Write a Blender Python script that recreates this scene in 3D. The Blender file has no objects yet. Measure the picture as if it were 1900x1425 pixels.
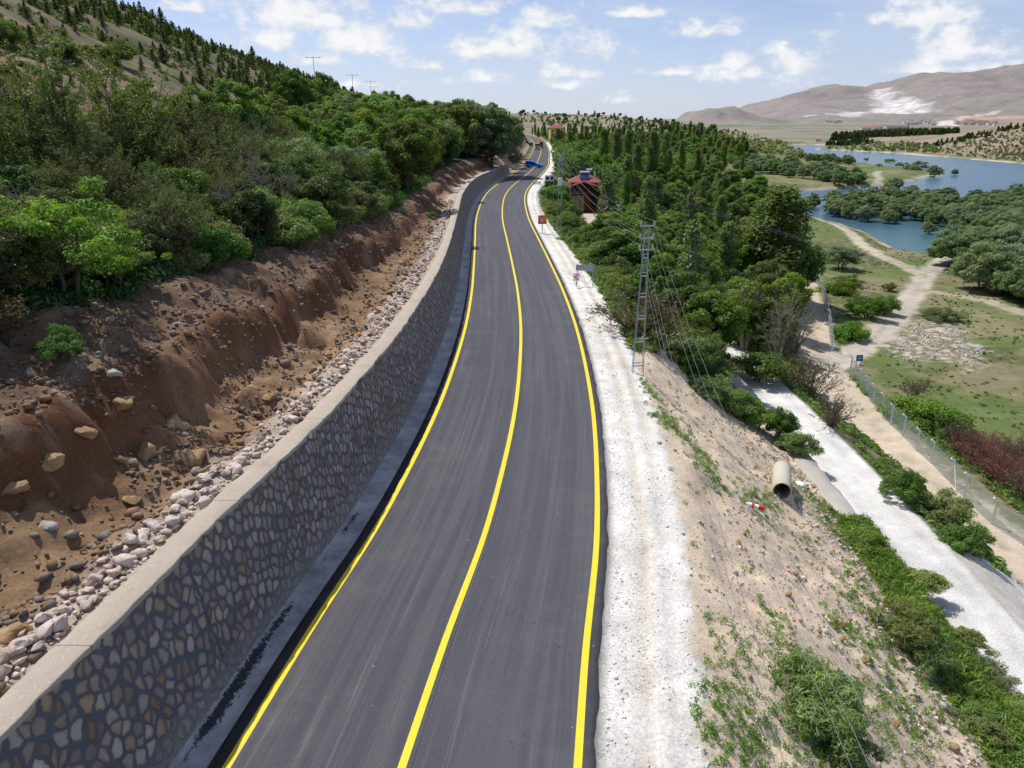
import bpy, bmesh, math, random
import numpy as np
from mathutils import Vector, Matrix, noise as mnoise

R = math.radians
scene = bpy.context.scene
COL = scene.collection
rng = np.random.default_rng(7)

# ------------------------------------------------------------------ camera model
FPX = 1330.0                       # focal length in pixels of the 1900 px wide photo
PITCH = math.atan(487 / FPX)
CAMH = 14.3
CP, SP = math.cos(PITCH), math.sin(PITCH)

def G(px, py, z=0.0):
    u = (px - 950) / FPX; v = (py - 712.5) / FPX
    t = (z - CAMH) / (-(SP + v * CP))
    return u * t, (CP - v * SP) * t

def Gn(pts, z=0.0):
    return np.array([G(a, b, z) for a, b in pts])

# ------------------------------------------------------------------ numpy noise
def _hash(ix, iy, seed):
    h = (ix.astype(np.int64) * 374761393 + iy.astype(np.int64) * 668265263 + seed * 2147483647) & 0xFFFFFFFF
    h = ((h ^ (h >> 13)) * 1274126177) & 0xFFFFFFFF
    return ((h ^ (h >> 16)) & 0xFFFFFF) / float(0xFFFFFF)

def vnoise(x, y, seed=0):
    x = np.asarray(x, float); y = np.asarray(y, float)
    ix = np.floor(x); iy = np.floor(y)
    fx = x - ix; fy = y - iy
    fx = fx * fx * fx * (fx * (fx * 6 - 15) + 10); fy = fy * fy * fy * (fy * (fy * 6 - 15) + 10)
    a = _hash(ix, iy, seed); b = _hash(ix + 1, iy, seed); c = _hash(ix, iy + 1, seed); d = _hash(ix + 1, iy + 1, seed)
    return (a + (b - a) * fx) + ((c + (d - c) * fx) - (a + (b - a) * fx)) * fy

def fbm(x, y, octv=4, seed=0, lac=2.03, gain=.5):
    s = 0; a = 1; n = 0
    for k in range(octv):
        s = s + a * vnoise(x * lac ** k + 17.3 * k, y * lac ** k - 9.1 * k, seed + k); n += a; a *= gain
    return s / n            # 0..1

def ridged(x, y, octv=4, seed=0):
    s = 0; a = 1; n = 0
    for k in range(octv):
        s = s + a * (1 - abs(2 * vnoise(x * 2.1 ** k + 5.3 * k, y * 2.1 ** k, seed + k) - 1)); n += a; a *= .5
    return s / n

def sstep(a, b, x):
    t = np.clip((x - a) / (b - a), 0, 1)
    return t * t * (3 - 2 * t)

def lerp(a, b, t):
    return a + (b - a) * t

def inpoly(X, Y, poly):
    c = np.zeros(np.shape(X), bool); n = len(poly); j = n - 1
    for i in range(n):
        xi, yi = poly[i]; xj, yj = poly[j]
        m = ((yi > Y) != (yj > Y))
        with np.errstate(divide='ignore', invalid='ignore'):
            xx = (xj - xi) * (Y - yi) / (yj - yi + 1e-12) + xi
        c ^= m & (X < xx); j = i
    return c

def dline(X, Y, pts, closed=False):
    d = np.full(np.shape(X), 1e9); n = len(pts)
    for i in range(n if closed else n - 1):
        x0, y0 = pts[i]; x1, y1 = pts[(i + 1) % n]
        dx, dy = x1 - x0, y1 - y0; L = dx * dx + dy * dy + 1e-9
        t = np.clip(((X - x0) * dx + (Y - y0) * dy) / L, 0, 1)
        d = np.minimum(d, np.hypot(X - x0 - t * dx, Y - y0 - t * dy))
    return d

def sdpoly(X, Y, poly):
    """signed distance, negative inside"""
    d = dline(X, Y, poly, True)
    return np.where(inpoly(X, Y, poly), -d, d)

def catmull(xs, ys):
    xs = np.array(xs, float); ys = np.array(ys, float)
    m = np.gradient(ys, xs)
    def f(x):
        x = np.asarray(x, float)
        i = np.clip(np.searchsorted(xs, x) - 1, 0, len(xs) - 2)
        h = xs[i + 1] - xs[i]; t = np.clip((x - xs[i]) / h, 0, 1)
        return ((2 * t ** 3 - 3 * t ** 2 + 1) * ys[i] + (t ** 3 - 2 * t ** 2 + t) * h * m[i]
                + (-2 * t ** 3 + 3 * t ** 2) * ys[i + 1] + (t ** 3 - t ** 2) * h * m[i + 1])
    return f

# ------------------------------------------------------------------ road axis (x of the centre line as a function of y)
_c = catmull([-20, 0, 8, 12.7, 16.9, 23, 28.3, 34.5, 43, 50, 63, 76, 92, 113, 130, 145, 158, 178, 200, 230, 270, 300, 345, 400, 480, 560, 640, 741, 850, 1000, 1200, 1500],
             [-6.6, -4.4, -3.25, -2.6, -2.0, -1.0, -.4, .12, .5, .64, .5, .05, -.6, -1.45, -1.68, -1.6, -1.15, .4, 2.7, 5.8, 9.0, 10.5, 13.0, 15.4, 18.2, 20.3, 21, 19, 13, -2, -25, -60])
_ty = np.arange(-21, 1502, .5); _tx = _c(np.clip(_ty, -20, 1500)); _ts = np.sqrt(1 + np.gradient(_tx, _ty) ** 2)
def rc(Y):
    return np.interp(Y, _ty, _tx)
def sec(Y):
    return np.interp(Y, _ty, _ts)
WALL_END = 221.0
def wtop(Y):
    return np.interp(Y, [-20, 110, 150, 190, 221], [4.0, 4.0, 3.45, 2.8, 2.8])
EDGE_D = ([-20, 10, 22, 50, 70, 110, 180, 225], [10.5, 10, 9, 8, 6.3, 5, 5, 4.5])
EDGE_Z = ([-20, 10, 22, 50, 70, 110, 225, 400], [9, 8.6, 8, 7, 6.1, 5.6, 5.2, 5.5])
LAKE_Z = -15.5
LOW = -14.0

WATER_PX = [(1462, 271), (1490, 284), (1520, 293), (1560, 298), (1610, 306), (1660, 312), (1715, 317), (1753, 321), (1725, 328),
            (1690, 336), (1642, 345), (1590, 350), (1520, 353), (1465, 356), (1447, 366), (1458, 391), (1513, 406), (1561, 418),
            (1605, 433), (1640, 452), (1668, 468), (1716, 474), (1752, 477), (1766, 470), (1772, 450), (1800, 436), (1900, 425), (2300, 410),
            (2900, 400), (2900, 345), (2300, 318), (1900, 304), (1745, 291), (1657, 284.6), (1590, 281), (1530, 278.5), (1513, 277), (1530, 274.5), (1600, 272.5), (1620, 271), (1560, 269.5), (1480, 269)]
WATER = Gn(WATER_PX, LAKE_Z)
DIRT_A = Gn([(1484, 500), (1492, 545), (1507, 600), (1516, 650), (1540, 702), (1600, 775), (1690, 862), (1790, 955), (1900, 1052), (2050, 1190)], -13.3)
DIRT_B = Gn([(1530, 690), (1570, 668), (1620, 635), (1665, 590), (1700, 540), (1722, 503), (1762, 478)], -14)
DIRT_C = Gn([(1712, 512), (1675, 492), (1635, 478), (1600, 455), (1575, 430), (1540, 415), (1495, 403), (1450, 392), (1420, 375), (1380, 362)], -14)
DIRT_D = Gn([(1600, 352), (1622, 345), (1632, 335), (1625, 325), (1640, 316)], -14.5)
DIRT_E = Gn([(1715, 540), (1770, 548), (1830, 560), (1900, 585)], -14)
YARD = Gn([(1083, 396), (1120, 396), (1124, 425), (1143, 460), (1160, 495), (1128, 500), (1105, 455), (1092, 425)], -7.5)
STONES = Gn([(1640, 655), (1690, 600), (1735, 592), (1790, 620), (1830, 650), (1800, 685), (1735, 668), (1680, 672)], -14)

def Hbase(X, Y):
    X = np.asarray(X, float); Y = np.asarray(Y, float)
    c = rc(Y); s = sec(Y); t = (X - c) / s
    # ---------------- left
    wt = wtop(Y); de = np.interp(Y, *EDGE_D); ze = np.interp(Y, *EDGE_Z)
    d = -t - 6.95
    q = d / de
    qw = (fbm(X * .16 + 3, Y * .16, 3, 18) - .5) * .34 + (fbm(X * .9, Y * .9, 3, 19) - .5) * .06
    q = np.clip(q + qw * sstep(.15, .45, q) * sstep(1.05, .8, q), 0, 1)
    w = sstep(WALL_END - 2, WALL_END + 6, Y)
    z0 = wt - .28
    prof = np.interp(q, [0, .12, .22, .42, .50, .545, .60, .8, 1], [0, .02, -.04, .09, .17, .40, .58, .80, 1])
    zl = z0 + (ze - z0) * prof
    # open bank past the end of the wall
    d2 = -t - 5.6
    zl2 = np.interp(np.clip(d2, 0, 30), [0, 1.5, 5.5, 8, 30], [0, .5, 4.0, 5.2, 5.2])
    zl = lerp(zl, zl2, w)
    dd = np.maximum(d - de, 0)
    zr = np.interp(Y, [-50, 100, 225, 306, 420, 527, 700, 900, 1200, 2000], [46, 46, 44, 39, 34.5, 28, 24, 22, 26, 10])
    XR = -110.0
    a = np.clip(dd / np.maximum((-XR + c - 7 - de), 1), 0, 1.0)
    hill = np.interp(a, [0, .12, .3, .62, .9, 1], [0, .045, .16, .52, .9, 1.0])
    zl = zl + (zr - ze) * hill * sstep(0, 1, dd)
    zl = zl - np.maximum(-X + XR, 0) * .10 * sstep(0, 60, -X + XR)
    zl = np.where(t > -6.3, -.12, zl)
    # ---------------- right
    bank_n = np.interp(t, [4.5, 7.3, 8.0, 11, 16, 19.2, 20.1, 20.4, 25.2, 26.5, 32.0, 37.0, 40, 60, 400],
                       [-.05, -.12, -.45, -2.3, -5.9, -7.9, -8.1, -9.0, -9.0, -9.7, -13.1, -13.2, -13.8, -14.2, -14.6])
    bank_m = np.interp(t, [4.5, 6.3, 7.3, 14, 22, 30, 45, 60, 400], [-.05, -.15, -.5, -4.2, -8.0, -10.5, -12.8, -13.8, -14.6])
    bank_f = np.interp(t, [4.5, 6.5, 8, 30, 70, 120, 400], [-.05, -.15, -.6, -4.5, -9.5, -13.2, -14.6])
    z_r = lerp(bank_n, bank_m, sstep(75, 110, Y))
    z_r = lerp(z_r, bank_f, sstep(190, 300, Y))
    z = np.where(t < 0, zl, z_r)
    z = np.where(abs(t) < 4.5, -.12, z)
    bench = sstep(9.5, 13.5, X) * sstep(27, 23, X) * sstep(112, 122, Y) * sstep(212, 204, Y)
    z = lerp(z, -7.5, bench)
    # ---------------- ridges beyond
    rx = np.interp(X, [-400, 0, 155, 274, 345, 420], [42, 42, 39, 27, 8, 0])
    far = -14 + rx * np.exp(-((Y - 1320) / 330.) ** 2)
    blend = sstep(560, 900, Y) * sstep(-140, -40, X - c * 0)
    z = lerp(z, np.maximum(far, np.minimum(z, 4)), np.where(X > -140, blend * (X < 700), 0))
    nose = 21 * np.exp(-((X - 185) / 55.) ** 2 - ((Y - 800) / 130.) ** 2)
    z = z + nose
    # ---------------- opposite shore
    opp = sstep(330, 400, X) * (Y > 400)
    hb = np.interp(X, [425, 446, 486, 543, 650, 900, 1600], [0, 4, 16, 29, 46, 52, 40]) * np.exp(-((Y - 780) / 150.) ** 2) + 5 * np.exp(-((X - 500) / 110.) ** 2 - ((Y - 990) / 60.) ** 2)
    z = np.where(Y > 400, z + opp * hb, z)
    # ---------------- plain and mountain
    plain = -15 + np.interp(Y, [0, 1050, 2400, 2800, 9000], [0, 0, 15, 20, 60])
    pl = sstep(1000, 1200, Y) * sstep(300, 400, X) + sstep(1650, 1900, Y) * (1 - sstep(300, 400, X))
    z = lerp(z, plain, np.clip(pl, 0, 1)) + np.where(Y > 1000, hb * opp * np.clip(pl, 0, 1) * 0.6, 0)
    mr = np.interp(X, [-3000, 1000, 1353, 1500, 1759, 2335, 3213, 4500, 7000], [0, 8, 40, 105, 168, 235, 345, 450, 500])
    mu = np.clip((Y - 2750) / (4800 - 2750.), 0, 1)
    prof = np.interp(mu, [0, .3, .6, .85, 1], [0, .16, .46, .86, 1])
    z = z + mr * prof - np.maximum(Y - 4800, 0) * .15 * (mr > 0)
    kx = np.interp(X, [700, 800, 835, 870, 960, 1010, 1030, 1060, 1120, 1250], [0, 10, 42, 50, 58, 66, 70, 52, 30, 0])
    z = z + kx * np.exp(-((Y - 3600) / 200.) ** 4) * (1 + .05 * np.sin(X * .07) * (kx > 20))
    # ---------------- lake bed
    near = (X > 20) & (Y > 80) & (Y < 1400)
    sd = np.full(np.shape(X), 50.)
    if near.any():
        sd[near] = sdpoly(X[near], Y[near], WATER)
    m = sstep(14, -10, sd)
    jit = (fbm(X * .07, Y * .07, 3, 91) - .5) * 8 * (Y > 100)
    z = np.where(near, np.where(sd + jit * np.clip(Y / 400, .2, 1) < 0, -17.2, np.where(sd < 40, lerp(np.maximum(LAKE_Z + .25, np.minimum(z, LAKE_Z + .35 + np.maximum(sd, 0) * .22)), z, sstep(4, 40, sd)), z)), z)
    return z

def detail(X, Y):
    c = rc(Y); t = (X - c) / sec(Y)
    de = np.interp(Y, *EDGE_D)
    d = -t - 6.95
    n = np.zeros(np.shape(X))
    nr = sstep(260, 120, Y)
    # cut bank: gullies and ledges
    mb = sstep(1.0, 2.6, d) * sstep(de + 3, de, d)
    wx = fbm(X * .5, Y * .5, 3, 6) * 1.6; wy = fbm(X * .5 + 7, Y * .5, 3, 7) * 1.6
    n += mb * nr * ((ridged(X * .22 + wx * .3, Y * .38 + wy * .3, 3, 3) - .55) * .9 + (ridged(X * .9 + wx, Y * .9 + wy, 4, 4) - .5) * .55 + (ridged(X * 3.1 + wx, Y * 3.1, 3, 5) - .5) * .16)
    n += sstep(.1, .6, d) * sstep(3.4, 2, d) * nr * (fbm(X * 1.5, Y * 1.5, 3, 8) - .45) * .5
    mh = sstep(de, de + 6, d)
    n += mh * (fbm(X * .05, Y * .05, 4, 11) - .5) * 5 * sstep(6, 40, d) + mh * (fbm(X * .4, Y * .4, 3, 12) - .5) * .5
    # gravel shoulder
    ms = sstep(4.5, 4.9, t) * sstep(8.2, 7.2, t)
    n += ms * ((fbm(X * 3, Y * 3, 3, 21) - .5) * .07 - .06 * np.exp(-((t - 5.75) / .28) ** 2) - .05 * np.exp(-((t - 6.6) / .2) ** 2)
               + .10 * np.exp(-((t - 6.2) / .25) ** 2) * (fbm(X * 1.2, Y * 1.2, 2, 22) * 1.4))
    # sandy embankment
    wx2 = fbm(X * .7, Y * .7, 3, 28) * 1.5
    me = sstep(7.6, 9.0, t) * sstep(19.4, 18.4, t) * sstep(120, 60, Y)
    n += me * ((fbm(X * .22, Y * .22, 3, 25) - .5) * 1.1 + (ridged(X * .9 + wx2, Y * .9, 4, 26) - .5) * .35 + (fbm(X * 4, Y * 4, 3, 27) - .5) * .12)
    mm = sstep(36, 42, t) * sstep(1000, 500, Y)
    n += mm * (fbm(X * .12, Y * .12, 4, 31) - .5) * .5
    m2 = sstep(26, 27.5, t) * sstep(31.8, 30.5, t) * sstep(90, 70, Y)
    n += m2 * (fbm(X * .8, Y * .8, 4, 33) - .5) * .6
    # far relief
    mf = sstep(600, 1400, Y)
    n += mf * (fbm(X * .01, Y * .01, 4, 41) - .5) * 10 * sstep(1200, 2400, Y) * sstep(1050, 1300, Y)
    mt = sstep(2750, 3300, Y)
    n += mt * (ridged(X * .0021 + Y * .0005, Y * .0010, 7, 43) - .6) * 105 * sstep(900, 1700, X)
    n += mt * (fbm(X * .012, Y * .012, 4, 44) - .5) * 14
    op = sstep(410, 470, X) * sstep(1300, 1100, Y) * sstep(400, 450, Y)
    n += op * (ridged(X * .012, Y * .012, 4, 45) - .5) * 7
    return n

def H(X, Y):
    return Hbase(X, Y) + detail(X, Y)

def hit(px, py, tmax=6000):
    """where the ray through a photo pixel meets the terrain"""
    px = np.atleast_1d(np.asarray(px, float)); py = np.atleast_1d(np.asarray(py, float))
    u = (px - 950) / FPX; v = (py - 712.5) / FPX
    dx, dy, dz = u, CP - v * SP, -(SP + v * CP)
    t = np.full(px.shape, 8.0); lo = t.copy(); hi = t.copy(); done = np.zeros(px.shape, bool)
    act = np.arange(len(px))
    while len(act):
        h = H(dx[act] * t[act], dy[act] * t[act])
        hitm = CAMH + dz[act] * t[act] <= h
        hi[act[hitm]] = t[act[hitm]]; done[act[hitm]] = True
        act = act[~hitm]
        lo[act] = t[act]; hi[act] = t[act]
        t[act] += np.maximum(.1, t[act] * .006)
        act = act[t[act] < tmax]
    for _ in range(10):
        mid = (lo + hi) / 2
        b = CAMH + dz * mid <= H(dx * mid, dy * mid)
        hi = np.where(b, mid, hi); lo = np.where(b, lo, mid)
    X, Y = dx * hi, dy * hi
    return np.stack([X, Y, H(X, Y)], 1), done

def at(px, py):
    p, _ = hit(px, py)
    return Vector(p[0])

# ------------------------------------------------------------------ node helpers
def mat(name):
    m = bpy.data.materials.new(name); m.use_nodes = True
    nt = m.node_tree
    for n in list(nt.nodes): nt.nodes.remove(n)
    out = nt.nodes.new('ShaderNodeOutputMaterial')
    return m, nt, out

class NT:
    def __init__(s, nt): s.nt = nt
    def n(s, typ, **kw):
        nd = s.nt.nodes.new(typ)
        for k, v in kw.items():
            if k in ('inputs',): continue
            setattr(nd, k, v)
        for k, v in kw.get('inputs', {}).items():
            if hasattr(v, 'is_linked') or isinstance(v, bpy.types.NodeSocket): s.nt.links.new(v, nd.inputs[k])
            else: nd.inputs[k].default_value = v
        return nd
    def math(s, op, a, b=0.0, c=None, clamp=False):
        nd = s.nt.nodes.new('ShaderNodeMath'); nd.operation = op; nd.use_clamp = clamp
        for i, v in enumerate((a, b) if c is None else (a, b, c)):
            if isinstance(v, bpy.types.NodeSocket): s.nt.links.new(v, nd.inputs[i])
            else: nd.inputs[i].default_value = v
        return nd.outputs[0]
    def mix(s, f, a, b, blend='MIX', clampf=True):
        nd = s.nt.nodes.new('ShaderNodeMix'); nd.data_type = 'RGBA'; nd.blend_type = blend; nd.clamp_factor = clampf
        for i, v in ((0, f), (6, a), (7, b)):
            if isinstance(v, bpy.types.NodeSocket): s.nt.links.new(v, nd.inputs[i])
            elif i == 0: nd.inputs[0].default_value = v
            else: nd.inputs[i].default_value = (*v, 1) if len(v) == 3 else v
        return nd.outputs[2]
    def ramp(s, f, stops, interp='LINEAR'):
        nd = s.nt.nodes.new('ShaderNodeValToRGB'); cr = nd.color_ramp; cr.interpolation = interp
        while len(cr.elements) < len(stops): cr.elements.new(.5)
        for e, (p, c) in zip(cr.elements, stops):
            e.position = p; e.color = (*c, 1) if not isinstance(c, (int, float)) else (c, c, c, 1)
        s.nt.links.new(f, nd.inputs[0]); return nd.outputs[0]
    def noise(s, vec, scale, detail=4, rough=.55, dist=0):
        nd = s.n('ShaderNodeTexNoise', inputs={'Scale': scale, 'Detail': detail, 'Roughness': rough, 'Distortion': dist})
        if vec is not None: s.nt.links.new(vec, nd.inputs['Vector'])
        return nd.outputs[0]
    def link(s, a, b): s.nt.links.new(a, b)

def principled(k, out, color, rough=.8, normal=None, spec=.3, metal=0.):
    b = k.n('ShaderNodeBsdfPrincipled')
    for nm, v in (('Base Color', color), ('Roughness', rough), ('Specular IOR Level', spec), ('Metallic', metal)):
        if isinstance(v, bpy.types.NodeSocket): k.link(v, b.inputs[nm])
        elif nm == 'Base Color': b.inputs[nm].default_value = (*v, 1)
        else: b.inputs[nm].default_value = v
    if normal is not None: k.link(normal, b.inputs['Normal'])
    k.link(b.outputs[0], out.inputs['Surface'])
    return b

def bump(k, h, strength=.5, dist=.05):
    return k.n('ShaderNodeBump', inputs={'Height': h, 'Strength': strength, 'Distance': dist}).outputs[0]

def simple(name, color, rough=.6, metal=0., var=.15, scale=3., bumpd=0.0):
    m, nt, out = mat(name); k = NT(nt)
    tc = k.n('ShaderNodeTexCoord').outputs['Object']
    n = k.noise(tc, scale, 5, .6)
    c = k.mix(n, tuple(x * (1 - var) for x in color), tuple(min(1, x * (1 + var)) for x in color))
    nrm = bump(k, k.noise(tc, scale * 8, 4), .4, bumpd) if bumpd else None
    principled(k, out, c, rough, nrm, metal=metal)
    return m

# ------------------------------------------------------------------ object helpers
def link(o, parent=None):
    COL.objects.link(o)
    if parent is not None: o.parent = parent
    return o

def tag(o, label=None, cat=None, group=None, kind=None):
    if label: o['label'] = label
    if cat: o['category'] = cat
    if group: o['group'] = group
    if kind: o['kind'] = kind
    return o

def empty(name, loc=(0, 0, 0), rz=0., label=None, cat=None, group=None, scale=1.):
    o = bpy.data.objects.new(name, None); link(o)
    o.location = loc; o.rotation_euler = (0, 0, rz); o.empty_display_size = .3
    o.scale = (scale,) * 3 if isinstance(scale, (int, float)) else scale
    return tag(o, label, cat, group)

def np_mesh(name, V, F, mats=(), smooth=False, col=None, uv=None, mi=None, facecol=None):
    """V (n,3), F (m,k) -> mesh; col per vertex, facecol a float per face, uv per vertex"""
    V = np.ascontiguousarray(V, np.float32); F = np.ascontiguousarray(F, np.int32)
    m, kk = F.shape
    me = bpy.data.meshes.new(name)
    me.vertices.add(len(V)); me.vertices.foreach_set('co', V.ravel())
    me.loops.add(m * kk); me.loops.foreach_set('vertex_index', F.ravel())
    me.polygons.add(m)
    me.polygons.foreach_set('loop_start', np.arange(0, m * kk, kk, dtype=np.int32))
    me.polygons.foreach_set('loop_total', np.full(m, kk, np.int32))
    if mi is not None: me.polygons.foreach_set('material_index', np.asarray(mi, np.int32))
    if smooth: me.polygons.foreach_set('use_smooth', np.ones(m, bool))
    for x in mats: me.materials.append(x)
    if col is not None:
        a = me.color_attributes.new('Col', 'FLOAT_COLOR', 'POINT')
        c4 = np.ones((len(V), 4), np.float32); c4[:, :3] = col
        a.data.foreach_set('color', c4.ravel())
    if facecol is not None:
        a = me.attributes.new('lv', 'FLOAT', 'FACE'); a.data.foreach_set('value', np.asarray(facecol, np.float32))
    if uv is not None:
        l = me.uv_layers.new(name='UVMap'); u = np.asarray(uv, np.float32)[F.ravel()]
        l.data.foreach_set('uv', u.ravel())
    me.update(calc_edges=True)
    return me

def obj(name, me, parent=None, loc=None, rot=None, scale=None):
    o = bpy.data.objects.new(name, me); link(o, parent)
    if loc is not None: o.location = loc
    if rot is not None: o.rotation_euler = rot
    if scale is not None: o.scale = scale if not isinstance(scale, (int, float)) else (scale,) * 3
    return o

class MB:
    """collects boxes, bars and tubes into one mesh"""
    def __init__(s): s.bm = bmesh.new()
    def box(s, c, size, rz=0., rx=0., ry=0., bev=0.):
        M = Matrix.Translation(c) @ Matrix.Rotation(rz, 4, 'Z') @ Matrix.Rotation(ry, 4, 'Y') @ Matrix.Rotation(rx, 4, 'X') @ Matrix.Diagonal((*size, 1))
        r = bmesh.ops.create_cube(s.bm, size=1, matrix=M)
        if bev:
            vs = set(r['verts']); ed = [e for e in s.bm.edges if e.verts[0] in vs and e.verts[1] in vs]
            bmesh.ops.bevel(s.bm, geom=ed, offset=bev, segments=2, affect='EDGES', profile=.6)
        return s
    def tube(s, pts, r, n=6, cap=True):
        pts = [Vector(p) for p in pts]; rs = r if isinstance(r, (list, tuple)) else [r] * len(pts)
        rings = []
        for i, p in enumerate(pts):
            d = (pts[min(i + 1, len(pts) - 1)] - pts[max(i - 1, 0)]).normalized()
            a = d.cross(Vector((0, 0, 1)) if abs(d.z) < .9 else Vector((1, 0, 0))).normalized(); b = d.cross(a)
            rings.append([s.bm.verts.new(p + (a * math.cos(2 * math.pi * k / n) + b * math.sin(2 * math.pi * k / n)) * rs[i]) for k in range(n)])
        for A, B in zip(rings, rings[1:]):
            for k in range(n): s.bm.faces.new((A[k], A[(k + 1) % n], B[(k + 1) % n], B[k]))
        if cap and n > 2:
            try: s.bm.faces.new(rings[0][::-1]); s.bm.faces.new(rings[-1])
            except ValueError: pass
        return s
    def prism(s, poly, axis_from, axis_to, M=None):
        """poly: list of (a,b); extruded along x from..to, a=y, b=z"""
        A = [s.bm.verts.new((axis_from, a, b)) for a, b in poly]; B = [s.bm.verts.new((axis_to, a, b)) for a, b in poly]
        fs = [s.bm.faces.new(A[::-1]), s.bm.faces.new(B)]
        n = len(poly)
        for k in range(n): fs.append(s.bm.faces.new((A[k], A[(k + 1) % n], B[(k + 1) % n], B[k])))
        if M is not None: bmesh.ops.transform(s.bm, matrix=M, verts=A + B)
        return s
    def poly(s, pts):
        s.bm.faces.new([s.bm.verts.new(p) for p in pts]); return s
    def build(s, name, m, parent=None, smooth=False, loc=None, rot=None):
        bmesh.ops.recalc_face_normals(s.bm, faces=s.bm.faces)
        me = bpy.data.meshes.new(name); s.bm.to_mesh(me); s.bm.free()
        for x in (m if isinstance(m, (list, tuple)) else [m]): me.materials.append(x)
        if smooth:
            for p in me.polygons: p.use_smooth = True
        return obj(name, me, parent, loc, rot)

# ================================================================== MATERIALS
def ground_material():
    m, nt, out = mat('ground_soil'); k = NT(nt)
    geo = k.n('ShaderNodeNewGeometry').outputs['Position']
    att = k.n('ShaderNodeAttribute', attribute_name='Col').outputs['Color']
    n1 = k.noise(geo, 9.0, 10, .78)
    n2 = k.noise(geo, .6, 6, .65)
    n3 = k.noise(geo, .045, 7, .7)
    c = k.mix(k.math('MULTIPLY', 1.0, 1.0), (1, 1, 1), att)
    f = k.math('ADD', k.math('MULTIPLY', k.math('SUBTRACT', n1, .5), 1.8), 1.0)
    f2 = k.math('ADD', k.math('MULTIPLY', k.math('SUBTRACT', n2, .5), .9), 1.0)
    f3 = k.math('ADD', k.math('MULTIPLY', k.math('SUBTRACT', n3, .5), .8), 1.0)
    ff = k.math('MULTIPLY', k.math('MULTIPLY', f, f2), f3)
    vm = k.n('ShaderNodeVectorMath', operation='SCALE'); k.link(att, vm.inputs[0]); k.link(ff, vm.inputs[3])
    # pebbles
    vo = k.n('ShaderNodeTexVoronoi', feature='F1', inputs={'Scale': 9.0, 'Randomness': 1.0}); k.link(geo, vo.inputs['Vector'])
    peb = k.math('LESS_THAN', vo.outputs['Distance'], .23)
    sep = k.n('ShaderNodeSeparateColor'); k.link(vo.outputs['Color'], sep.inputs[0])
    peb = k.math('MULTIPLY', peb, k.math('GREATER_THAN', sep.outputs[0], .55))
    pc = k.mix(sep.outputs[1], (.7, .7, .7), (1.9, 1.75, 1.6))
    pm = k.mix(1.0, vm.outputs[0], pc, 'MULTIPLY')
    col = k.mix(k.math('MULTIPLY', peb, .8), vm.outputs[0], pm)
    h = k.math('ADD', k.math('MULTIPLY', n1, .8), k.math('ADD', k.math('MULTIPLY', peb, .35), n2))
    principled(k, out, col, .93, bump(k, h, .75, .09), spec=.15)
    return m

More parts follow.
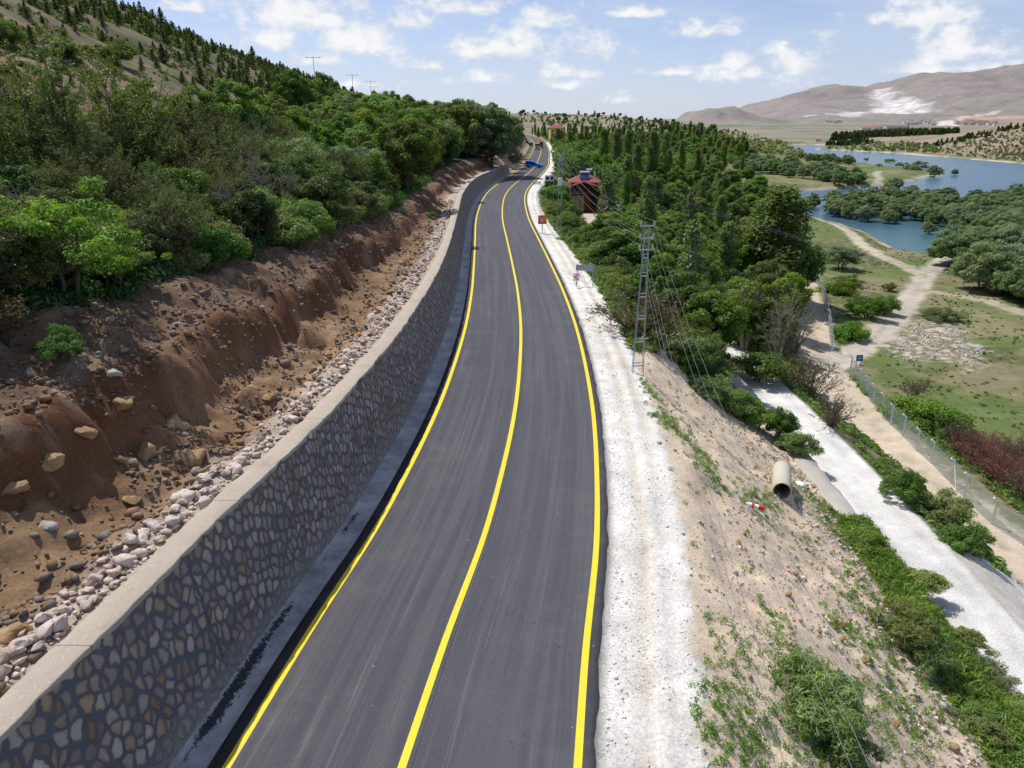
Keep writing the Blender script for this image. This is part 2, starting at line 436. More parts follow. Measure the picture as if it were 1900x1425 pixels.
def asphalt_material():
    m, nt, out = mat('asphalt'); k = NT(nt)
    uv = k.n('ShaderNodeUVMap', uv_map='UVMap').outputs[0]
    geo = k.n('ShaderNodeNewGeometry').outputs['Position']
    mp = k.n('ShaderNodeMapping', inputs={'Scale': (2.4, .045, 1)}); k.link(uv, mp.inputs[0])
    st = k.noise(mp.outputs[0], 1.0, 5, .62, .6)
    mp2 = k.n('ShaderNodeMapping', inputs={'Scale': (7.0, .12, 1)}); k.link(uv, mp2.inputs[0])
    st2 = k.noise(mp2.outputs[0], 1.0, 4, .6, .9)
    pat = k.noise(geo, .12, 4, .5)
    gr = k.noise(geo, 22, 6, .85)
    base = k.mix(pat, (.047, .048, .062), (.073, .074, .090))
    s1 = k.ramp(st, [(.45, 0.), (.62, 1.)])
    base = k.mix(k.math('MULTIPLY', s1, .45), base, (.118, .115, .118))
    s2 = k.ramp(st2, [(.60, 0.), (.70, 1.)])
    base = k.mix(k.math('MULTIPLY', s2, .42), base, (.18, .175, .172))
    # wheel tracks a touch darker, fresh edges darker
    sx = k.n('ShaderNodeSeparateXYZ'); k.link(uv, sx.inputs[0])
    ax = k.math('ABSOLUTE', sx.outputs[0])
    edge = k.ramp(k.math('DIVIDE', ax, 4.6), [(.905, 0.), (.925, 1.)])
    wob = k.math('MULTIPLY', edge, .75)
    base = k.mix(wob, base, (.026, .026, .030))
    # paving seams: one along the crown, one across where the newer surface starts, lanes of slightly different tone
    lane = k.math('GREATER_THAN', sx.outputs[0], .22)
    base = k.mix(k.math('MULTIPLY', lane, .12), base, (.105, .104, .112))
    seam = k.math('LESS_THAN', k.math('ABSOLUTE', k.math('SUBTRACT', k.math('ADD', sx.outputs[0], k.math('MULTIPLY', k.noise(geo, .5, 3), .05)), .25)), .018)
    base = k.mix(k.math('MULTIPLY', seam, .6), base, (.025, .025, .028))
    fary = k.math('GREATER_THAN', sx.outputs[1], 187.0)
    base = k.mix(k.math('MULTIPLY', fary, .35), base, (.040, .040, .048))
    dust = k.ramp(k.noise(geo, .45, 6, .7), [(.50, 0.), (.72, .35)])
    base = k.mix(k.math('MULTIPLY', dust, k.ramp(k.math('DIVIDE', ax, 4.6), [(.3, .3), (.9, 1.)])), base, (.17, .16, .15))
    vd = k.n('ShaderNodeTexVoronoi', inputs={'Scale': 1.4}); k.link(geo, vd.inputs['Vector'])
    base = k.mix(k.math('MULTIPLY', k.math('LESS_THAN', vd.outputs['Distance'], .035), .7), base, (.40, .39, .37))
    # dark oil spots in the right lane
    vo = k.n('ShaderNodeTexVoronoi', inputs={'Scale': 3.0}); k.link(geo, vo.inputs['Vector'])
    sp = k.math('MULTIPLY', k.math('LESS_THAN', vo.outputs['Distance'], .11), k.math('GREATER_THAN', k.noise(geo, .35, 3), .56))
    base = k.mix(k.math('MULTIPLY', sp, .55), base, (.02, .02, .022))
    vm = k.n('ShaderNodeVectorMath', operation='SCALE'); k.link(base, vm.inputs[0]); k.link(k.math('ADD', k.math('MULTIPLY', gr, 1.7), .15), vm.inputs[3])
    principled(k, out, vm.outputs[0], .78, bump(k, gr, .35, .02), spec=.3)
    return m

def wall_material():
    m, nt, out = mat('rubble_masonry'); k = NT(nt)
    uv = k.n('ShaderNodeUVMap', uv_map='UVMap').outputs[0]
    geo = k.n('ShaderNodeNewGeometry').outputs['Position']
    nz = k.n('ShaderNodeTexNoise', inputs={'Scale': 2.2, 'Detail': 3.0}); k.link(uv, nz.inputs['Vector'])
    off = k.n('ShaderNodeVectorMath', operation='SUBTRACT'); k.link(nz.outputs['Color'], off.inputs[0]); off.inputs[1].default_value = (.5, .5, .5)
    sc = k.n('ShaderNodeVectorMath', operation='SCALE'); k.link(off.outputs[0], sc.inputs[0]); sc.inputs[3].default_value = .32
    ad = k.n('ShaderNodeVectorMath', operation='ADD'); k.link(uv, ad.inputs[0]); k.link(sc.outputs[0], ad.inputs[1])
    mp = k.n('ShaderNodeMapping', inputs={'Scale': (3.25, 2.4, 1), 'Rotation': (0, 0, .35)}); k.link(ad.outputs[0], mp.inputs[0])
    ve = k.n('ShaderNodeTexVoronoi', feature='DISTANCE_TO_EDGE', voronoi_dimensions='2D', inputs={'Scale': 1.0, 'Randomness': .85}); k.link(mp.outputs[0], ve.inputs['Vector'])
    vf = k.n('ShaderNodeTexVoronoi', feature='F1', voronoi_dimensions='2D', inputs={'Scale': 1.0, 'Randomness': .85}); k.link(mp.outputs[0], vf.inputs['Vector'])
    sep = k.n('ShaderNodeSeparateColor'); k.link(vf.outputs['Color'], sep.inputs[0])
    fine = k.noise(geo, 9, 6, .7)
    width = k.math('ADD', .045, k.math('ADD', k.math('MULTIPLY', sep.outputs[2], .05), k.math('MULTIPLY', k.math('MAXIMUM', k.math('SUBTRACT', vf.outputs['Distance'], .42), 0.0), .55)))
    e = k.math('SUBTRACT', k.math('ADD', ve.outputs['Distance'], k.math('MULTIPLY', k.math('SUBTRACT', fine, .5), .09)), width)
    stone = k.math('MULTIPLY', e, 30.0, clamp=True)
    # expansion joints
    sx = k.n('ShaderNodeSeparateXYZ'); k.link(ad.outputs[0], sx.inputs[0])
    jt = k.math('LESS_THAN', k.math('MODULO', k.math('ADD', sx.outputs[0], 4.2), 13.0), .13)
    stone = k.math('MULTIPLY', stone, k.math('SUBTRACT', 1.0, jt))
    c = k.ramp(sep.outputs[0], [(0, (.31, .26, .225)), (.25, (.39, .315, .265)), (.45, (.34, .31, .285)), (.62, (.47, .42, .375)), (.88, (.40, .30, .235)), (.965, (.42, .29, .17)), (1, (.60, .55, .50))])
    c = k.mix(k.math('MULTIPLY', fine, .75), c, k.mix(.5, c, (.18, .12, .09)))
    vs = k.n('ShaderNodeVectorMath', operation='SCALE'); k.link(c, vs.inputs[0]); k.link(k.math('ADD', .6, k.math('MULTIPLY', sep.outputs[1], .6)), vs.inputs[3])
    mort = k.mix(k.noise(geo, 3, 5), (.082, .090, .108), (.140, .148, .168))
    col = k.mix(stone, mort, vs.outputs[0])
    # pale cement haze near the foot
    vv = k.math('SUBTRACT', 1.0, k.math('MULTIPLY', sx.outputs[1], 1.1))
    haze = k.math('MULTIPLY', k.math('ADD', vv, k.math('MULTIPLY', k.math('SUBTRACT', k.noise(geo, 1.1, 5), .5), 1.2)), .75, clamp=True)
    col = k.mix(haze, col, (.30, .275, .26))
    hh = k.math('ADD', k.math('MULTIPLY', k.math('MULTIPLY', e, 6.0, clamp=True), 1.0), k.math('MULTIPLY', fine, .5))
    principled(k, out, col, .85, bump(k, hh, .9, .06), spec=.25)
    return m

def concrete(name, c1, c2, scale=1.2, b=.02):
    m, nt, out = mat(name); k = NT(nt)
    geo = k.n('ShaderNodeNewGeometry').outputs['Position']
    n = k.noise(geo, scale, 7, .65); f = k.noise(geo, 22, 5, .75)
    c = k.mix(n, c1, c2)
    vs = k.n('ShaderNodeVectorMath', operation='SCALE'); k.link(c, vs.inputs[0]); k.link(k.math('ADD', .72, k.math('MULTIPLY', f, .56)), vs.inputs[3])
    principled(k, out, vs.outputs[0], .88, bump(k, k.math('ADD', f, n), .6, b), spec=.2)
    return m

def gutter_material():
    m, nt, out = mat('gutter_concrete'); k = NT(nt)
    geo = k.n('ShaderNodeNewGeometry').outputs['Position']
    uv = k.n('ShaderNodeUVMap', uv_map='UVMap').outputs[0]
    n = k.ramp(k.noise(geo, .7, 8, .7), [(.36, 0.), (.64, 1.)]); f = k.noise(geo, 9, 8, .8)
    c = k.mix(n, (.27, .265, .27), (.58, .56, .54))
    vs = k.n('ShaderNodeVectorMath', operation='SCALE'); k.link(c, vs.inputs[0]); k.link(k.math('ADD', .7, k.math('MULTIPLY', f, .6)), vs.inputs[3])
    sx = k.n('ShaderNodeSeparateXYZ'); k.link(uv, sx.inputs[0])
    # bitumen spatter close to the wall, in patches along the road (u: 0 at wall foot, 1 at asphalt)
    patch = k.ramp(k.noise(geo, .16, 2, .5), [(.42, 0.), (.58, 1.)])
    prox = k.ramp(sx.outputs[0], [(0, .5), (.25, 1.), (.62, .55), (.8, 0.)])
    near_y = k.ramp(k.math('DIVIDE', sx.outputs[1], 60.0), [(.22, 1.), (.5, 1.), (.75, 0.)])
    lim = k.math('SUBTRACT', 1.0, k.math('MULTIPLY', k.math('MULTIPLY', patch, prox), k.math('MULTIPLY', near_y, .66)))
    tar = k.math('GREATER_THAN', f, lim)
    tar2 = k.math('GREATER_THAN', k.math('ADD', f, .0), .72)
    tarm = k.math('MAXIMUM', tar, k.math('MULTIPLY', tar2, near_y))
    col = k.mix(k.math('MULTIPLY', tarm, .95), vs.outputs[0], (.022, .022, .028))
    principled(k, out, col, .75, bump(k, f, .5, .03), spec=.3)
    return m

def paint_material():
    m, nt, out = mat('yellow_paint'); k = NT(nt)
    geo = k.n('ShaderNodeNewGeometry').outputs['Position']
    n = k.noise(geo, 26, 4, .8); n2 = k.noise(geo, 2.5, 4, .6)
    c = k.mix(n2, (.80, .60, .012), (.88, .68, .02))
    c = k.mix(k.ramp(n, [(.52, 0.), (.70, .75)]), c, (.22, .18, .04))
    c = k.mix(k.ramp(k.noise(geo, 1.3, 6, .7), [(.5, 0.), (.75, .45)]), c, (.50, .42, .13))
    principled(k, out, c, .6, bump(k, n, .3, .01), spec=.35)
    return m

def water_material():
    m, nt, out = mat('lake_water'); k = NT(nt)
    geo = k.n('ShaderNodeNewGeometry').outputs['Position']
    mp = k.n('ShaderNodeMapping', inputs={'Scale': (.55, 1.6, 1), 'Rotation': (0, 0, .25)}); k.link(geo, mp.inputs[0])
    w = k.noise(mp.outputs[0], .8, 6, .6)
    w2 = k.noise(mp.outputs[0], .02, 4, .6)
    c = k.mix(w2, (.045, .115, .165), (.07, .15, .205))
    sy = k.n('ShaderNodeSeparateXYZ'); k.link(geo, sy.inputs[0])
    near = k.ramp(k.math('DIVIDE', sy.outputs[1], 400.0), [(.42, 1.), (.62, 0.)])
    c = k.mix(k.math('MULTIPLY', near, .8), c, (.055, .15, .15))
    b = principled(k, out, c, .22, bump(k, w, .55, .35), spec=.5)
    return m

def leaf_material(name, dark, light, trans=.30, hue=.03, val=.5, gloss=.02):
    m, nt, out = mat(name); k = NT(nt)
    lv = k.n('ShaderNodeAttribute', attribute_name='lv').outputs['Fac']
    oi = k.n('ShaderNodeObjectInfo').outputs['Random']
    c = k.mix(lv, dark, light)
    hs = k.n('ShaderNodeHueSaturation'); k.link(c, hs.inputs['Color'])
    k.link(k.math('ADD', .5 - hue, k.math('MULTIPLY', oi, hue * 2)), hs.inputs['Hue'])
    k.link(k.math('ADD', 1 - val / 2, k.math('MULTIPLY', k.math('FRACT', k.math('MULTIPLY', oi, 7.31)), val)), hs.inputs['Value'])
    k.link(k.math('ADD', .85, k.math('MULTIPLY', k.math('FRACT', k.math('MULTIPLY', oi, 3.17)), .25)), hs.inputs['Saturation'])
    d = k.n('ShaderNodeBsdfDiffuse'); k.link(hs.outputs[0], d.inputs[0])
    t = k.n('ShaderNodeBsdfTranslucent'); tcol = k.mix(1.0, hs.outputs[0], (1.15, 1.25, .55), 'MULTIPLY'); k.link(tcol, t.inputs[0])
    mx = k.n('ShaderNodeMixShader'); mx.inputs[0].default_value = trans; k.link(d.outputs[0], mx.inputs[1]); k.link(t.outputs[0], mx.inputs[2])
    g = k.n('ShaderNodeBsdfGlossy'); g.inputs['Roughness'].default_value = .45; g.inputs[0].default_value = (.8, .85, .8, 1)
    m2 = k.n('ShaderNodeMixShader'); m2.inputs[0].default_value = gloss; k.link(mx.outputs[0], m2.inputs[1]); k.link(g.outputs[0], m2.inputs[2])
    k.link(m2.outputs[0], out.inputs['Surface'])
    return m

def rock_material(name, c1, c2, c3):
    m, nt, out = mat(name); k = NT(nt)
    tc = k.n('ShaderNodeTexCoord').outputs['Object']
    oi = k.n('ShaderNodeObjectInfo').outputs['Random']
    ad = k.n('ShaderNodeVectorMath', operation='ADD'); k.link(tc, ad.inputs[0])
    cx = k.n('ShaderNodeCombineXYZ'); k.link(k.math('MULTIPLY', oi, 50.), cx.inputs[0]); k.link(cx.outputs[0], ad.inputs[1])
    n = k.noise(ad.outputs[0], 1.6, 7, .65, .4); f = k.noise(ad.outputs[0], 9, 6, .7)
    c = k.ramp(n, [(.3, c1), (.5, c2), (.68, c3)])
    c = k.mix(k.math('FRACT', k.math('MULTIPLY', oi, 5.7)), c, k.mix(.6, c, c3))
    vs = k.n('ShaderNodeVectorMath', operation='SCALE'); k.link(c, vs.inputs[0]); k.link(k.math('ADD', .7, k.math('MULTIPLY', f, .6)), vs.inputs[3])
    principled(k, out, vs.outputs[0], .9, bump(k, k.math('ADD', n, f), .8, .06), spec=.2)
    return m

M = {}
M['ground'] = ground_material()
M['asphalt'] = asphalt_material()
M['wall'] = wall_material()
M['cap'] = concrete('wall_cap_concrete', (.38, .32, .255), (.53, .46, .38), 2.2, .04)
def cap_marks(m):
    nt = m.node_tree; k = NT(nt); b = next(n for n in nt.nodes if n.type == 'BSDF_PRINCIPLED')
    src = b.inputs['Base Color'].links[0].from_socket; geo = k.n('ShaderNodeNewGeometry').outputs['Position']
    sy = k.n('ShaderNodeSeparateXYZ'); k.link(geo, sy.inputs[0])
    jn = k.math('LESS_THAN', k.math('MODULO', k.math('ADD', sy.outputs[1], k.math('MULTIPLY', k.noise(geo, 3, 3), .08)), 6.1), .035)
    st = k.ramp(k.noise(geo, 1.1, 8, .75), [(.52, 0.), (.66, .6)])
    sp = k.n('ShaderNodeTexVoronoi', inputs={'Scale': 7.0}); k.link(geo, sp.inputs['Vector'])
    dot = k.math('MULTIPLY', k.math('LESS_THAN', sp.outputs['Distance'], .14), .6)
    c = k.mix(st, src, (.30, .245, .195)); c = k.mix(dot, c, (.66, .62, .58)); c = k.mix(k.math('MULTIPLY', jn, .7), c, (.12, .10, .09))
    k.link(c, b.inputs['Base Color'])
cap_marks(M['cap'])
M['kerbwall'] = concrete('weathered_concrete', (.36, .33, .29), (.50, .47, .43))
M['gutter'] = gutter_material()
M['paint'] = paint_material()
M['water'] = water_material()
M['rock_pink'] = rock_material('pink_limestone', (.42, .27, .20), (.62, .48, .40), (.80, .73, .67))
M['rock_tan'] = rock_material('tan_rock', (.17, .085, .035), (.36, .215, .095), (.46, .34, .20))
M['scree'] = rock_material('scree_stone', (.11, .075, .052), (.20, .155, .12), (.34, .29, .245))
M['scree_brown'] = rock_material('scree_brown_stone', (.12, .065, .035), (.22, .135, .075), (.34, .24, .15))
M['rock_grey'] = rock_material('grey_stone', (.24, .21, .19), (.40, .36, .32), (.60, .57, .52))
M['steel'] = simple('galvanised_steel', (.36, .40, .42), .5, .25, .2, 6)
M['concrete_post'] = simple('concrete_post', (.74, .74, .72), .85, 0, .12, 5)
M['bark'] = simple('bark', (.085, .066, .052), .95, 0, .45, 6, .02)
M['bark_pale'] = simple('pale_bark', (.26, .23, .19), .95, 0, .35, 6, .02)
M['twig_red'] = simple('red_twigs', (.24, .11, .085), .9, 0, .4, 2)
M['twig_purple'] = simple('purple_brown_twigs', (.11, .075, .072), .9, 0, .4, 2)
LM = {
    'green': leaf_material('leaf_green', (.075, .135, .026), (.240, .350, .064), .45),
    'bright': leaf_material('leaf_bright', (.085, .165, .020), (.235, .380, .045), .44, .015, .25),
    'olive': leaf_material('leaf_olive', (.100, .135, .046), (.250, .290, .110), .36),
    'silver': leaf_material('leaf_silver', (.130, .185, .110), (.310, .380, .225), .32, .015, .3),
    'willow': leaf_material('leaf_willow', (.125, .180, .090), (.290, .370, .180), .38, .02, .35),
    'dark': leaf_material('leaf_dark', (.040, .084, .022), (.140, .225, .050), .38),
    'poplar': leaf_material('leaf_poplar', (.080, .140, .036), (.230, .330, .085), .45),
    'pine': leaf_material('needles', (.060, .092, .028), (.155, .200, .058), .22, .02, .4, .02),
    'weed': leaf_material('weed_leaves', (.120, .180, .045), (.300, .390, .110), .42),
    'brown': leaf_material('brown_leaves', (.10, .080, .038), (.20, .17, .075), .30),
    'green_shade': leaf_material('leaf_shaded_green', (.040, .076, .018), (.140, .215, .040), .38),  # darker copies of the leaf colours: shade of the backlit thicket painted in
    'dark_shade': leaf_material('leaf_shaded_dark', (.026, .052, .016), (.095, .150, .034), .34),
    'olive_shade': leaf_material('leaf_shaded_olive', (.075, .098, .036), (.190, .220, .085), .32),
}

# ================================================================== TERRAIN MESH
def steps(a, b, f):
    out = [a]
    while out[-1] < b: out.append(out[-1] + f(out[-1]))
    return out
cols_r = [4.5, 4.8] + steps(5.0, 7.6, lambda x: .2) + steps(7.9, 33, lambda x: .28) + steps(33.4, 5200, lambda x: max(.5, .0125 * x))
wl = [6.31, 6.7, 6.94] + steps(7.05, 26, lambda x: .17) + steps(26.4, 900, lambda x: max(.4, .028 * x))
wl = [w for w in wl]
cols = np.array(sorted([-w for w in wl]) + [-6.2, -5.4, -4.6, -2, 0, 2, 4.4] + sorted(set(np.round(cols_r, 3))))
rows = np.array(steps(-6, 9, lambda y: .6) + steps(9.2, 34, lambda y: .17) + steps(34.2, 6500, lambda y: max(.2, .0062 * y)))
CT, RY = np.meshgrid(cols, rows)
GX = rc(RY) + CT * sec(RY); GY = RY
GZ = H(GX, GY)

_Hfull = H
def H(X, Y):
    X = np.asarray(X, float); Y = np.clip(np.asarray(Y, float), rows[0], rows[-1])
    t = np.clip((X - rc(Y)) / sec(Y), cols[0], cols[-1])
    i = np.clip(np.searchsorted(rows, Y) - 1, 0, len(rows) - 2); j = np.clip(np.searchsorted(cols, t) - 1, 0, len(cols) - 2)
    a = (Y - rows[i]) / (rows[i + 1] - rows[i]); b = (t - cols[j]) / (cols[j + 1] - cols[j])
    return (GZ[i, j] * (1 - b) + GZ[i, j + 1] * b) * (1 - a) + (GZ[i + 1, j] * (1 - b) + GZ[i + 1, j + 1] * b) * a

# colours
def ground_color(X, Y, Z):
    c = rc(Y); t = (X - c) / sec(Y); d = -t - 6.95; de = np.interp(Y, *EDGE_D)
    col = np.zeros(X.shape + (3,))
    def put(mask, rgb):
        nonlocal col
        m = np.clip(mask, 0, 1)[..., None]
        col = col * (1 - m) + np.array(rgb) * m
    n1 = fbm(X * .25, Y * .25, 4, 51); n2 = fbm(X * 1.3, Y * 1.3, 4, 52); n3 = fbm(X * .03, Y * .03, 5, 53); n4 = fbm(X * .1, Y * .1, 4, 54)
    # base: dry hillside with green patches
    put(np.ones(X.shape), (.165, .135, .085))
    gm = sstep(.38, .58, n4 * .6 + n2 * .4)
    put(gm * .8, (.085, .100, .040))
    put(sstep(.58, .68, n1) * .45, (.25, .185, .13))
    put((X < -30) * sstep(.56, .62, fbm(X * .06 + 3, Y * .05, 4, 58)) * .6, (.24, .16, .115))
    L = t < -6
    # upper-left reddish soil
    put(L * sstep(.50, .60, n4) * sstep(150, 60, Y) * sstep(25, 35, d), (.33, .19, .11))
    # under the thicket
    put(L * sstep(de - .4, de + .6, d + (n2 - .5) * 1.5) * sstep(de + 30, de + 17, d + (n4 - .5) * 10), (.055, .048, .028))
    # cut bank: soil colour darkened in place of shade from the thicket
    bk = L * sstep(0, .1, d) * sstep(de + .6, de - .4, d + (n2 - .5) * 1.5)
    put(bk, (.165, .088, .046))
    qq = d / de
    put(bk * sstep(.50, .64, n1) * .75, (.27, .18, .105))
    put(bk * sstep(.55, .75, qq + (n2 - .5) * .3) * sstep(1.0, .8, qq) * .6, (.17, .082, .044))
    qw = (fbm(X * .16 + 3, Y * .16, 3, 18) - .5) * .34 + (fbm(X * .9, Y * .9, 3, 19) - .5) * .06
    q2 = qq + qw * sstep(.15, .45, qq) * sstep(1.05, .8, qq)
    put(bk * sstep(.62, .70, q2) * (.45 + .4 * n1), (.175, .125, .085))
    put(bk * sstep(.46, .51, q2) * sstep(.66, .59, q2) * .9, (.130, .058, .030))
    put(bk * sstep(.62, .74, n2) * .45, (.30, .24, .18))
    put(bk * sstep(.55, .2, qq + (n1 - .5) * .35) * sstep(12, 30, Y) * .5, (.42, .28, .165))
    put(L * sstep(0, .1, d) * sstep(1.9, .8, d + (n2 - .5) * 1.8), (.44, .365, .30))
    put((Y > WALL_END - 5) * (t < -4.5) * (d < 6) * sstep(300, 280, Y), (.40, .27, .19))
    # ---- right
    Rt = t > 4.4
    mid = Rt * sstep(200, 90, Y) * (t < 34)
    fld = Rt * (t > 3)
    put(fld, (.110, .130, .050))
    put(fld * sstep(.50, .62, n4 * .5 + n1 * .5) * .8 * (t > 34), (.215, .180, .105))
    put(fld * sstep(.60, .70, n2) * .5 * (t > 24), (.30, .26, .18))
    # field greens
    mead = Rt * sstep(38, 42, t)
    put(mead * sstep(.36, .56, n3 * .5 + n4 * .5) * .85, (.115, .160, .048))
    put(mead * sstep(.52, .62, fbm(X * .09 + 40, Y * .09, 5, 57)) * .6, (.27, .22, .14))
    # sandy embankment
    yb = 46 + (t - 7.2) * 1.35 + (n1 - .5) * 8
    emb = Rt * sstep(7.0, 7.6, t + (n2 - .5) * .8) * sstep(19.6, 19.2, t) * sstep(yb + 2, yb - 2, Y)
    put(emb, (.70, .56, .41))
    put(emb * sstep(.55, .68, n2) * .6, (.58, .49, .39))
    put(emb * sstep(.54, .64, n1) * sstep(9, 12, t) * .35, (.50, .39, .28))
    put(emb * sstep(15, 18, t) * sstep(.48, .6, n2 * .5 + n4 * .5) * .7, (.16, .17, .08))
    # white gravel shoulder
    edge = np.interp(Y, [0, 30, 50, 90, 120, 160, 200, 300, 500], [7.1, 7.3, 7.5, 7.6, 7.0, 6.6, 6.8, 7.2, 6.5])
    sh = Rt * sstep(edge + .25, edge - .1, t + (n2 - .5) * .9) * (Y < 900)
    put(sh, (.70, .675, .63))
    put(sh * np.exp(-((t - 5.75) / .2) ** 2) * (.25 + .6 * n2), (.50, .42, .33))
    put(sh * np.exp(-((t - 6.65) / .22) ** 2) * (.2 + .8 * n1) * sstep(20, 40, Y), (.46, .38, .29))
    put(sh * sstep(.6, .75, n2) * .35, (.52, .48, .42))
    put(Rt * sstep(4.62, 4.5, t) , (.2, .2, .2))
    # white lower road
    near = sstep(100, 88, Y)
    wr = Rt * sstep(20.3, 20.6, t) * sstep(25.4, 25.0, t + (n2 - .5) * .6) * near
    put(wr, (.66, .65, .62))
    put(wr * np.exp(-((t - 22.0) / .3) ** 2) * .35, (.45, .43, .39)); put(wr * np.exp(-((t - 24.2) / .35) ** 2) * .35, (.47, .44, .39))
    ds = Rt * sstep(25.1, 25.5, t) * sstep(32.2, 31.6, t) * near
    put(ds, (.12, .135, .055)); put(ds * sstep(.5, .6, n1) * .7, (.30, .25, .17))
    put(Rt * sstep(25.0, 25.4, t) * sstep(36, 34, t) * sstep(39.5 + (t - 25) * .5, 36.0 + (t - 25) * .3, Y + (n2 - .5) * 2.5), (.60, .56, .50))
    # dirt roads
    m = (X > 25) & (Y < 450) & (Y > -6)
    if m.any():
        x, y = X[m], Y[m]; nn = (fbm(x * .9, y * .9, 3, 61) - .5)
        cc = col[m]
        for pl, w, rgb in ((DIRT_A, 2.4, (.52, .435, .34)), (DIRT_B, 1.75, (.46, .41, .345)), (DIRT_C, 1.3, (.46, .40, .31)), (DIRT_D, 1.6, (.42, .38, .30)), (DIRT_E, 1.3, (.38, .33, .25))):
            dl = dline(x, y, pl)
            k_ = sstep(w + .5, w - .2, dl + nn * 1.6)[:, None]
            cc = cc * (1 - k_) + np.array(rgb) * k_
            k2 = (np.exp(-(dl / .45) ** 2) * np.clip(.2 + nn * 2, 0, .6))[:, None]
            cc = cc * (1 - k2) + np.array((.2, .2, .1)) * k2
        pass
        k_ = (np.clip(sstep(1.5, -2, sdpoly(x, y, STONES) + nn * 6), 0, 1) * sstep(.42, .55, fbm(x * 2.2, y * 2.2, 3, 64)))[:, None]
        cc = cc * (1 - k_) + np.array((.47, .44, .36)) * k_
        col[m] = cc
    m = (X > 5) & (X < 40) & (Y > 80) & (Y < 215)
    if m.any():
        k_ = sstep(.6, -.3, sdpoly(X[m], Y[m], YARD) + (n2[m] - .5))[:, None]; col[m] = col[m] * (1 - k_) + np.array((.50, .40, .35)) * k_
    # lake margin
    m = (X > 20) & (Y > 80) & (Y < 1400)
    if m.any():
        sd = sdpoly(X[m], Y[m], WATER); x, y = X[m], Y[m]; cc = col[m]
        w = np.where(x > 395, 9 + 10 * (x > 420), 4.)
        k_ = (sstep(w, 0, sd + (fbm(x * .06, y * .06, 4, 66) - .5) * w * 1.3))[:, None]
        cc = cc * (1 - k_) + np.array((.50, .43, .34)) * k_
        col[m] = cc
    # opposite hills
    op = (X > 400) * (Y > 420) * (Y < 1100)
    rest = col.copy(); beach = (np.abs(col - np.array((.50, .43, .34))).sum(-1) < .12)
    put(op * ~beach * 1.0, (.285, .225, .165))
    put(op * ~beach * sstep(.48, .62, fbm(X * .05, Y * .05, 5, 68)) * .55, (.155, .145, .095))
    # brown ridge and nose
    rg = (Y > 560) * (X < 380) * (X > -140) * sstep(-9, -5, Z)
    put(rg, (.27, .235, .165))
    put(rg * sstep(.5, .6, fbm(X * .04, Y * .04, 5, 69)) * .6, (.16, .165, .10))
    # plains and mountain beyond the lake: distance haze put into the ground colours
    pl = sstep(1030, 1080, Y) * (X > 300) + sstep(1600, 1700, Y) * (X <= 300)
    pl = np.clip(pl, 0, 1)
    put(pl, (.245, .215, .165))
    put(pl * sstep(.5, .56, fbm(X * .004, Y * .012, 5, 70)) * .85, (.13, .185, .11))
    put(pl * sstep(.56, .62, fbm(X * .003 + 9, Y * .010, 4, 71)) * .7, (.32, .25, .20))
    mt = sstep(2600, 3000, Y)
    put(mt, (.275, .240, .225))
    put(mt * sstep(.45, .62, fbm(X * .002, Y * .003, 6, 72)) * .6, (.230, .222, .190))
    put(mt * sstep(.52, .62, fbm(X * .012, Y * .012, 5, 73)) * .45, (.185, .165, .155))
    return col

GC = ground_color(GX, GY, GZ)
# the quarry on the mountain: found by where photo rays meet the slope
qp, _ = hit(*np.array([(1622, 171), (1645, 166), (1665, 178), (1690, 186), (1722, 194), (1724, 205), (1700, 209), (1640, 210), (1590, 214), (1555, 213), (1575, 208), (1620, 204), (1638, 198), (1632, 186)], float).T)
QUARRY = qp[:, :2]
m = (GX > 1200) & (GY > 2500)
x, y = GX[m], GY[m]
k_ = np.clip(sstep(60, -60, sdpoly(x, y, QUARRY) + (fbm(x * .01, y * .01, 4, 80) - .5) * 160), 0, 1) * (.45 + .55 * sstep(.35, .55, fbm(x * .012, y * .03, 5, 81)))
GC[m] = GC[m] * (1 - k_[:, None]) + np.array((.66, .64, .63)) * k_[:, None]
for line, w, rgb in (([(1498, 215), (1540, 213), (1590, 213)], 10, (.55, .53, .50)), ([(1742, 236), (1752, 225), (1765, 225), (1858, 234)], 9, (.60, .57, .53)),
                     ([(1810, 218), (1870, 216), (1900, 219)], 60, (.42, .32, .23)), ([(1780, 222), (1820, 213), (1850, 207)], 10, (.50, .43, .36))):
    lp, _ = hit(*np.array(line, float).T)
    k_ = sstep(w + 14, w, dline(x, y, lp[:, :2]))[:, None]
    GC[m] = GC[m] * (1 - k_) + np.array(rgb) * k_
nr_, nc_ = GX.shape
idx = np.arange(nr_ * nc_).reshape(nr_, nc_)
F = np.stack([idx[:-1, :-1], idx[:-1, 1:], idx[1:, 1:], idx[1:, :-1]], -1).reshape(-1, 4)
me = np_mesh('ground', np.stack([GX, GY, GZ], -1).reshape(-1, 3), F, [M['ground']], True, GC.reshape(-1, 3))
tag(obj('ground', me), kind='structure')
print('ground', nr_, nc_)

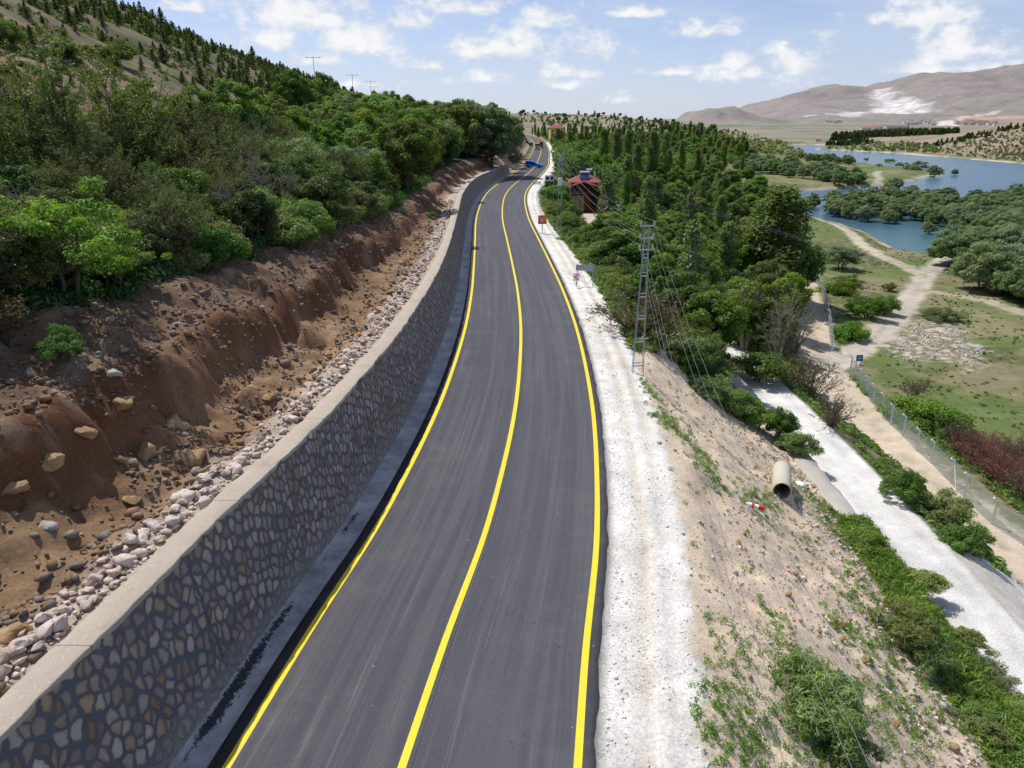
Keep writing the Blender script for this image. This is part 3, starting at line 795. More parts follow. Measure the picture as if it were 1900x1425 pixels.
# ================================================================== ROAD, LINES, GUTTER, WALL
def strip(name, offs, zs, y0, y1, material, step=None, uvf=None, jitter=None, smooth=False, kind='structure', parent=None):
    ys = np.array(steps(y0, y1, step or (lambda y: max(.5, .008 * abs(y)))))
    ys[-1] = y1
    V = []; UV = []
    arc = np.concatenate([[0], np.cumsum(np.hypot(np.diff(ys), np.diff(rc(ys))))])
    for i, y in enumerate(ys):
        c = float(rc(y)); s = float(sec(y))
        o_ = offs(y) if callable(offs) else offs
        z_ = zs(y) if callable(zs) else zs
        run = 0
        for j, (o, z) in enumerate(zip(o_, z_)):
            jj = jitter(y, j) if jitter else 0
            V.append((c + (o + jj) * s, y, z))
            UV.append(uvf(arc[i], j, o, z) if uvf else (o, arc[i]))
    n = len(ys); k = len(o_)
    id_ = np.arange(n * k).reshape(n, k)
    F = np.stack([id_[:-1, :-1], id_[:-1, 1:], id_[1:, 1:], id_[1:, :-1]], -1).reshape(-1, 4)
    me = np_mesh(name, np.array(V), F, [material], smooth, uv=UV)
    o = obj(name, me, parent)
    if kind: tag(o, kind=kind)
    return o

def ejit(y, j):
    if j in (0, 1): return -.05 + .09 * float(vnoise(y * 1.3, 3., 5)) + .05 * float(vnoise(y * 6, 3., 6))
    if j in (8, 9): return .05 - .12 * float(vnoise(y * 1.1, 9., 7)) - .06 * float(vnoise(y * 6, 9., 8))
    return 0
strip('road', [-4.58, -4.52, -4.2, -2.5, 0, 2.5, 4.2, 4.3, 4.50, 4.58], [-.12, .0, .0, .01, .02, .01, 0, 0, .0, -.14], -6, 1000, M['asphalt'],
      step=lambda y: .35 if y < 60 else .008 * y, jitter=ejit)
for nm, o in (('yellow_road_line', -4.1), ('yellow_road_line', 0.0), ('yellow_road_line', 4.1)):
    zz = .024 if o == 0 else .006
    strip(nm, [o - .10, o + .10], [zz + .002, zz + .002], -6, 1000, M['paint'], step=lambda y: .35 if y < 60 else .008 * y)

# concrete gutter
strip('roadside_gutter', [-5.62, -5.40, -5.15, -4.75, -4.56], lambda y: [-.02, -.03, -.08, -.06, -.015], -6, WALL_END, M['gutter'],
      step=lambda y: max(.5, .008 * abs(y)), uvf=lambda a, j, o, z: ((0, .1, .35, .75, 1)[j], a))

# stone retaining wall
def wall():
    root = empty('retaining_wall', (float(rc(9)) - 6.2, 9, 0), 0, 'long battered rubble stone retaining wall following the left road edge', 'retaining wall')
    inv = Vector(root.location)
    ys = np.array(steps(-6, WALL_END, lambda y: .25 if y < 50 else .006 * y)); ys[-1] = WALL_END
    c = rc(ys); s = sec(ys); T = wtop(ys)
    arc = np.concatenate([[0], np.cumsum(np.hypot(np.diff(ys), np.diff(c)))])
    nv = 9
    rag = (fbm(ys * 2.2, ys * 0 + 3, 3, 77) - .5) * .10
    V = []; UV = []
    for i, y in enumerate(ys):
        for j in range(nv):
            f = j / (nv - 1.)
            o = -5.42 - .68 * f
            zz = -.3 + (T[i] - .02 - (-.3)) * f
            V.append((c[i] + o * s[i] + (float(vnoise(y * 2, j * 1.7, 4)) - .5) * .05 * (j < nv - 1), y, zz)); UV.append((arc[i], zz))
    id_ = np.arange(len(ys) * nv).reshape(len(ys), nv)
    F = np.stack([id_[:-1, :-1], id_[1:, :-1], id_[1:, 1:], id_[:-1, 1:]], -1).reshape(-1, 4)
    o = obj('stone_face', np_mesh('stone_face', np.array(V) - np.array(inv), F, [M['wall']], True, uv=UV), root)
    # cap: ragged concrete slab with thickness, plus the hidden back
    prof = [(-6.08, -.13), (-6.06, .012), (-6.10, .03), (-6.5, .035), (-6.74, .03), (-6.82, -.0), (-6.95, -.9)]
    V = []
    for i, y in enumerate(ys):
        for j, (oo, zz) in enumerate(prof):
            r = rag[i] * 1.3 if j < 3 else (rag[(i * 7 + 3) % len(rag)] * 1.6 if j > 3 else 0)
            V.append((c[i] + (oo + r) * s[i], y, T[i] + zz + (float(vnoise(y * 3, j * 2., 9)) - .5) * .025))
    kk = len(prof); id_ = np.arange(len(ys) * kk).reshape(len(ys), kk)
    F = np.stack([id_[:-1, :-1], id_[1:, :-1], id_[1:, 1:], id_[:-1, 1:]], -1).reshape(-1, 4)
    obj('wall_cap', np_mesh('wall_cap', np.array(V) - np.array(inv), F, [M['cap']], False), root)
    # end face
    y = WALL_END; cc = float(c[-1]); ss = float(s[-1]); t_ = float(T[-1])
    b = MB(); b.poly([Vector((cc + a * ss, y, z)) - inv for a, z in ((-5.42, -.3), (-7.03, -.3), (-7.03, t_), (-6.1, t_))])
    b.build('wall_end', M['cap'], root)
wall()

# low concrete wall beside the lower white road
def lower_wall():
    ys = np.array(steps(8, 74, lambda y: .4)); c = rc(ys); s = sec(ys)
    prof = [(19.15, -9.2), (19.1, -7.75), (19.25, -7.7), (19.7, -7.72), (20.28, -7.72), (20.38, -7.8), (20.42, -9.3)]
    V = []
    for i, y in enumerate(ys):
        for j, (o, z) in enumerate(prof):
            V.append((c[i] + (o + (float(vnoise(y * 1.2, j, 14)) - .5) * .16 + (float(vnoise(y * 4.2, j, 16)) - .5) * .10) * s[i], y, z + (float(vnoise(y * .7, j, 15)) - .5) * .2 + (float(vnoise(y * 3.7, j, 17)) - .5) * .09))
    kk = len(prof); id_ = np.arange(len(ys) * kk).reshape(len(ys), kk)
    F = np.stack([id_[:-1, :-1], id_[:-1, 1:], id_[1:, 1:], id_[1:, :-1]], -1).reshape(-1, 4)
    F = F[:, ::-1]
    org = np.array(V[0]) * np.array([1, 1, 0]) + np.array([0, 0, -9.])
    o = obj('low_concrete_wall', np_mesh('low_concrete_wall', np.array(V) - org, F, [M['kerbwall']], False), loc=org)
    tag(o, 'low weathered concrete wall along the foot of the sandy embankment beside the lower white road', 'wall')
lower_wall()

# water
wv = [(-200, 60), (3000, 60), (3000, 1500), (-200, 1500)]
b = MB(); b.poly([(x, y, LAKE_Z) for x, y in ((30, 60), (3000, 60), (3000, 1180), (30, 1180))])
tag(b.build('lake_water', M['water']), kind='structure')
# ================================================================== ROCKS
def ico(sub):
    bm = bmesh.new(); bmesh.ops.create_icosphere(bm, subdivisions=sub, radius=1)
    V = np.array([v.co[:] for v in bm.verts]); F = np.array([[v.index for v in f.verts] for f in bm.faces]); bm.free()
    return V, F
ICO1 = ico(1); ICO2 = ico(2); ICO3 = ico(3)

def rock_shape(seed, base, cuts=12, rough=.05):
    r = np.random.default_rng(seed); V, F = base; V = V.copy()
    for _ in range(cuts):
        n = r.normal(size=3); n /= np.linalg.norm(n); h = r.uniform(.45, .82)
        d = V @ n - h; V = V - np.outer(np.maximum(d, 0), n)
    V *= np.array([1, r.uniform(.6, .95), r.uniform(.5, .8)])
    V += r.normal(size=V.shape) * rough * .3
    V += ((vnoise(V[:, 0] * 3 + seed, V[:, 1] * 3 + V[:, 2] * 2, seed) - .5) * rough * 3)[:, None] * V
    return V, F

def rocks_stuff(name, pos, size, mats, seed, mi=None, base=ICO1, nvar=12, kind='stuff', sink=.25, flat=1.):
    """one mesh of many small stones"""
    r = np.random.default_rng(seed)
    var = [rock_shape(seed * 31 + i, base, 8, .06)[0] for i in range(nvar)]
    Fb = base[1]; n = len(pos)
    vi = r.integers(0, nvar, n); ang = r.uniform(0, 6.283, n); tl = r.normal(0, .5, n)
    T = np.stack(var)[vi]                                     # n,v,3
    ca, sa = np.cos(ang)[:, None], np.sin(ang)[:, None]; ct, st = np.cos(tl)[:, None], np.sin(tl)[:, None]
    x, y, z = T[..., 0], T[..., 1], T[..., 2] * flat
    y, z = y * ct - z * st, y * st + z * ct
    x, y = x * ca - y * sa, x * sa + y * ca
    S = np.asarray(size)[:, None]
    V = np.stack([x * S, y * S, z * S], -1) + np.asarray(pos)[:, None, :]
    V[..., 2] += (np.asarray(size) * sink)[:, None]
    nv = T.shape[1]
    F = (Fb[None] + (np.arange(n) * nv)[:, None, None]).reshape(-1, 3)
    m_ = np.repeat(r.integers(0, len(mats), n) if mi is None else mi, len(Fb)).astype(np.int32)
    me = np_mesh(name, V.reshape(-1, 3), F, mats, False, mi=m_)
    o = obj(name, me)
    return tag(o, kind=kind)

def on_ground(X, Y):
    return np.stack([X, Y, H(X, Y)], 1)
def tY(t, Y):
    return rc(Y) + t * sec(Y)

r = np.random.default_rng(3)
# small stones, nobody could count them
n = 21000
Y = 9 + 95 * r.random(n) ** 1.7; d = r.random(n) ** 1.2 * np.interp(Y, *EDGE_D) * 1.02 + .15
cl = fbm(tY(-7 - d, Y) * .6, Y * .6, 3, 99)
qd = d / np.interp(Y, *EDGE_D)
kk = ((cl > .50) & (qd < .95)) | (d < 2.2) | (r.random(n) < .2) | ((qd > .5) & (qd < .95) & (fbm(tY(-7 - d, Y) * .35, Y * .35, 3, 94) > .46))
Y, d = Y[kk], d[kk]
sz = r.lognormal(-2.75, .6, len(Y)).clip(.02, .30)
o = rocks_stuff('rubble', on_ground(tY(-7.0 - d, Y), Y), sz, [M['scree'], M['scree_brown'], M['scree'], M['scree_brown'], M['rock_pink']], 5, base=ICO1, flat=.7, mi=np.where(d < 1.2, np.where(r.random(len(d)) < .5, 4, 0), r.choice(4, len(d), p=[.3, .3, .25, .15])))
tag(o, 'loose grey and brown rubble scattered over the cut earth bank', 'rubble')
n = 14000
Y = 7 + 62 * r.random(n) ** 1.4; t = 7.3 + 11.8 * r.random(n) ** .85
cl = fbm(tY(t, Y) * .5 + 9, Y * .5, 3, 98)
yb = 46 + (t - 7.2) * 1.35
kk = ((cl > .48) | (t > 15.5) | (r.random(n) < .3)) & (Y < yb + 3)
Y, t = Y[kk], t[kk]
sz = r.lognormal(-3.05, .55, len(Y)).clip(.015, .2) * np.interp(t, [7, 14, 19], [.7, 1.0, 1.5])
o = rocks_stuff('stony_debris', on_ground(tY(t, Y), Y), sz, [M['rock_grey'], M['rock_tan'], M['rock_grey'], M['rock_pink']], 6, base=ICO1)
tag(o, 'pale stones strewn over the sandy embankment below the gravel verge', 'stones')
# gravel verge
n = 9000
Y = 7 + 70 * r.random(n) ** 1.7; t = 4.62 + 2.7 * r.random(n)
kk = fbm(tY(t, Y) * 1.5, Y * .9, 3, 97) > .42
Y, t = Y[kk], t[kk]
o = rocks_stuff('gravel', on_ground(tY(t, Y), Y), r.lognormal(-3.65, .4, len(Y)).clip(.01, .09), [M['rock_grey']], 8, base=ICO1)
M_white = rock_material('white_gravel_stone', (.55, .52, .48), (.66, .64, .60), (.76, .74, .71))
o.data.materials[0] = M_white
tag(o, 'crushed white gravel lying loose on the verge right of the asphalt', 'gravel')
# pile of pale stones in the meadow
lo, hi = STONES.min(0), STONES.max(0)
P = lo + (hi - lo) * r.random((7000, 2)); P = P[inpoly(P[:, 0], P[:, 1], STONES) & (fbm(P[:, 0] * .5, P[:, 1] * .5, 3, 96) > .42)]
P2 = np.stack([r.uniform(38, 120, 1500), r.uniform(35, 150, 1500)], 1); P2 = P2[(fbm(P2[:, 0] * .12, P2[:, 1] * .12, 3, 95) > .55) & (sdpoly(P2[:, 0], P2[:, 1], WATER) > 3)]
P = np.concatenate([P, P2])
o = rocks_stuff('field_stones', on_ground(P[:, 0], P[:, 1]), r.lognormal(-2.35, .4, len(P)).clip(.04, .25), [M['rock_grey'], M['rock_grey'], M['rock_tan'], M_white], 9, base=ICO1)
tag(o, 'spread of pale field stones on the meadow by the dirt track', 'stones')

# boulders: one object each
ROCKM = []
for i in range(9):
    V, F = rock_shape(100 + i, ICO3, 26, .06)
    ROCKM.append([np_mesh('boulder', V, F, [M[m_]]) for m_ in ('rock_pink', 'rock_tan', 'rock_grey')])
def boulder(x, y, s, kind=0, label='', group=None, name='boulder', sink=.3, cat='boulder', rr=None):
    rr = rr or random
    me = ROCKM[rr.randrange(len(ROCKM))][kind]
    z = float(H(np.array([x]), np.array([y]))[0])
    o = obj(name, me, None, (x, y, z + s * sink), (rr.uniform(-.5, .5), rr.uniform(-.5, .5), rr.uniform(0, 6.28)), (s * rr.uniform(.85, 1.15), s * rr.uniform(.85, 1.15), s * rr.uniform(.8, 1.1)))
    return tag(o, label, cat, group)
random.seed(5)
yy = 9.2
while yy < 42:
    for _ in range(2 if yy < 22 else 1):
        dd = random.uniform(.12, .95); s = random.uniform(.12, .30) * (1.1 if yy < 22 else .9)
        if dd > .6: s *= 1.15
        boulder(float(tY(-7.08 - dd, yy)), yy, s, 0, 'pink and white limestone boulder heaped along the back of the stone wall top',
                'limestone boulders heaped along the back of the stone wall')
    yy += random.uniform(.16, .36)
for px, py, s, kd, lb in ((318, 790, .85, 1, 'large cracked yellow rock outcrop bulging from the middle of the red bank'), (345, 850, .6, 1, 'lower yellow rock below the big cracked outcrop in the bank'),
                          (275, 835, .5, 1, 'broken yellow rock left of the big cracked outcrop in the bank'), (90, 850, .75, 1, 'long ochre rock ledge near the shaded foot of the bank'),
                          (160, 800, .6, 1, 'ochre rock ledge between the two larger outcrops of the bank'), (30, 900, .7, 1, 'ochre rock ledge lowest at the image edge of the bank'),
                          (20, 1175, .75, 1, 'big ochre boulder with rounded top behind the wall at the near end'), (90, 975, .42, 2, 'pale grey pointed boulder lying alone on the brown dirt'),
                          (245, 925, .33, 1, 'upright narrow tan rock standing on the dirt below the outcrops'), (465, 720, .45, 1, 'jagged tan rock sticking out of the shaded slope'),
                          (500, 735, .35, 1, 'smaller tan rock beside the jagged one on the shaded slope'), (690, 588, .45, 0, 'white boulder near the far part of the wall back'),
                          (575, 715, .35, 2, 'grey boulder lying where the dark scree meets the wall top rubble'), (225, 745, .4, 1, 'brown rock above the big cracked outcrop'),
                          (55, 690, .32, 2, 'grey rock on the upper scree by the lone green shrub'), (210, 690, .28, 2, 'pale rock in the upper scree below the thicket'),
                          (330, 600, .26, 2, 'small pale rock high on the scree under the bushes')):
    p = at(px, py); s *= 1.3 if px > 200 else .85; boulder(p.x, p.y, s, kd, lb, None, 'rock_outcrop' if s >= .5 else 'boulder', -.12, 'rock')
for px, py, s, kd, lb in ((1330, 912, .22, 2, 'grey flat block beside the weeds high on the sandy slope'), (1610, 1225, .30, 1, 'largest tan boulder in the stony lower part of the embankment'),
                          (1640, 1250, .26, 0, 'pinkish boulder just below the largest tan one on the embankment'), (1560, 1162, .30, 1, 'tan boulder under a round green weed on the embankment'),
                          (1700, 1290, .24, 2, 'grey boulder between weeds low on the embankment'), (1770, 1390, .34, 1, 'tan boulder at the bottom edge near the low concrete wall'),
                          (1660, 1345, .26, 1, 'yellowish boulder above the low concrete wall'), (1720, 1380, .2, 0, 'small pink boulder among debris near the low wall'),
                          (1800, 1340, .25, 2, 'pale boulder resting against the low concrete wall'), (1410, 945, .30, 1, 'tan rock just below the open end of the concrete pipe'),
                          (1432, 940, .24, 2, 'pale rock right under the open end of the concrete pipe'), (1515, 905, .34, 1, 'flat yellow slab beside the broken pipe fragment'),
                          (1412, 815, .28, 1, 'yellow stone above the concrete pipe near the low wall'), (1224, 822, .20, 2, 'grey stone at the edge of the white gravel'),
                          (1252, 836, .17, 2, 'tan stone next to the gravel edge weeds'), (1370, 1008, .22, 1, 'brown rock alone in the middle of the sandy slope')):
    p = at(px, py); boulder(p.x, p.y, s, kd, lb, None, 'boulder', .15, 'rock')
for k_ in range(34):
    px, py = random.uniform(1560, 1850), random.uniform(1180, 1425)
    if (py - 1180) < (px - 1700) * 1.1: continue
    p = at(px, py); boulder(p.x, p.y, random.uniform(.09, .17), random.choice((0, 1, 2)), 'head-sized pale rock in the rocky strip at the foot of the embankment', 'loose rocks at the foot of the embankment', 'rock', .2, 'rock')

# ================================================================== PLANT BUILDERS
def tubes(paths, n=5):
    """paths: list of (pts (k,3), radii (k)) -> V,F"""
    Vs, Fs = [], []; off = 0
    a = np.linspace(0, 2 * np.pi, n, endpoint=False)
    for P, rad in paths:
        P = np.asarray(P, float); rad = np.asarray(rad, float)
        T = np.gradient(P, axis=0); T /= np.linalg.norm(T, axis=1)[:, None] + 1e-9
        ref = np.array([0.3, .2, 1.]) if abs(T[0, 2]) < .8 else np.array([1., .2, 0])
        A = np.cross(T, ref); A /= np.linalg.norm(A, axis=1)[:, None] + 1e-9; B = np.cross(T, A)
        V = P[:, None] + (A[:, None] * np.cos(a)[None, :, None] + B[:, None] * np.sin(a)[None, :, None]) * rad[:, None, None]
        k = len(P); id_ = np.arange(k * n).reshape(k, n) + off
        F = np.stack([id_[:-1], np.roll(id_[:-1], -1, 1), np.roll(id_[1:], -1, 1), id_[1:]], -1).reshape(-1, 4)
        Vs.append(V.reshape(-1, 3)); Fs.append(F); off += k * n
    return np.concatenate(Vs), np.concatenate(Fs)

def curve_pts(p0, p1, r, k=5, wob=.12, sag=0.):
    p0 = np.asarray(p0, float); p1 = np.asarray(p1, float); L = np.linalg.norm(p1 - p0)
    t = np.linspace(0, 1, k)[:, None]
    P = p0 + (p1 - p0) * t
    off = np.cumsum(r.normal(0, wob * L / k, (k, 3)), 0); off -= t * off[-1]; off[0] = 0
    P = P + off; P[:, 2] += sag * L * np.sin(t[:, 0] * np.pi)
    return P

def leaves(C, N, r, w, l, jit=.5, lv=None, curl=True):
    """C centres (n,3), N outward normals; rhombic leaf quads of width w, length l"""
    n = len(C)
    Nn = N + r.normal(0, jit, (n, 3)); Nn /= np.linalg.norm(Nn, axis=1)[:, None] + 1e-9
    A = np.cross(Nn, r.normal(size=(n, 3))); A /= np.linalg.norm(A, axis=1)[:, None] + 1e-9
    B = np.cross(Nn, A)
    s = r.uniform(.65, 1.3, n)[:, None]
    a = A * l * .5 * s; b = B * w * .5 * s; up = Nn * (l * .12) * s
    V = np.stack([C - a, C + b + up, C + a, C - b + up], 1).reshape(-1, 3)
    F = np.arange(n * 4).reshape(n, 4)
    if lv is None: lv = np.clip(r.normal(.5, .22, n), 0, 1)
    return V, F, lv

def clump_leaves(cents, rads, per, r, w, l, jit=.6, flat=.8, bias=.45, inner=.35):
    n = len(cents); tot = n * per
    D = r.normal(size=(tot, 3)); D /= np.linalg.norm(D, axis=1)[:, None]
    rad = (inner + (1 - inner) * r.random(tot) ** bias)
    ci = np.repeat(np.arange(n), per)
    lump = 1 + .35 * (vnoise(D[:, 0] * 2.4 + ci * 3.1, D[:, 1] * 2.4 + D[:, 2] * 1.7, 3) - .5) * 2
    P = D * (rad * lump * np.asarray(rads)[ci])[:, None] * np.array([1, 1, flat])
    C = np.asarray(cents)[ci] + P
    base = r.normal(.5, .16, n)[ci]
    lv = np.clip(base + r.normal(0, .16, tot) + (rad - .7) * .5, 0, 1)  # inner leaves darker: shade inside the clump put into the colour
    N = D + np.array([0, 0, .5])
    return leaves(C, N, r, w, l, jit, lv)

def broadleaf(seed, h, rad, trunk_h, nclump, per, lw, ll, kind='round', crad=.30, stems=1, limb_every=2, lumps=.28):
    r = np.random.default_rng(seed)
    cz = trunk_h + (h - trunk_h) * .52; rz = (h - trunk_h) * .5
    cents, rads = [], []
    tries = 0
    while len(cents) < nclump and tries < nclump * 60:
        tries += 1
        D = r.normal(size=3); D /= np.linalg.norm(D)
        if D[2] < -.75: continue
        q = r.random() ** .33 * .80 + .12
        lump = 1 + lumps * 2 * (float(vnoise(D[0] * 1.8 + seed, D[1] * 1.8 + D[2] * 1.5, seed)) - .5)
        if kind == 'poplar':
            zf = r.random(); prof = (np.sin(np.pi * min(1, zf * .82 + .14)) ** .6)
            p = np.array([D[0] * rad * prof * q, D[1] * rad * prof * q, trunk_h + zf * (h - trunk_h)])
            cr = crad * rad * 1.7 * (prof * .6 + .35)
        else:
            k_ = q * lump
            p = np.array([D[0] * rad * k_, D[1] * rad * k_, cz + D[2] * rz * k_ * (.95 if D[2] > 0 else .8)])
            cr = crad * rad * r.uniform(.65, 1.15)
            if kind == 'umbrella': p[2] = cz + rz * (.55 + .4 * D[2] - .55 * ((p[0] ** 2 + p[1] ** 2) / rad ** 2)) ; cr *= .8
        if cents and min(np.linalg.norm(np.array(cents) - p, axis=1)) < cr * .55: continue
        cents.append(p); rads.append(cr)
    cents = np.array(cents)
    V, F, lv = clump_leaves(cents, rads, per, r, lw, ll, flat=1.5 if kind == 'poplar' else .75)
    paths = []
    tops = []
    for s_ in range(stems):
        a = r.uniform(0, 6.28); lean = (.12 if stems == 1 else .45) * rad
        base = np.array([math.cos(a), math.sin(a), 0]) * (0 if stems == 1 else .12 * rad)
        top = np.array([math.cos(a) * lean, math.sin(a) * lean, h * (.9 if kind == 'poplar' else .72)])
        P = curve_pts(base, top, r, 8, .10)
        P[0, 2] -= .25
        rb = h * (.022 if stems == 1 else .014) + .04
        paths.append((P, np.linspace(rb, rb * .22, 8))); tops.append(P)
    order = r.permutation(len(cents))[::limb_every]
    for ci in order:
        c = cents[ci]; P = tops[r.integers(0, len(tops))]
        zf = np.clip((c[2] * (.5 if kind != 'poplar' else .8)) / P[-1][2], .15, .92); j = zf * 7; i0 = int(j)
        p0 = P[i0] + (P[min(i0 + 1, 7)] - P[i0]) * (j - i0)
        rb = (h * .009 + .015) * (1 - zf * .5)
        paths.append((curve_pts(p0, c, r, 5, .16, .06), np.linspace(rb, rb * .25, 5)))
    TV, TF = tubes(paths, 6)
    return (TV, TF), (V, F, lv)

def twiggy(seed, h, rad, nst, per_leaf, lw, ll, sub=7, thick=.018, droop=0.):
    """multi-stemmed shrub of thin ascending branches"""
    r = np.random.default_rng(seed); paths = []; LC = []; LN = []
    for s_ in range(nst):
        a = r.uniform(0, 6.28); q = r.random() ** .7
        top = np.array([math.cos(a) * rad * q, math.sin(a) * rad * q, h * (1 - .45 * q * q) * r.uniform(.75, 1.05)])
        base = np.array([math.cos(a), math.sin(a), 0]) * rad * .10 * r.random()
        P = curve_pts(base, top, r, 7, .13, .05); P[0, 2] -= .2
        rb = thick * h * .5 * r.uniform(.6, 1.2)
        paths.append((P, np.linspace(rb, rb * .18, 7)))
        for b_ in range(sub):
            f = r.uniform(.3, .98) * 6; i0 = min(int(f), 5); p0 = P[i0] + (P[i0 + 1] - P[i0]) * (f - i0)
            D = P[i0 + 1] - P[i0]; D /= np.linalg.norm(D)
            D = D + r.normal(0, .55, 3); D[2] += .15; D /= np.linalg.norm(D)
            L = h * r.uniform(.14, .30)
            e = p0 + D * L; e[2] -= droop * L
            Q = curve_pts(p0, e, r, 5, .16, .05)
            paths.append((Q, np.linspace(rb * .34, rb * .08, 5)))
            for t_ in range(3):
                g = r.uniform(.3, .95) * 4; j0 = min(int(g), 3); q0 = Q[j0] + (Q[j0 + 1] - Q[j0]) * (g - j0)
                E = D + r.normal(0, .6, 3); E /= np.linalg.norm(E); q1 = q0 + E * L * r.uniform(.3, .6)
                paths.append((np.array([q0, (q0 + q1) / 2 + r.normal(0, .02 * h, 3) * .3, q1]), np.array([rb * .16, rb * .1, rb * .05])))
                if per_leaf:
                    tt = r.random((per_leaf, 1)); LC.append(q0 + (q1 - q0) * tt + r.normal(0, .05 * L, (per_leaf, 3))); LN.append(np.tile(E * .3 + np.array([0, 0, .6]), (per_leaf, 1)))
            if per_leaf:
                tt = r.random((per_leaf, 1)); LC.append(p0 + (e - p0) * tt + r.normal(0, .05 * L, (per_leaf, 3))); LN.append(np.tile(D * .3 + np.array([0, 0, .6]), (per_leaf, 1)))
    TV, TF = tubes(paths, 4)
    if per_leaf:
        C = np.concatenate(LC); N = np.concatenate(LN)
        return (TV, TF), leaves(C, N, r, lw, ll, .8)
    return (TV, TF), None

def pine_shape(seed, h, rad, whorls=13, per=46, lw=.10, ll=.42):
    r = np.random.default_rng(seed)
    C, N = [], []
    for w_ in range(whorls):
        f = w_ / (whorls - 1.); z = h * (.06 + .92 * f); rr = rad * (1 - f) ** .85 * r.uniform(.8, 1.15) + .04 * rad
        nb = max(4, int(9 * (1 - f) + 3))
        for b_ in range(nb):
            a = b_ / nb * 6.28 + r.uniform(-.3, .3); L = rr * r.uniform(.75, 1.15)
            m_ = max(3, int(per * (1 - f * .6) / nb)) * 2
            t = r.random(m_) ** .7
            C.append(np.stack([np.cos(a) * L * t, np.sin(a) * L * t, z + L * t * .25 + r.normal(0, .05 * rad, m_)], 1) + r.normal(0, .07 * rad, (m_, 3)))
            N.append(np.tile([math.cos(a) * .4, math.sin(a) * .4, .8], (m_, 1)))
    C = np.concatenate(C); N = np.concatenate(N)
    L_ = leaves(C, N, r, lw, ll, .55)
    T_ = tubes([(np.array([[0, 0, -.2], [0, 0, h * .5], [0, 0, h * .97]]), np.array([h * .018 + .02, h * .012 + .01, .008]))], 5)
    return T_, L_

def weed_shape(seed, n, rad, h, lw, ll):
    r = np.random.default_rng(seed)
    a = r.uniform(0, 6.28, n); q = rad * r.random(n) ** .6
    C = np.stack([np.cos(a) * q, np.sin(a) * q, h * r.random(n) * (1 - (q / rad) ** 2 * .6)], 1)
    N = np.stack([np.cos(a) * .8, np.sin(a) * .8, np.full(n, .7)], 1)
    return leaves(C, N, r, lw, ll, .6)

PROTO = {}
def add_proto(key, shape, leafmat, barkmat=None):
    T_, L_ = shape
    tm = np_mesh('trunk', T_[0], T_[1], [barkmat or M['bark']], True)
    cm = np_mesh('crown', L_[0], L_[1], [leafmat], False, facecol=L_[2]) if L_ is not None else None
    # single-mesh version for far copies
    if L_ is not None:
        V = np.concatenate([T_[0], L_[0]]); F = np.concatenate([T_[1], L_[1] + len(T_[0])])
        mi = np.concatenate([np.zeros(len(T_[1])), np.ones(len(L_[1]))]); lv = np.concatenate([np.zeros(len(T_[1])), L_[2]])
        jm = np_mesh('tree', V, F, [barkmat or M['bark'], leafmat], False, mi=mi, facecol=lv)
    else: jm = tm
    PROTO[key] = (tm, cm, jm)

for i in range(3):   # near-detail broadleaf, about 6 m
    add_proto(('near', i), broadleaf(200 + i, 6.0, 2.9, .1, 66, 330, .13, .20, crad=.27, stems=3 if i else 1), LM[('green_shade', 'dark_shade', 'green_shade')[i]])
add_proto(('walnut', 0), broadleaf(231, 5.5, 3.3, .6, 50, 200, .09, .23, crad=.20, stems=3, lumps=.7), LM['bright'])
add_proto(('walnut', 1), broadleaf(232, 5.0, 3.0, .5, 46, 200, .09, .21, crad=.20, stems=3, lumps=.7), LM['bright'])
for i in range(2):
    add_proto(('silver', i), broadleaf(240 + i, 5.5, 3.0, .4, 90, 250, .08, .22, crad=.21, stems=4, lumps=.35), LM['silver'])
    add_proto(('olive', i), broadleaf(250 + i, 4.5, 2.6, .3, 70, 240, .09, .17, crad=.22, stems=4, lumps=.35), LM['olive_shade'], M['bark_pale'])
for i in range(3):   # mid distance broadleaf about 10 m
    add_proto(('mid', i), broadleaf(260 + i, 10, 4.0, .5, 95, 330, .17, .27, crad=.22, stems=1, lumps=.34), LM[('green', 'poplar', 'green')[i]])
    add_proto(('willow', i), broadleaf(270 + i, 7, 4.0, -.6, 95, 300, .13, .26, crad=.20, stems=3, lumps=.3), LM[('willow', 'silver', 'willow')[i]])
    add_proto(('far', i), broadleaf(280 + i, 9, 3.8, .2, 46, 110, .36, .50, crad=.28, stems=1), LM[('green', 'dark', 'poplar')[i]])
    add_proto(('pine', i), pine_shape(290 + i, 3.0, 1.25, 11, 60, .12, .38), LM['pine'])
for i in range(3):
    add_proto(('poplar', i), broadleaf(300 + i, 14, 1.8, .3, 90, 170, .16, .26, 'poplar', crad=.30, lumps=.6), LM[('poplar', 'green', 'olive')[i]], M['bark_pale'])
add_proto(('poplar_sparse', 0), broadleaf(304, 13, 1.5, 1.0, 62, 42, .26, .36, 'poplar', crad=.34, limb_every=1), LM['olive'], M['bark_pale'])
for i in range(3):   # bushes, about 1.6 m
    add_proto(('bush', i), broadleaf(310 + i, 1.7, 1.35, .0, 44, 300, .055, .095, crad=.26, stems=4, lumps=.42), LM[('green', 'olive', 'weed')[i]])
    add_proto(('lowbush', i), broadleaf(320 + i, 1.2, 1.5, -.2, 46, 300, .055, .095, crad=.25, stems=3, lumps=.42), LM[('green', 'dark', 'olive')[i]])
add_proto(('feather', 0), broadleaf(470, 1.7, 1.35, .0, 40, 230, .035, .20, crad=.28, stems=4, lumps=.5), LM['weed'])
for i in range(3):
    add_proto(('twiggy', i), twiggy(330 + i, 6.5, 3.0, 26, 24, .045, .17), LM[('olive_shade', 'olive', 'olive_shade')[i]], M['bark'])
add_proto(('drybrush', 0), twiggy(340, 3.0, 2.2, 26, 5, .06, .12, thick=.02), LM['brown'], M['twig_purple'])
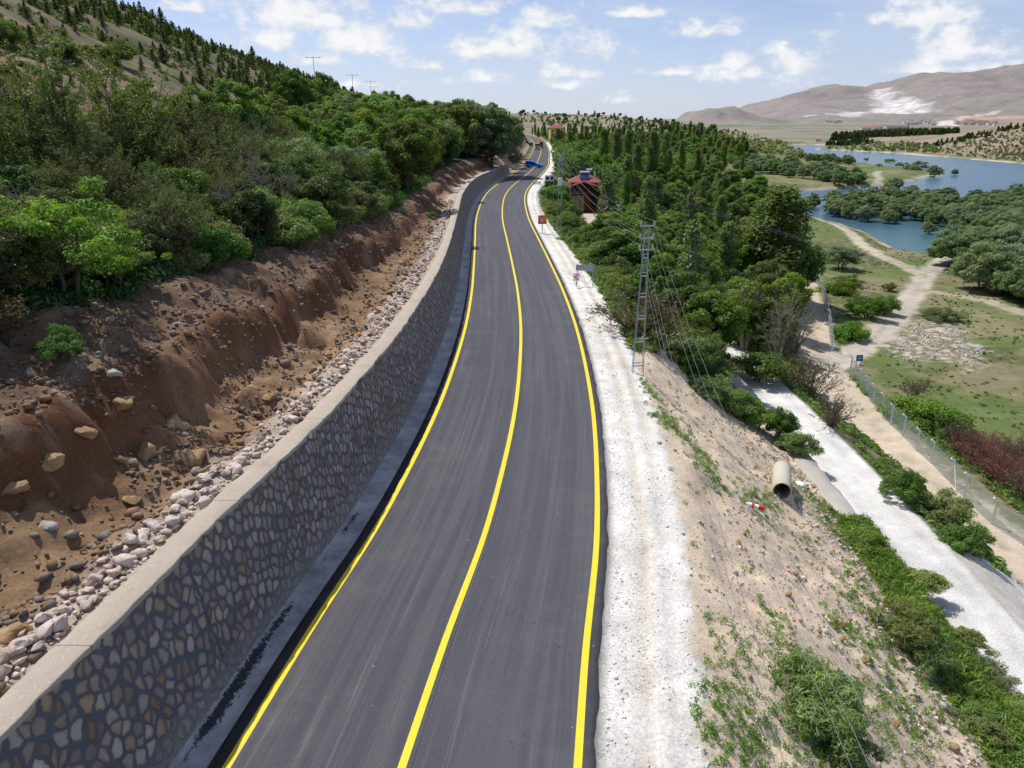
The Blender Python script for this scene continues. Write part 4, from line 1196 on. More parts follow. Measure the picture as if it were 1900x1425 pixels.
add_proto(('purple', 0), twiggy(341, 2.8, 1.9, 34, 3, .05, .09, thick=.020), LM['brown'], M['twig_purple'])
add_proto(('red', 0), twiggy(342, 2.6, 1.9, 46, 0, .05, .09, thick=.026, sub=8), None, M['twig_red'])
add_proto(('bare', 0), twiggy(343, 7.0, 2.6, 9, 2, .08, .14, thick=.030, sub=9), LM['olive'], M['bark_pale'])
add_proto(('bare', 1), twiggy(344, 6.0, 2.2, 8, 0, .08, .14, thick=.026, sub=9), None, M['bark_pale'])
for i in range(2):
    add_proto(('shrubfar', i), broadleaf(350 + i, 1.6, 1.2, 0, 10, 34, .26, .36, crad=.42, stems=1, limb_every=4), LM[('olive', 'dark')[i]])

def plant(key, x, y, h, label, cat='tree', group=None, name='tree', joined=False, z=None, wide=1., rz=None, parts=('trunk', 'crown'), ref=None):
    tm, cm, jm = PROTO[key]
    refh = ref or {'near': 6, 'walnut': 5.2, 'silver': 5.5, 'olive': 4.5, 'mid': 10, 'willow': 7, 'far': 9, 'pine': 3, 'poplar': 14, 'poplar_sparse': 13, 'bush': 1.7, 'feather': 1.7, 'lowbush': 1.2, 'twiggy': 6.3,
                   'drybrush': 2.9, 'purple': 2.7, 'red': 2.6, 'bare': 6.5, 'shrubfar': 1.6}[key[0]]
    s = h / refh
    if group:
        w_ = where(x, y); label = f'{sized(h)} {label} {w_}'; group = label
    if z is None: z = float(H(np.array([x]), np.array([y]))[0])
    rz = random.uniform(0, 6.28) if rz is None else rz
    if joined:
        o = obj(name, jm, None, (x, y, z), (0, 0, rz), (s * wide, s * wide, s)); return tag(o, label, cat, group)
    e = empty(name, (x, y, z), rz, label, cat, group, (s * wide, s * wide, s))
    obj(parts[0], tm, e)
    if cm is not None: obj(parts[1], cm, e)
    return e

def where(x, y):
    if x < float(rc(y)):
        if x < -45: return 'on the upper slope'
        if y < 27: return 'above the near end of the wall'
        if y < 40: return 'above the yellow outcrops'
        if y < 55: return 'opposite the near pylon'
        if y < 75: return 'behind the red scarp'
        if y < 100: return 'past the red scarp'
        if y < 150: return 'above the far wall'
        if y < 230: return 'at the wall end'
        if y < 400: return 'by the lorries'
        return 'far beyond the bend'
    if x < 24:
        if y < 45: return 'beside the sandy embankment'
        if y < 62: return 'by the near pylon'
        if y < 90: return 'below the chevron sign'
        if y < 135: return 'between the two pylons'
        if y < 190: return 'close to the red-roofed house'
        if y < 300: return 'behind the red-roofed house'
        return 'by the far road'
    if y < 75: return 'above the lower white road'
    if y < 100: return 'by the white road end'
    if y < 135: return 'near the far fence' if x < 60 else ('before the grove' if x > 75 else 'on the meadow')
    if y < 200: return 'before the teal channel' if x > 95 else 'beyond the track fence'
    if y < 290: return 'around the teal channel' if x > 95 else 'level with the inlet'
    if y < 420: return 'by the sand spit' if x > 130 else 'level with the sand spit'
    if y < 620: return 'below the brown ridge' if x < 120 else 'near the little white house'
    return 'under the brown ridge'
def sized(h):
    return 'small' if h < 1.5 else 'low' if h < 2.6 else 'middling' if h < 4.5 else 'tall' if h < 7.5 else 'very tall' if h < 12 else 'towering'

class Spacer:
    def __init__(s): s.p = []
    def ok(s, x, y, d):
        for (a, b, dd) in s.p:
            if abs(a - x) < 12 and (a - x) ** 2 + (b - y) ** 2 < (min(d, dd)) ** 2: return False
        s.p.append((x, y, d)); return True
SPC = Spacer()
# ================================================================== LEFT THICKET
random.seed(11)
def thicket(y0, y1, n, d0, d1, choose, group, label, spacing, bias=1.0):
    made = 0; tries = 0
    while made < n and tries < n * 30:
        tries += 1
        y = y0 + (y1 - y0) * random.random(); de = float(np.interp(y, *EDGE_D)); dd = d0 + (d1 - d0) * random.random() ** bias
        t = -6.95 - de - dd
        x = float(tY(t, y))
        key, h, nm, cat, lb = choose(y, dd)
        if not SPC.ok(x, y, spacing * (h / 5.) ** .5): continue
        pre, L = (lb if isinstance(lb, tuple) else (lb, ''))
        plant(key, x, y, h, pre, cat, group, nm, joined=y > 120, wide=random.uniform(.9, 1.2), parts=('trunk', 'crown'))
        made += 1
# hand-placed plants: (proto, px, py of the foot, height, width, name, category, label)
HAND = [
 (('walnut', 0), 130, 560, 3.9, 1.15, 'walnut_tree', 'tree', 'bright green large-leaved tree at the thicket edge by the image border'),
 (('walnut', 1), 0, 520, 3.9, 1.1, 'walnut_tree', 'tree', 'second bright large-leaved tree, behind the one at the thicket edge'),
 (('walnut', 0), 215, 550, 2.2, 1.2, 'walnut_tree', 'tree', 'low bright leafy sapling hanging over the bank edge'),
 (('silver', 0), 560, 372, 5.6, 1.15, 'silver_leaved_tree', 'tree', 'rounded silvery tree taller than its neighbours in the thicket'),
 (('silver', 1), 655, 362, 5.2, 1.15, 'silver_leaved_tree', 'tree', 'silvery grey-green tree right of the rounded silvery one'),
 (('silver', 0), 700, 350, 4.2, 1.1, 'silver_leaved_tree', 'tree', 'small silvery tree nearest the red scarp'),
 (('twiggy', 0), 130, 405, 7.6, 1.1, 'willow_shrub', 'shrub', 'tall thin-branched pale shrub rising at the start of the thicket'),
 (('twiggy', 1), 260, 400, 8.2, 1.15, 'willow_shrub', 'shrub', 'tall thin-branched shrub with feathery tops on the thicket skyline'),
 (('twiggy', 2), 400, 385, 6.8, 1.1, 'willow_shrub', 'shrub', 'dense feathery shrub behind the large-leaved trees'),
 (('twiggy', 0), 60, 360, 6.5, 1.1, 'willow_shrub', 'shrub', 'feathery shrub below the grey rock slope'),
 (('twiggy', 1), 420, 420, 4.6, 1.1, 'willow_shrub', 'shrub', 'lower feathery shrub in front of the thicket'),
 (('twiggy', 2), 330, 500, 3.6, 1.1, 'willow_shrub', 'shrub', 'low brushy shrub over the bank edge'),
 (('bare', 1), 430, 450, 4.0, 1.1, 'dead_shrub', 'shrub', 'leafless pale shrub leaning over the bank'),
 (('bare', 1), 350, 360, 6.2, 1.0, 'dead_tree', 'tree', 'leafless white-barked tree standing above the thicket'),
 (('bare', 0), 480, 330, 5.0, 1.1, 'dead_tree', 'tree', 'half bare tree with curving pale limbs in the thicket'),
 (('lowbush', 0), 640, 388, 1.7, 1.5, 'bush', 'bush', 'wide low green bush spilling over the red scarp'),
 (('lowbush', 0), 520, 450, 1.6, 1.3, 'bush', 'bush', 'low green bush on the crest above the scree'),
 (('bush', 0), 122, 668, 1.0, .9, 'bush', 'bush', 'single small green bush growing alone on the grey scree'),
 (('bush', 0), 745, 350, 2.0, 1.2, 'bush', 'bush', 'green bush hanging at the far end of the scarp'),
 (('bush', 0), 800, 405, .7, .9, 'bush', 'bush', 'tiny green bush on the rubble strip behind the wall'),
 (('drybrush', 0), 8, 640, 1.6, 1.2, 'dry_brush', 'brush', 'pile of dry grey twigs at the image border below the thicket'),
 (('bush', 1), 208, 118, 3.4, 1.5, 'dark_round_tree', 'tree', 'dark round bushy tree alone on the open upper slope'),
 (('bush', 2), 128, 108, 2.4, 1.1, 'yellow_green_shrub', 'shrub', 'yellow-green shrub on the reddish soil of the upper slope'),
 (('bush', 2), 12, 85, 2.8, 1.0, 'yellow_green_shrub', 'shrub', 'yellow-green shrub at the image border on the upper slope'),
]
for key, px, py, h, wd, nm, cat, lb in HAND:
    p = at(px, py); SPC.ok(p.x, p.y, 2.0)
    plant(key, p.x, p.y, h, lb, cat, None, nm, wide=wd)

def ch_edge(y, dd):
    k = random.random()
    if k < .35: return ('lowbush', random.randrange(3)), random.uniform(1.2, 2.0), 'bush', 'bush', 'dense bush on the bank crest'
    if k < .6: return ('bush', random.randrange(3)), random.uniform(1.6, 2.6), 'bush', 'bush', 'leafy bush on the bank crest'
    if k < .8: return ('near', random.choice((0, 1))), random.uniform(2.2, 3.6), 'young_tree', 'tree', 'young tree on the bank crest'
    return ('olive', random.randrange(2)), random.uniform(2, 3.2), 'grey_green_shrub', 'shrub', 'grey-green shrub on the bank crest'
thicket(14, 80, 70, -.3, 2.4, ch_edge, 'plants along the crest of the earth bank', '', 1.3)
def ch_near(y, dd):
    k = random.random(); hh = np.interp(y, [15, 40, 80, 130], [2.9, 3.6, 5.2, 7.5])
    if y < 52 and k > .3 and k < .5: return ('twiggy', random.randrange(3)), hh * random.uniform(1., 1.45), 'willow_shrub', 'shrub', 'thin-branched feathery shrub in the roadside thicket'
    if k < .45: return ('near', random.randrange(3)), hh * random.uniform(.7, 1.1), 'thicket_tree', 'tree', 'green tree in the roadside thicket'
    if k < .62: return ('twiggy', random.randrange(3)), hh * random.uniform(.8, 1.15), 'willow_shrub', 'shrub', 'thin-branched feathery shrub in the roadside thicket'
    if k < .80: return ('olive', random.randrange(2)), hh * random.uniform(.6, .95), 'grey_green_shrub', 'shrub', 'grey-green shrub in the roadside thicket'
    if k < .86 and y > 45: return ('silver', random.randrange(2)), hh * random.uniform(.7, 1.0), 'silver_leaved_tree', 'tree', 'silvery tree in the roadside thicket'
    if k < .93: return ('bare', 0), hh * random.uniform(.7, 1.05), 'bare_tree', 'tree', 'sparse pale-limbed tree in the roadside thicket'
    return ('bush', random.randrange(3)), random.uniform(1.6, 2.6), 'bush', 'bush', 'bush in the roadside thicket'
thicket(16, 85, 150, 1.5, 17, ch_near, 'plants of the roadside thicket', '', 2.1)
thicket(85, 150, 70, -.5, 24, lambda y, dd: (ch_near(y, dd) if random.random() < .5 else (('mid', random.randrange(3)), random.uniform(6, 9), 'thicket_tree', 'tree', 'full-crowned green tree in the thicket')), 'trees of the thicket beside the curve', '', 2.6)
thicket(150, 330, 95, -.5, 34, lambda y, dd: (('mid', random.randrange(3)), random.uniform(8, 12.5) * np.interp(dd, [0, 10, 30], [.62, 1.08, .95]), 'thicket_tree', 'tree', 'green tree of the left wood') if random.random() < .75
        else (('willow', random.randrange(3)), random.uniform(8, 12), 'silver_leaved_tree', 'tree', 'pale-leaved tree of the left wood'), 'trees of the wood at the far bend', '', 4.0)
# two or three that stand out against the sky
for px, py, h, key, lb in ((765, 300, 11.5, ('mid', 0), 'tall dark tree rising against the sky over the thicket'), (880, 285, 15.5, ('willow', 0), 'big pale round tree crowning the wood by the far bend'),
                           (915, 285, 15.0, ('willow', 2), 'second big pale round tree crowning the wood'), (850, 290, 13.5, ('mid', 2), 'rounded green tree left of the big pale crowns'), (945, 283, 12, ('mid', 1), 'dark tree leaning over the far bend')):
    p = at(px, py); y = min(p.y, 300); 
    x = p.x * y / p.y
    if key[0] == 'willow': y = 205; x = (px - 950) / FPX * 218
    plant(key, x, y, h, lb, 'tree', None, 'tall_tree', joined=True, wide=1.1)

# hillside pines, largest as individuals, the rest as one plantation
random.seed(21)
pts = []
tries = 0
SP2 = []
cand = np.random.default_rng(5)
Yc = 60 + 560 * cand.random(9000) ** 1.15; Xc = -cand.uniform(28, 122, 9000)
dens = fbm(Xc * .03, Yc * .03, 4, 120)
zone = sstep(110, 230, Yc) * .55 + .07 + sstep(.5, .6, dens) * .18
zone *= np.where(Xc > -45, .35, 1)
keep = cand.random(9000) < zone * .8
Xc, Yc = Xc[keep], Yc[keep]
grid = {}
P = []
for x, y in zip(Xc, Yc):
    g = (int(x // 2.6), int(y // 2.6))
    if any((a, b) in grid for a in (g[0] - 0, g[0]) for b in (g[1], g[1])): continue
    grid[g] = 1; P.append((x, y))
P = np.array(P); de = np.interp(P[:, 1], *EDGE_D)
P = P[(-(P[:, 0] - rc(P[:, 1])) - 6.95 - de) > 14]
PZ = H(P[:, 0], P[:, 1])
dist = np.hypot(P[:, 0], P[:, 1]); order = np.argsort(dist)
print('pines', len(P))
for n_, i in enumerate(order[:285]):
    x, y = P[i]; h = random.choice((.9, 1.3, 1.8, 2.3, 3.1)) * random.uniform(.85, 1.2)
    if dist[i] < 130 and random.random() < .5:
        plant(('shrubfar', random.randrange(2)) if dist[i] > 80 else ('bush', random.choice((0, 1, 1))), x, y, random.uniform(.9, 1.9), 'green shrub on the dry open hillside', 'shrub', 'shrubs scattered over the dry hillside', 'hillside_shrub', True, float(PZ[i]))
    else:
        plant(('pine', random.randrange(3)), x, y, h, 'young pine planted on the hillside', 'pine tree', 'young pines planted over the hillside', 'pine_tree', dist[i] > 110, float(PZ[i]))
def merged(name, key, pos, hs, label, cat, seed=1):
    """one stuff mesh out of many copies of a small crown"""
    jm = PROTO[key][2]
    nv = len(jm.vertices); V = np.empty(nv * 3, np.float32); jm.vertices.foreach_get('co', V); V = V.reshape(-1, 3)
    nf = len(jm.polygons); F = np.empty(nf * 4, np.int32); jm.loops.foreach_get('vertex_index', F); F = F.reshape(-1, 4)
    mi = np.empty(nf, np.int32); jm.polygons.foreach_get('material_index', mi)
    lv = np.empty(nf, np.float32); jm.attributes['lv'].data.foreach_get('value', lv)
    r = np.random.default_rng(seed); n = len(pos); a = r.uniform(0, 6.28, n)
    ca, sa = np.cos(a)[:, None], np.sin(a)[:, None]
    s = np.asarray(hs)[:, None]
    X = (V[None, :, 0] * ca - V[None, :, 1] * sa) * s + pos[:, 0:1]; Y = (V[None, :, 0] * sa + V[None, :, 1] * ca) * s + pos[:, 1:2]; Z = V[None, :, 2] * s + pos[:, 2:3]
    VV = np.stack([X, Y, Z], -1).reshape(-1, 3)
    FF = (F[None] + (np.arange(n) * nv)[:, None, None]).reshape(-1, 4)
    lvv = np.clip(np.tile(lv, n) + np.repeat(r.normal(0, .2, n), nf), 0, 1)
    me = np_mesh(name, VV, FF, [jm.materials[0], jm.materials[1]], False, mi=np.tile(mi, n), facecol=lvv)
    return tag(obj(name, me), label, cat, None, 'stuff')
def low_proto(key, base, nclump, per, lw, ll, **kw): add_proto(key, broadleaf(*base, nclump, per, lw, ll, **kw), LM['dark'])
add_proto(('pinelow', 0), pine_shape(400, 3.0, 1.3, 6, 22, .30, .62), LM['pine'])
rest = order[285:]
merged('pine_plantation', ('pinelow', 0), np.column_stack([P[rest], PZ[rest]]), np.random.default_rng(2).uniform(.3, 1.0, len(rest)), 'dense plantation of small dark pines covering the far part of the hillside', 'pine plantation')
# a few bigger pines breaking the ridge line
for px, py, h in ((470, 112, 5.5), (655, 182, 5), (300, 40, 4.2), (760, 205, 6)):
    p, ok = hit(px, py + 6); 
    if ok[0] and p[0, 1] < 900: plant(('pine', 0), p[0, 0], p[0, 1], h, 'pine standing out along the hillside ridge line', 'pine tree', 'tall pines on the ridge line', 'pine_tree', True, p[0, 2])

# ================================================================== RIGHT SIDE WOODS
random.seed(31)
def px_scatter(poly, n, choose, group, spacing, joined=False, seed=1, zmin=None, avoid=None, biasnear=.0):
    r = np.random.default_rng(seed); poly = [(float(a), float(b)) for a, b in poly]
    xs = [a for a, b in poly]; ys = [b for a, b in poly]
    m_ = n * 12
    PX = r.uniform(min(xs), max(xs), m_); PY = r.uniform(min(ys), max(ys), m_)
    k = inpoly(PX, PY, poly); PX, PY = PX[k], PY[k]
    W, ok = hit(PX, PY); W = W[ok]
    made = 0
    for (x, y, z) in W:
        if made >= n: break
        if avoid is not None and avoid(x, y): continue
        if zmin is not None and z < zmin: z = zmin
        key, h, nm, cat, lb, wd = choose(x, y)
        if not SPC.ok(x, y, spacing * (h / 8.) ** .4): continue
        plant(key, x, y, h, lb, cat, group, nm, joined=joined if isinstance(joined, bool) else y > joined, z=z, wide=wd); made += 1
    return made
def near_road(x, y):
    t = (x - float(rc(y)))
    dA = dline(np.array([x]), np.array([y]), DIRT_A)[0]
    return t < 8.5 or (t > 19 and t < 26 and y < 92) or dA < 4.0
RV = random.uniform
def hs_ok(x, y):
    return near_road(x, y) or (13 < x < 26 and 112 < y < 204) or (13.5 < x < 20 and 96 < y < 125)
f1 = [(1100, 470), (1140, 395), (1150, 350), (1240, 310), (1340, 305), (1400, 330), (1440, 400), (1480, 470), (1490, 560), (1485, 640), (1420, 690), (1340, 690), (1250, 630), (1170, 560)]
def ch_f1(x, y):
    k = random.random()
    if k < .60: return ('mid', random.randrange(3)), RV(5., 8.5), 'broadleaf_tree', 'tree', 'green broadleaf tree of the right wood', RV(.9, 1.25)
    if k < .68: return ('poplar', random.randrange(3)), RV(8, 13), 'poplar_tree', 'tree', 'slender poplar of the right wood', RV(1., 1.3)
    if k < .86: return ('near', random.randrange(3)), RV(4, 6.5), 'broadleaf_tree', 'tree', 'dense young tree of the right wood', RV(.9, 1.3)
    if k < .93: return ('bare', 0), RV(5, 7.5), 'bare_tree', 'tree', 'sparse grey tree of the right wood', 1.
    return ('poplar_sparse', 0), RV(8, 12), 'poplar_tree', 'tree', 'thin pale poplar of the right wood', RV(1., 1.3)
# hand-placed first
HR = [
 (('poplar', 1), 1432, 560, 17, 2.1, 'tall_poplar_tree', 'tree', 'tallest dark green tree at the corner of the wood by the meadow'),
 (('mid', 0), 1470, 560, 11, 1.0, 'broadleaf_tree', 'tree', 'full green tree beside the tallest one at the corner of the wood'),
 (('mid', 2), 1395, 545, 12, 1.0, 'broadleaf_tree', 'tree', 'full green tree behind the tallest one at the corner of the wood'),
 (('poplar_sparse', 0), 1195, 480, 13, 1.2, 'poplar_tree', 'tree', 'thin pale poplar directly behind the lattice pylon'),
 (('mid', 0), 1310, 680, 7.5, 1.05, 'broadleaf_tree', 'tree', 'round deep green tree by the start of the lower white road'),
 (('mid', 1), 1255, 640, 6.5, 1.0, 'broadleaf_tree', 'tree', 'dark tree left of the round one by the lower white road'),
 (('mid', 2), 1240, 600, 5.5, 1.0, 'broadleaf_tree', 'tree', 'leafy tree right behind the foot of the lattice pylon'),
 (('near', 0), 1250, 560, 6, 1.0, 'broadleaf_tree', 'tree', 'leafy tree halfway up the slope behind the power lines'),
 (('drybrush', 0), 1185, 625, 3.4, 1.3, 'dry_shrub', 'shrub', 'brown dry shrub just left of the lattice pylon foot'),
 (('drybrush', 0), 1215, 645, 3.0, 1.2, 'dry_shrub', 'shrub', 'brown dry shrub right of the lattice pylon foot'),
 (('bare', 0), 1440, 690, 7.5, 1.0, 'bare_tree', 'tree', 'bare grey forked tree above the dirt track'),
 (('bare', 1), 1475, 655, 6.5, 1.1, 'bare_tree', 'tree', 'leafless pale tree at the edge of the dirt track'),
 (('bare', 1), 1345, 640, 7.0, 1.0, 'bare_tree', 'tree', 'leafless tree leaning inside the wood'),
 (('bare', 0), 1380, 650, 6.5, 1.0, 'bare_tree', 'tree', 'half bare tree in front of the wood'),
 (('purple', 0), 1502, 742, 3.6, 1.1, 'bare_shrub', 'shrub', 'purple-brown leafless shrub at the dirt track junction'),
 (('purple', 0), 1475, 715, 3.2, 1.2, 'bare_shrub', 'shrub', 'purple-brown leafless shrub above the track junction'),
 (('purple', 0), 1540, 790, 2.6, 1.2, 'bare_shrub', 'shrub', 'low purple-brown shrub halfway along the dirt track bank'),
 (('near', 0), 1445, 815, 2.6, 1.0, 'young_tree', 'tree', 'bright young tree overhanging the lower white road'),
 (('bush', 2), 1475, 845, 1.6, 1.2, 'bush', 'bush', 'light green bush on the edge of the lower white road'),
 (('bush', 0), 1410, 705, 2.6, 1.4, 'bush', 'bush', 'bright green bush below the round tree by the white road'),
 (('lowbush', 0), 1345, 755, 1.2, 1.6, 'bush', 'bush', 'wide deep green bramble at the top of the sandy mound'),
 (('lowbush', 0), 1385, 780, 1.2, 1.5, 'bush', 'bush', 'dark bramble at the right end of the sandy mound'),
 (('lowbush', 2), 1300, 725, 1.0, 1.5, 'bush', 'bush', 'flat bramble left of the sandy mound'),
 (('silver', 0), 1560, 500, 4.6, 1.3, 'silver_willow_tree', 'tree', 'round grey-green willow alone on the meadow beside the far fence'),
 (('bush', 1), 1575, 530, 1.8, 1.6, 'bush', 'bush', 'dark low bush below the round meadow willow'),
 (('lowbush', 0), 1555, 545, 2.0, 1.4, 'bush', 'bush', 'green bramble right beside the far fence'),
 (('bush', 0), 1610, 590, 3.0, 1.2, 'bush', 'bush', 'leafy bush with pale blossom above the meadow track'),
 (('bush', 0), 1635, 582, 2.6, 1.2, 'bush', 'bush', 'leafy bush nearest the meadow track'),
 (('bush', 1), 1590, 575, 2.2, 1.2, 'bush', 'bush', 'dark bush left of the blossoming bush'),
 (('bush', 1), 1648, 540, 1.5, 1., 'bush', 'bush', 'small dark round bush on the bare soil patch'),
 (('lowbush', 0), 1577, 628, 2.0, 1.1, 'bush', 'bush', 'compact green bush inside the track fork'),
 (('lowbush', 2), 1742, 590, 1.7, 1.5, 'bush', 'bush', 'low spreading bush above the pale stone patch'),
 (('drybrush', 0), 1695, 745, 2.6, 1.1, 'dry_shrub', 'shrub', 'dry brown shrub behind the chain link fence'),
 (('lowbush', 0), 1705, 785, 2.4, 1.5, 'bush', 'bush', 'wide green bramble behind the chain link fence'),
 (('lowbush', 0), 1735, 800, 2.0, 1.2, 'bush', 'bush', 'smaller green bramble right of the wide one behind the fence'),
 (('bush', 0), 1675, 925, 1.7, 1.1, 'bush', 'bush', 'leafy bush on the strip between the two lower roads, upper one'),
 (('bush', 1), 1740, 970, 1.9, 1.2, 'bush', 'bush', 'bush with white blossom between the two lower roads'),
 (('bush', 0), 1785, 1020, 1.5, 1.3, 'bush', 'bush', 'bush nearest the merging of the two lower roads'),
 (('feather', 0), 1530, 1350, 1.5, 1.25, 'bush', 'bush', 'large feathery green bush low on the sandy embankment'),
 (('feather', 0), 1505, 1310, 1.1, 1.2, 'bush', 'bush', 'feathery bush joined to the upper side of the large embankment bush'),
 (('bush', 2), 1560, 1400, .9, 1.4, 'bush', 'bush', 'low bush below the large feathery embankment bush'),
 (('feather', 0), 1690, 1200, 1.5, 1.2, 'bush', 'bush', 'fresh green bush rising beside the low concrete wall'),
 (('feather', 0), 1715, 1225, 1.2, 1.2, 'bush', 'bush', 'second fresh green bush beside the low concrete wall'),
]
for key, px, py, h, wd, nm, cat, lb in HR:
    p = at(px, py); SPC.ok(p.x, p.y, 1.5)
    plant(key, p.x, p.y, h, lb, cat, None, nm, wide=wd)
for px, py, h, lb in ((1060, 394, 3.2, 'leafy tree growing up the left wall of the red-roofed house'), (1048, 400, 3.6, 'green tree between the far pylon and the house'), (1075, 405, 2.6, 'bright bush in front of the house veranda'),
                     (1112, 392, 5.5, 'dark tree at the right wall of the house'), (1125, 398, 6.0, 'tree standing right of the house yard')):
    p = at(px, py); plant(('near', random.randrange(3)) if 'dark' in lb else ('mid', 0), p.x, p.y, h, lb, 'tree', None, 'garden_tree')
for px, py, h, pk in ((1118, 318, 15, 0), (1142, 326, 17, 2), (1163, 316, 16, 0), (1208, 338, 18, 2), (1232, 330, 17, 0), (1262, 322, 15, 1), (1180, 345, 14, 2), (1290, 345, 13, 0), (1340, 318, 14, 1), (1215, 420, 12, 2), (1330, 470, 12, 0)):
    p = at(px, py); SPC.ok(p.x, p.y, 2.); plant(('poplar', pk), p.x, p.y, h, 'slim poplar standing above its neighbours', 'tree', 'tall poplars', 'poplar_tree', wide=1.05)
# red twig thicket behind the fence
for j, (px, py, h) in enumerate(((1775, 840, 2.6), (1805, 860, 2.9), (1830, 850, 2.6), (1850, 890, 3.0), (1870, 870, 2.8), (1885, 915, 2.8), (1895, 860, 2.7), (1920, 900, 3.0), (1925, 940, 3.0), (1950, 890, 3))):
    p = at(px, py); plant(('red', 0) if j % 4 else ('purple', 0), p.x, p.y, h, 'red-brown leafless bush behind the fence', 'bush', 'red-stemmed bushes behind the fence', 'red_twig_bush', wide=1.25)
# bramble hedge below the low wall, right edge
random.seed(41)
for y in np.arange(14, 34, .62):
    for q in (0, 1):
        t = RV(19.9, 21.2) if q else RV(18.7, 19.9)
        if y > 25 and random.random() < .75: continue
        yy_ = y + RV(-.4, .4); x = float(tY(t, yy_))
        plant(random.choice((('lowbush', 0), ('lowbush', 2), ('bush', 2))), x, yy_, RV(.5, .85), 'dusty green bramble over the low concrete wall', 'bush', 'brambles over the low concrete wall', 'bramble', wide=RV(1.5, 2.0), z=float(H(np.array([x]), np.array([yy_]))[0]) if t < 19 else -8.3)
px_scatter(f1, 175, ch_f1, 'trees of the wood between the house and the dirt track', 2.5, 130, 5, avoid=hs_ok)
# shrubs on the slope just right of the gravel verge
sl_ = [(1022, 330), (1040, 318), (1052, 350), (1060, 395), (1090, 420), (1130, 440), (1180, 520), (1200, 560), (1240, 640), (1330, 700), (1290, 715), (1225, 700), (1190, 640), (1140, 590), (1100, 520), (1055, 450), (1020, 385)]
def ch_sl(x, y):
    k = random.random()
    if k < .5: return ('lowbush', random.randrange(3)), RV(1.2, 2.2), 'bush', 'bush', 'spreading bush on the green slope', RV(1, 1.5)
    if k < .85: return ('bush', random.randrange(3)), RV(1.5, 2.8), 'bush', 'bush', 'upright leafy bush on the green slope', RV(1, 1.3)
    return ('near', random.randrange(3)), RV(2.5, 4.0), 'young_tree', 'tree', 'young tree on the green slope', 1.
def t_lt(x, y): return (x - float(rc(y))) < 9.3 or (13.5 < x < 20 and 96 < y < 125) or (13 < x < 26 and 112 < y < 204)
px_scatter(sl_, 170, ch_sl, 'plants on the slope under the gravel verge', 1.5, 140, 6, avoid=lambda x, y: t_lt(x, y) or (x > 19 and y < 90) or (y < 72 and x < 13.5))
# roadside trees further on, right of the road
def ch_r(x, y):
    return (('mid', random.randrange(3)), RV(5, 9), 'roadside_tree', 'tree', 'green tree of the roadside slope', RV(.9, 1.2)) if random.random() < .8 else (('near', 1), RV(3, 5), 'young_tree', 'tree', 'young tree of the roadside slope', 1.)
px_scatter([(1033, 300), (1045, 282), (1110, 275), (1250, 285), (1330, 300), (1240, 312), (1150, 345), (1110, 345), (1050, 330)], 120, ch_r, 'trees on the slope beyond the red-roofed house', 4.2, True, 7, avoid=t_lt)
# far wood with poplars
def ch_f2(x, y):
    k = random.random()
    if k < .30: return ('poplar', random.randrange(3)), RV(8, 13), 'poplar_tree', 'tree', 'slim poplar of the far wood', RV(1.3, 1.9)
    return ('far', random.randrange(3)), RV(5, 8.5), 'broadleaf_tree', 'tree', 'round tree of the far wood', RV(.9, 1.3)
px_scatter([(1018, 265), (985, 252), (1000, 250), (1060, 252), (1150, 254), (1250, 256), (1330, 262), (1400, 288), (1400, 297), (1320, 302), (1240, 285), (1110, 275), (1040, 283)], 290, ch_f2, 'trees of the far wood under the brown ridge', 5.5, True, 8, avoid=lambda x, y: (x - float(rc(y))) < 9 or y > 900)
px_scatter([(960, 252), (975, 245), (1060, 247), (1250, 250), (1330, 256), (1330, 264), (1200, 258), (1040, 254), (1000, 256)], 60, lambda x, y: (('poplar', random.randrange(3)), RV(8, 14), 'poplar_tree', 'tree', 'dark poplar on the edge of the far wood', RV(1, 1.5)), 'poplars on the farthest edge of the wood', 7, True, 9, avoid=lambda x, y: abs(x - float(rc(y))) < 8)
# willows of the flooded shore
def in_water(x, y): return sdpoly(np.array([x]), np.array([y]), WATER)[0] < -2
def ch_w(x, y):
    return ('willow', random.randrange(3)), RV(5.0, 8.2) * (.8 if y > 220 else 1), 'willow_tree', 'tree', 'rounded grey-green willow of the flooded grove', RV(1.0, 1.35)
wz = LAKE_Z - .1
px_scatter([(1500, 392), (1560, 388), (1640, 372), (1700, 378), (1760, 388), (1840, 378), (1960, 372), (2060, 400), (2060, 620), (1960, 590), (1880, 552), (1815, 540), (1775, 505), (1790, 470), (1775, 435), (1700, 430), (1640, 425), (1585, 420), (1540, 408)],
           230, ch_w, 'willows of the dense grove on the flooded shore', 4.6, True, 10, zmin=wz)
for px, py, h, lb in ((1437, 366, 5.0, 'lone dark willow at the tip of the lake inlet'), (1452, 364, 4.2, 'smaller willow beside the one at the inlet tip'), (1655, 362, 6.0, 'round willow standing in open water near the grove'), (1733, 333, 6.5, 'lone round tree on the end of the sand spit'),
                      (1770, 330, 3.5, 'small bush islet in the lake off the sand spit'), (1721, 445, 3.2, 'small round bush standing in the teal channel'), (1500, 397, 4.5, 'willow leading the grove out into the inlet'), (1410, 368, 3.6, 'low willow on the shore near the tracks')):
    p = at(px, py); plant(('willow', random.randrange(3)), p.x, p.y, h, lb, 'tree', None, 'willow_tree', True, z=max(p.z, wz), wide=1.15)
def ch_row(x, y):
    return ('willow', random.randrange(3)), RV(4.5, 8), 'willow_tree', 'tree', 'willow in the loose meadow row', RV(1, 1.3)
px_scatter([(1350, 313), (1400, 305), (1470, 312), (1540, 326), (1610, 340), (1560, 345), (1480, 332), (1420, 325), (1350, 322)], 42, ch_row, 'willows in the row crossing the meadow', 5, True, 12)
